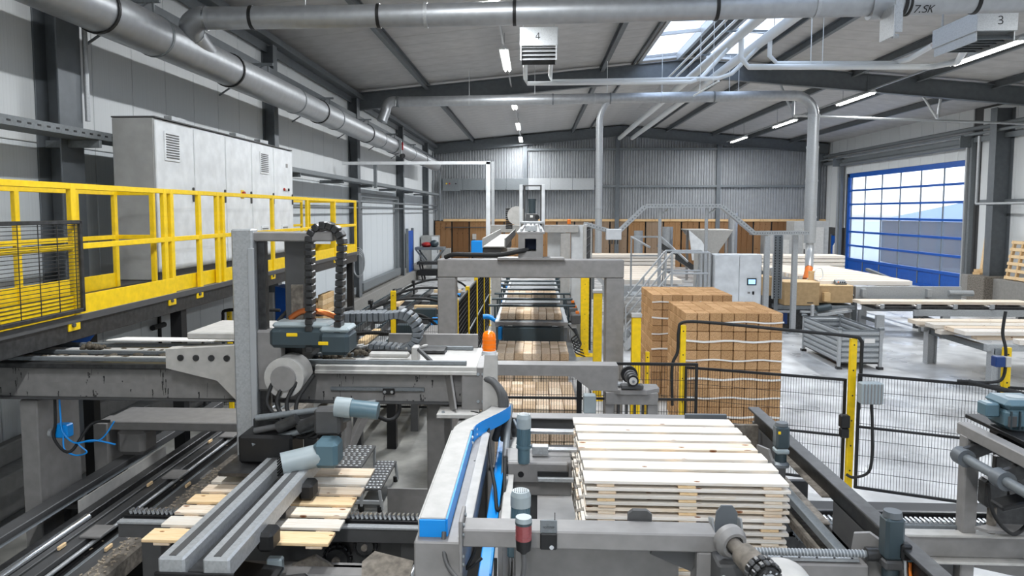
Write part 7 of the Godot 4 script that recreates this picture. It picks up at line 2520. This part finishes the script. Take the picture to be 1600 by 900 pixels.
	bx(o, "slot_lip", V(1.78, 1.70, -4.9), V(0.06, 0.014, 0.9), M.worn_concrete)
	bx(o, "guide_bar", V(1.66, 1.76, -4.5), V(0.06, 0.05, 1.9), M.galv_dull)
	bx(o, "guide_shoe", V(1.68, 1.62, -4.35), V(0.10, 0.06, 1.2), M.worn_concrete, 0.01)
	bx(o, "clamp_block", V(1.60, 1.84, -4.95), V(0.16, 0.14, 0.16), M.grey_dark, 0.015)
	bx(o, "end_bracket", V(1.62, 1.82, -5.8), V(0.3, 0.2, 0.04), M.worn_concrete)
	for z in [-2.2, -5.9]:
		bx(o, "leg", V(1.82, 0.8, z), V(0.12, 1.6, 0.14), M.grey_dark)
	b = mb()
	b.cyl(V(1.50, 1.74, -4.7), V(1.62, 1.74, -4.7), 0.05, 14)
	part(b, "spacer", M.grey_dark, o)
	servo(V(1.66, 1.89, -4.93), 0.09, 0.30, "dark servo motor with yellow dot, standing beside the front stack")
	servo(V(1.72, 1.77, -3.52), 0.090, 0.40, "larger dark servo motor with orange cables in the right foreground")
	# cheek plates and screw
	o = thing("screw_drive", "lead screw with grey cheek plate and rail in front of the stack, right", "screw drive", V(1.4, 1.5, -3.6))
	b = mb()
	b.cyl(V(1.05, 1.935, -3.56), V(1.66, 1.935, -3.56), 0.017, 14)
	part(b, "screw", M.galv_dull, o)
	for i in 30:
		b = mb()
	b = mb()
	for i in 34:
		b.ring(V(1.08 + i * 0.016, 1.935, -3.56), V(1, 0.15, 0), 0.0195, 0.004, 0.005, 12)
	part(b, "thread", M.galv, o)
	bx(o, "rail", V(1.34, 1.89, -3.60), V(0.52, 0.02, 0.05), M.galv)
	for i in 6:
		b = mb()
		b.cyl(V(1.14 + i * 0.085, 1.90, -3.58), V(1.14 + i * 0.085, 1.903, -3.58), 0.006, 8)
		part(b, "bolt", M.black, o)
	bx(o, "body", V(1.36, 1.82, -3.64), V(0.56, 0.11, 0.16), M.grey, 0.008)
	b = mb()
	b.prism([Vector2(0.0, 1.66), Vector2(0.22, 1.66), Vector2(0.22, 1.90), Vector2(0.18, 1.97), Vector2(0.02, 2.06), Vector2(-0.05, 2.04), Vector2(-0.06, 1.95)], Transform3D(Basis(V(0.85, 0, 0.5).normalized(), V(0, 1, 0), V(-0.5, 0, 0.85).normalized()), V(1.66, -0.05, -3.66)), 0.025)
	part(b, "cheek_plate", M.grey, o)
	b = mb()
	b.cyl(V(1.62, 1.935, -3.56), V(1.68, 1.935, -3.56), 0.034, 6)
	part(b, "nut", M.iron, o)
	b = mb()
	b.prism([Vector2(-0.05, 1.72), Vector2(0.10, 1.72), Vector2(0.10, 1.93), Vector2(0.06, 2.0), Vector2(-0.05, 2.0)], Transform3D(Basis(V(0.4, 0, 0.9).normalized(), V(0, 1, 0), V(-0.9, 0, 0.4).normalized()), V(1.57, 0, -5.0)), 0.02)
	part(b, "cheek_plate", M.grey, o)
	b = mb()
	b.cyl(V(1.55, 1.90, -5.0), V(1.60, 1.90, -4.98), 0.03, 10)
	part(b, "nut", M.galv_dull, o)
	bx(o, "leg", V(1.3, 0.85, -3.68), V(0.16, 1.7, 0.14), M.grey_dark)
	# chain coupling
	o = thing("chain_coupling", "dusty chain coupling with bearing and forked holder at the bottom edge", "coupling", V(0.9, 1.8, -3.3))
	var a := V(0.93, 2.05, -3.40)
	var e := V(1.03, 2.01, -3.06)
	var dr := (e - a).normalized()
	b = mb()
	b.lathe([Vector2(0, 0), Vector2(0.078, 0), Vector2(0.078, 0.03), Vector2(0.06, 0.06), Vector2(0.045, 0.06), Vector2(0.045, 0.03), Vector2(0.0, 0.03)], a - dr * 0.03, dr, 24)
	part(b, "bearing_ring", M.grey, o)
	b = mb()
	b.lathe([Vector2(0, 0), Vector2(0.034, 0), Vector2(0.034, 0.09), Vector2(0.056, 0.10), Vector2(0.060, 0.21), Vector2(0.0, 0.21)], a, dr, 22)
	part(b, "hub", M.worn_concrete, o)
	b = mb()
	b.cyl(a + dr * 0.21, a + dr * 0.30, 0.055, 20)
	part(b, "sprocket", M.iron, o)
	var Bq := MB.along(dr)
	for i in 16:
		var t := TAU * i / 16
		for s in [0.235, 0.275]:
			var c0: Vector3 = a + dr * s + Bq * V(cos(t), sin(t), 0) * 0.066
			bx(o, "chain_link", c0, V(0.016, 0.024, 0.03), M.iron if i % 2 else M.grey_dark, 0.005, Bq * Basis(V(0, 0, 1), t))
	b = mb()
	b.cyl(a + dr * 0.30, a + dr * 0.305, 0.030, 14)
	part(b, "shaft_end", M.galv, o)
	for i in 8:
		var t := TAU * i / 8
		bolts(o, [a + dr * 0.302 + Bq * V(cos(t), sin(t), 0) * 0.042], dr, 0.006, M.shiny)
	b = mb()
	b.prism([Vector2(0.84, 2.0), Vector2(0.96, 2.0), Vector2(0.965, 2.22), Vector2(0.94, 2.255), Vector2(0.885, 2.255), Vector2(0.86, 2.22)], Transform3D(Basis(), V(0.06, -0.13, -3.66)), 0.012)
	part(b, "holder", M.steel_col, o)
	for s in [0.845, 0.985]:
		brx(o, "holder_edge", V(s + 0.045, 2.07, -3.64), V(s + 0.06, 1.9, -3.60), 0.01, 0.04, M.galv)
	b = mb()
	b.cyl(V(1.16, 1.79, -3.45), V(1.16, 1.79, -3.25), 0.17, 30)
	part(b, "round_cover", M.grey_light, o)
	b = mb()
	b.cyl(V(0.86, 1.86, -3.3), V(0.875, 1.93, -3.28), 0.026, 6)
	b.cyl(V(0.855, 1.84, -3.3), V(0.86, 1.86, -3.3), 0.036, 14)
	part(b, "hex_bolt", M.galv, o)
	bx(o, "base_block", V(0.95, 1.84, -3.43), V(0.18, 0.24, 0.16), M.grey_dark, 0.01)
	bx(o, "leg", V(0.9, 0.86, -3.5), V(0.12, 1.72, 0.12), M.grey_dark)

func servo(at: Vector3, w: float, h: float, label: String) -> void:
	var o := thing("servo_motor", label, "motor", at)
	var b := mb()
	b.cyl(at, at + V(0, h * 0.3, 0), w * 0.42, 16)
	part(b, "gear_neck", M.motor_dark, o)
	bx(o, "collar", at + V(0, h * 0.36, 0), V(w, h * 0.12, w), M.motor_cap if h < 0.35 else M.grey_dark, 0.01)
	bx(o, "body", at + V(0, h * 0.68, 0), V(w, h * 0.52, w), M.motor_dark, 0.014)
	b = mb()
	b.cyl(at + V(0, h * 0.93, 0), at + V(0, h, 0), w * 0.5, 20, w * 0.44)
	part(b, "cap", M.steel_col, o)
	b = mb()
	b.lathe([Vector2(w * 0.62, 0), Vector2(w * 0.62, 0.02), Vector2(w * 0.4, 0.035)], at, V(0, 1, 0), 18)
	part(b, "foot_ring", M.galv_dull, o)
	if h < 0.35:
		bx(o, "yellow_dot", at + V(-w * 0.3, h * 0.8, w * 0.51), V(0.018, 0.02, 0.004), M.yellow)
	else:
		bx(o, "connector", at + V(w * 0.5, h * 0.55, w * 0.45), V(0.05, 0.08, 0.05), M.black, 0.01)
		bx(o, "connector", at + V(w * 0.75, h * 0.50, w * 0.45), V(0.03, 0.06, 0.03), M.motor, 0.006)
		b = mb()
		b.tube(smooth([at + V(w * 0.5, h * 0.45, w * 0.5), at + V(w * 0.55, h * 0.2, w * 0.6), at + V(w * 0.9, -h * 0.1, w * 0.8), at + V(w * 1.2, -h * 0.3, w * 0.9)]), 0.008, 8)
		part(b, "grey_cable", M.galv, o)
		b = mb()
		b.tube(smooth([at + V(w * 0.75, h * 0.42, w * 0.5), at + V(w * 0.8, h * 0.2, w * 0.6), at + V(w * 1.1, -h * 0.1, w * 0.8), at + V(w * 1.3, -h * 0.3, w * 0.9)]), 0.008, 8)
		part(b, "orange_cable", M.orange, o)

func right_machine() -> void:
	# cross conveyor at the lower right
	var o := thing("cross_conveyor", "galvanised cross conveyor with a bright chain at the lower right", "conveyor", V(3.6, 0, -5.5))
	bx(o, "side_beam", V(3.6, 1.13, -5.46), V(3.3, 0.17, 0.04), M.grey)
	bx(o, "lower_lip", V(3.6, 1.03, -5.42), V(3.3, 0.02, 0.10), M.grey_light)
	bx(o, "top_lip", V(3.6, 1.215, -5.46), V(3.3, 0.02, 0.10), M.grey_light)
	bx(o, "chain_bed", V(3.6, 1.235, -5.58), V(3.3, 0.03, 0.12), M.galv_dull)
	var b := mb()
	for i in 90:
		b.cyl(V(1.98 + i * 0.036, 1.262, -5.62), V(1.98 + i * 0.036, 1.262, -5.54), 0.013, 6)
	part(b, "chain", M.shiny, o).set_meta("kind", "stuff")
	bx(o, "trough", V(3.6, 1.23, -5.80), V(3.3, 0.08, 0.22), M.black)
	bx(o, "trough_rim", V(3.6, 1.275, -5.70), V(3.3, 0.015, 0.04), M.iron)
	for x in [3.05, 4.9]:
		bx(o, "leg", V(x, 0.5, -5.6), V(0.2, 1.02, 0.2), M.grey_dark)
	bx(o, "tie", V(3.9, 0.82, -5.68), V(1.6, 0.10, 0.10), M.grey, 0.01, Basis(V(0, 0, 1), -0.2))
	o = thing("chain_drive", "dark chain drive with a ribbed round housing between stack and side beam", "drive", V(1.95, 0, -5.3))
	b = mb()
	b.cyl(V(1.98, 1.33, -5.45), V(1.98, 1.33, -5.25), 0.115, 26)
	for i in 26:
		var t := TAU * i / 26
		b.box(V(1.98 + cos(t) * 0.117, 1.33 + sin(t) * 0.117, -5.35), V(0.01, 0.008, 0.2), 0.0, Basis(V(0, 0, 1), t))
	part(b, "ribbed_housing", M.steel_col, o)
	for q in [[0.075, 0.02, "grey"], [0.04, 0.035, "iron"], [0.02, 0.05, "shiny"]]:
		b = mb()
		b.cyl(V(1.98, 1.33, -5.25), V(1.98, 1.33, -5.25 + q[1]), q[0], 20)
		part(b, "shaft_ring", M[q[2]], o)
	bx(o, "gearbox", V(1.76, 1.36, -5.35), V(0.22, 0.16, 0.2), M.iron, 0.015)
	for i in 4:
		bx(o, "gearbox_rib", V(1.69 + i * 0.05, 1.445, -5.35), V(0.02, 0.015, 0.16), M.grey_dark)
	bx(o, "cover", V(1.9, 1.48, -5.6), V(0.38, 0.14, 0.05), M.black)
	bx(o, "stand", V(1.9, 0.62, -5.4), V(0.3, 1.24, 0.2), M.iron)
	# machine at the right edge
	o = thing("transfer_frame", "dark frame with round roller tubes at the right picture edge", "machine", V(3.5, 0, -4.8))
	bx(o, "arm", V(3.22, 1.98, -4.6), V(0.09, 0.09, 2.0), M.grey, 0.008)
	bx(o, "post", V(3.22, 1.3, -5.5), V(0.10, 1.3, 0.10), M.grey, 0.008)
	bx(o, "post", V(3.22, 0.33, -5.52), V(0.14, 0.66, 0.14), M.grey_dark)
	bx(o, "top_plate", V(3.62, 2.03, -5.3), V(0.6, 0.03, 0.9), M.black)
	bx(o, "side_web", V(3.40, 1.92, -4.6), V(0.03, 0.2, 1.9), M.black)
	bx(o, "back_plate", V(3.75, 1.45, -5.5), V(0.7, 0.7, 0.05), M.iron)
	b = mb()
	b.cyl(V(3.12, 1.82, -5.45), V(3.12, 1.82, -3.7), 0.035, 14)
	part(b, "roller_tube", M.galv_dull, o)
	for z in [-5.4, -4.95]:
		b = mb()
		b.cyl(V(3.12, 1.82, z - 0.05), V(3.12, 1.82, z + 0.05), 0.065, 16)
		part(b, "collar", M.steel_col, o)
		brx(o, "fork", V(3.14, 1.84, z), V(3.40, 1.95, z), 0.04, 0.10, M.iron)
	bx(o, "lever", V(3.3, 1.72, -4.9), V(0.5, 0.04, 0.14), M.black, 0.01, Basis(V(0, 0, 1), 0.25))
	b = mb()
	b.cyl(V(3.28, 1.30, -5.3), V(3.28, 1.66, -5.3), 0.03, 12)
	part(b, "plunger", M.worn_concrete, o)
	bx(o, "valve_block", V(3.28, 1.60, -5.3), V(0.16, 0.2, 0.12), M.iron, 0.02)
	b = mb()
	b.cyl(V(3.36, 1.58, -5.28), V(3.42, 1.58, -5.28), 0.05, 12)
	part(b, "valve_cap", M.grey_dark, o)
	b = mb()
	b.prism([Vector2(0, 0), Vector2(0.5, 0.06), Vector2(0.5, -0.10), Vector2(0.1, -0.12), Vector2(-0.06, -0.06)], Transform3D(Basis(V(1, 0, 0), V(0, 0, 1), V(0, -1, 0)), V(3.2, 1.36, -5.2)), 0.02)
	part(b, "guide_sheet", M.grey, o)
	b = mb()
	b.tube(smooth([V(3.18, 1.7, -5.2), V(3.2, 1.5, -5.15), V(3.3, 1.38, -5.1), V(3.4, 1.45, -5.1)]), 0.014, 6)
	part(b, "cable", M.rubber, o)
	o = thing("gear_motor", "large blue-grey motor with oval fan cover at the right picture edge", "motor", V(3.45, 2.045, -5.35))
	bx(o, "body", V(3.46, 2.13, -5.4), V(0.25, 0.15, 0.25), M.motor, 0.03)
	bx(o, "fan_cover", V(3.46, 2.235, -5.4), V(0.28, 0.07, 0.28), M.motor, 0.034)
	b = mb()
	b.cyl(V(3.46, 2.268, -5.4), V(3.46, 2.272, -5.4), 0.06, 18)
	part(b, "fan_plate", M.motor_cap, o)
	for i in 4:
		bx(o, "rib", V(3.36 + i * 0.06, 2.13, -5.27), V(0.012, 0.13, 0.02), M.motor_dark)
	bx(o, "terminal_box", V(3.28, 2.18, -5.4), V(0.10, 0.10, 0.12), M.motor, 0.012)
	bx(o, "nameplate", V(3.37, 2.12, -5.27), V(0.06, 0.08, 0.01), M.grey_dark)
	b = mb()
	b.cyl(V(3.46, 2.04, -5.4), V(3.46, 2.06, -5.4), 0.10, 18)
	part(b, "flange", M.motor_dark, o)

func small_things() -> void:
	# pipes and cables on the floor, small items in the distance
	var b := mb()
	b.tube(smooth([V(0.9, 0.03, -9.3), V(1.2, 0.03, -10.5), V(1.05, 0.03, -12.5), V(1.2, 0.03, -16)]), 0.02, 6)
	solo(b, "floor_cable", M.rubber, "black cable lying on the floor under the grey portal", "cable")
	solobox("orange_tool", V(8.15, 0.07, -20.2), V(0.4, 0.14, 0.2), M.orange, "small orange item on the floor behind the steel crate", "tool", "", 0.03)
	solobox("container", V(3.1, 0.1, -6.3), V(0.14, 0.2, 0.12), M.orange, "small orange container on the floor under the cross conveyor", "container", "", 0.03)
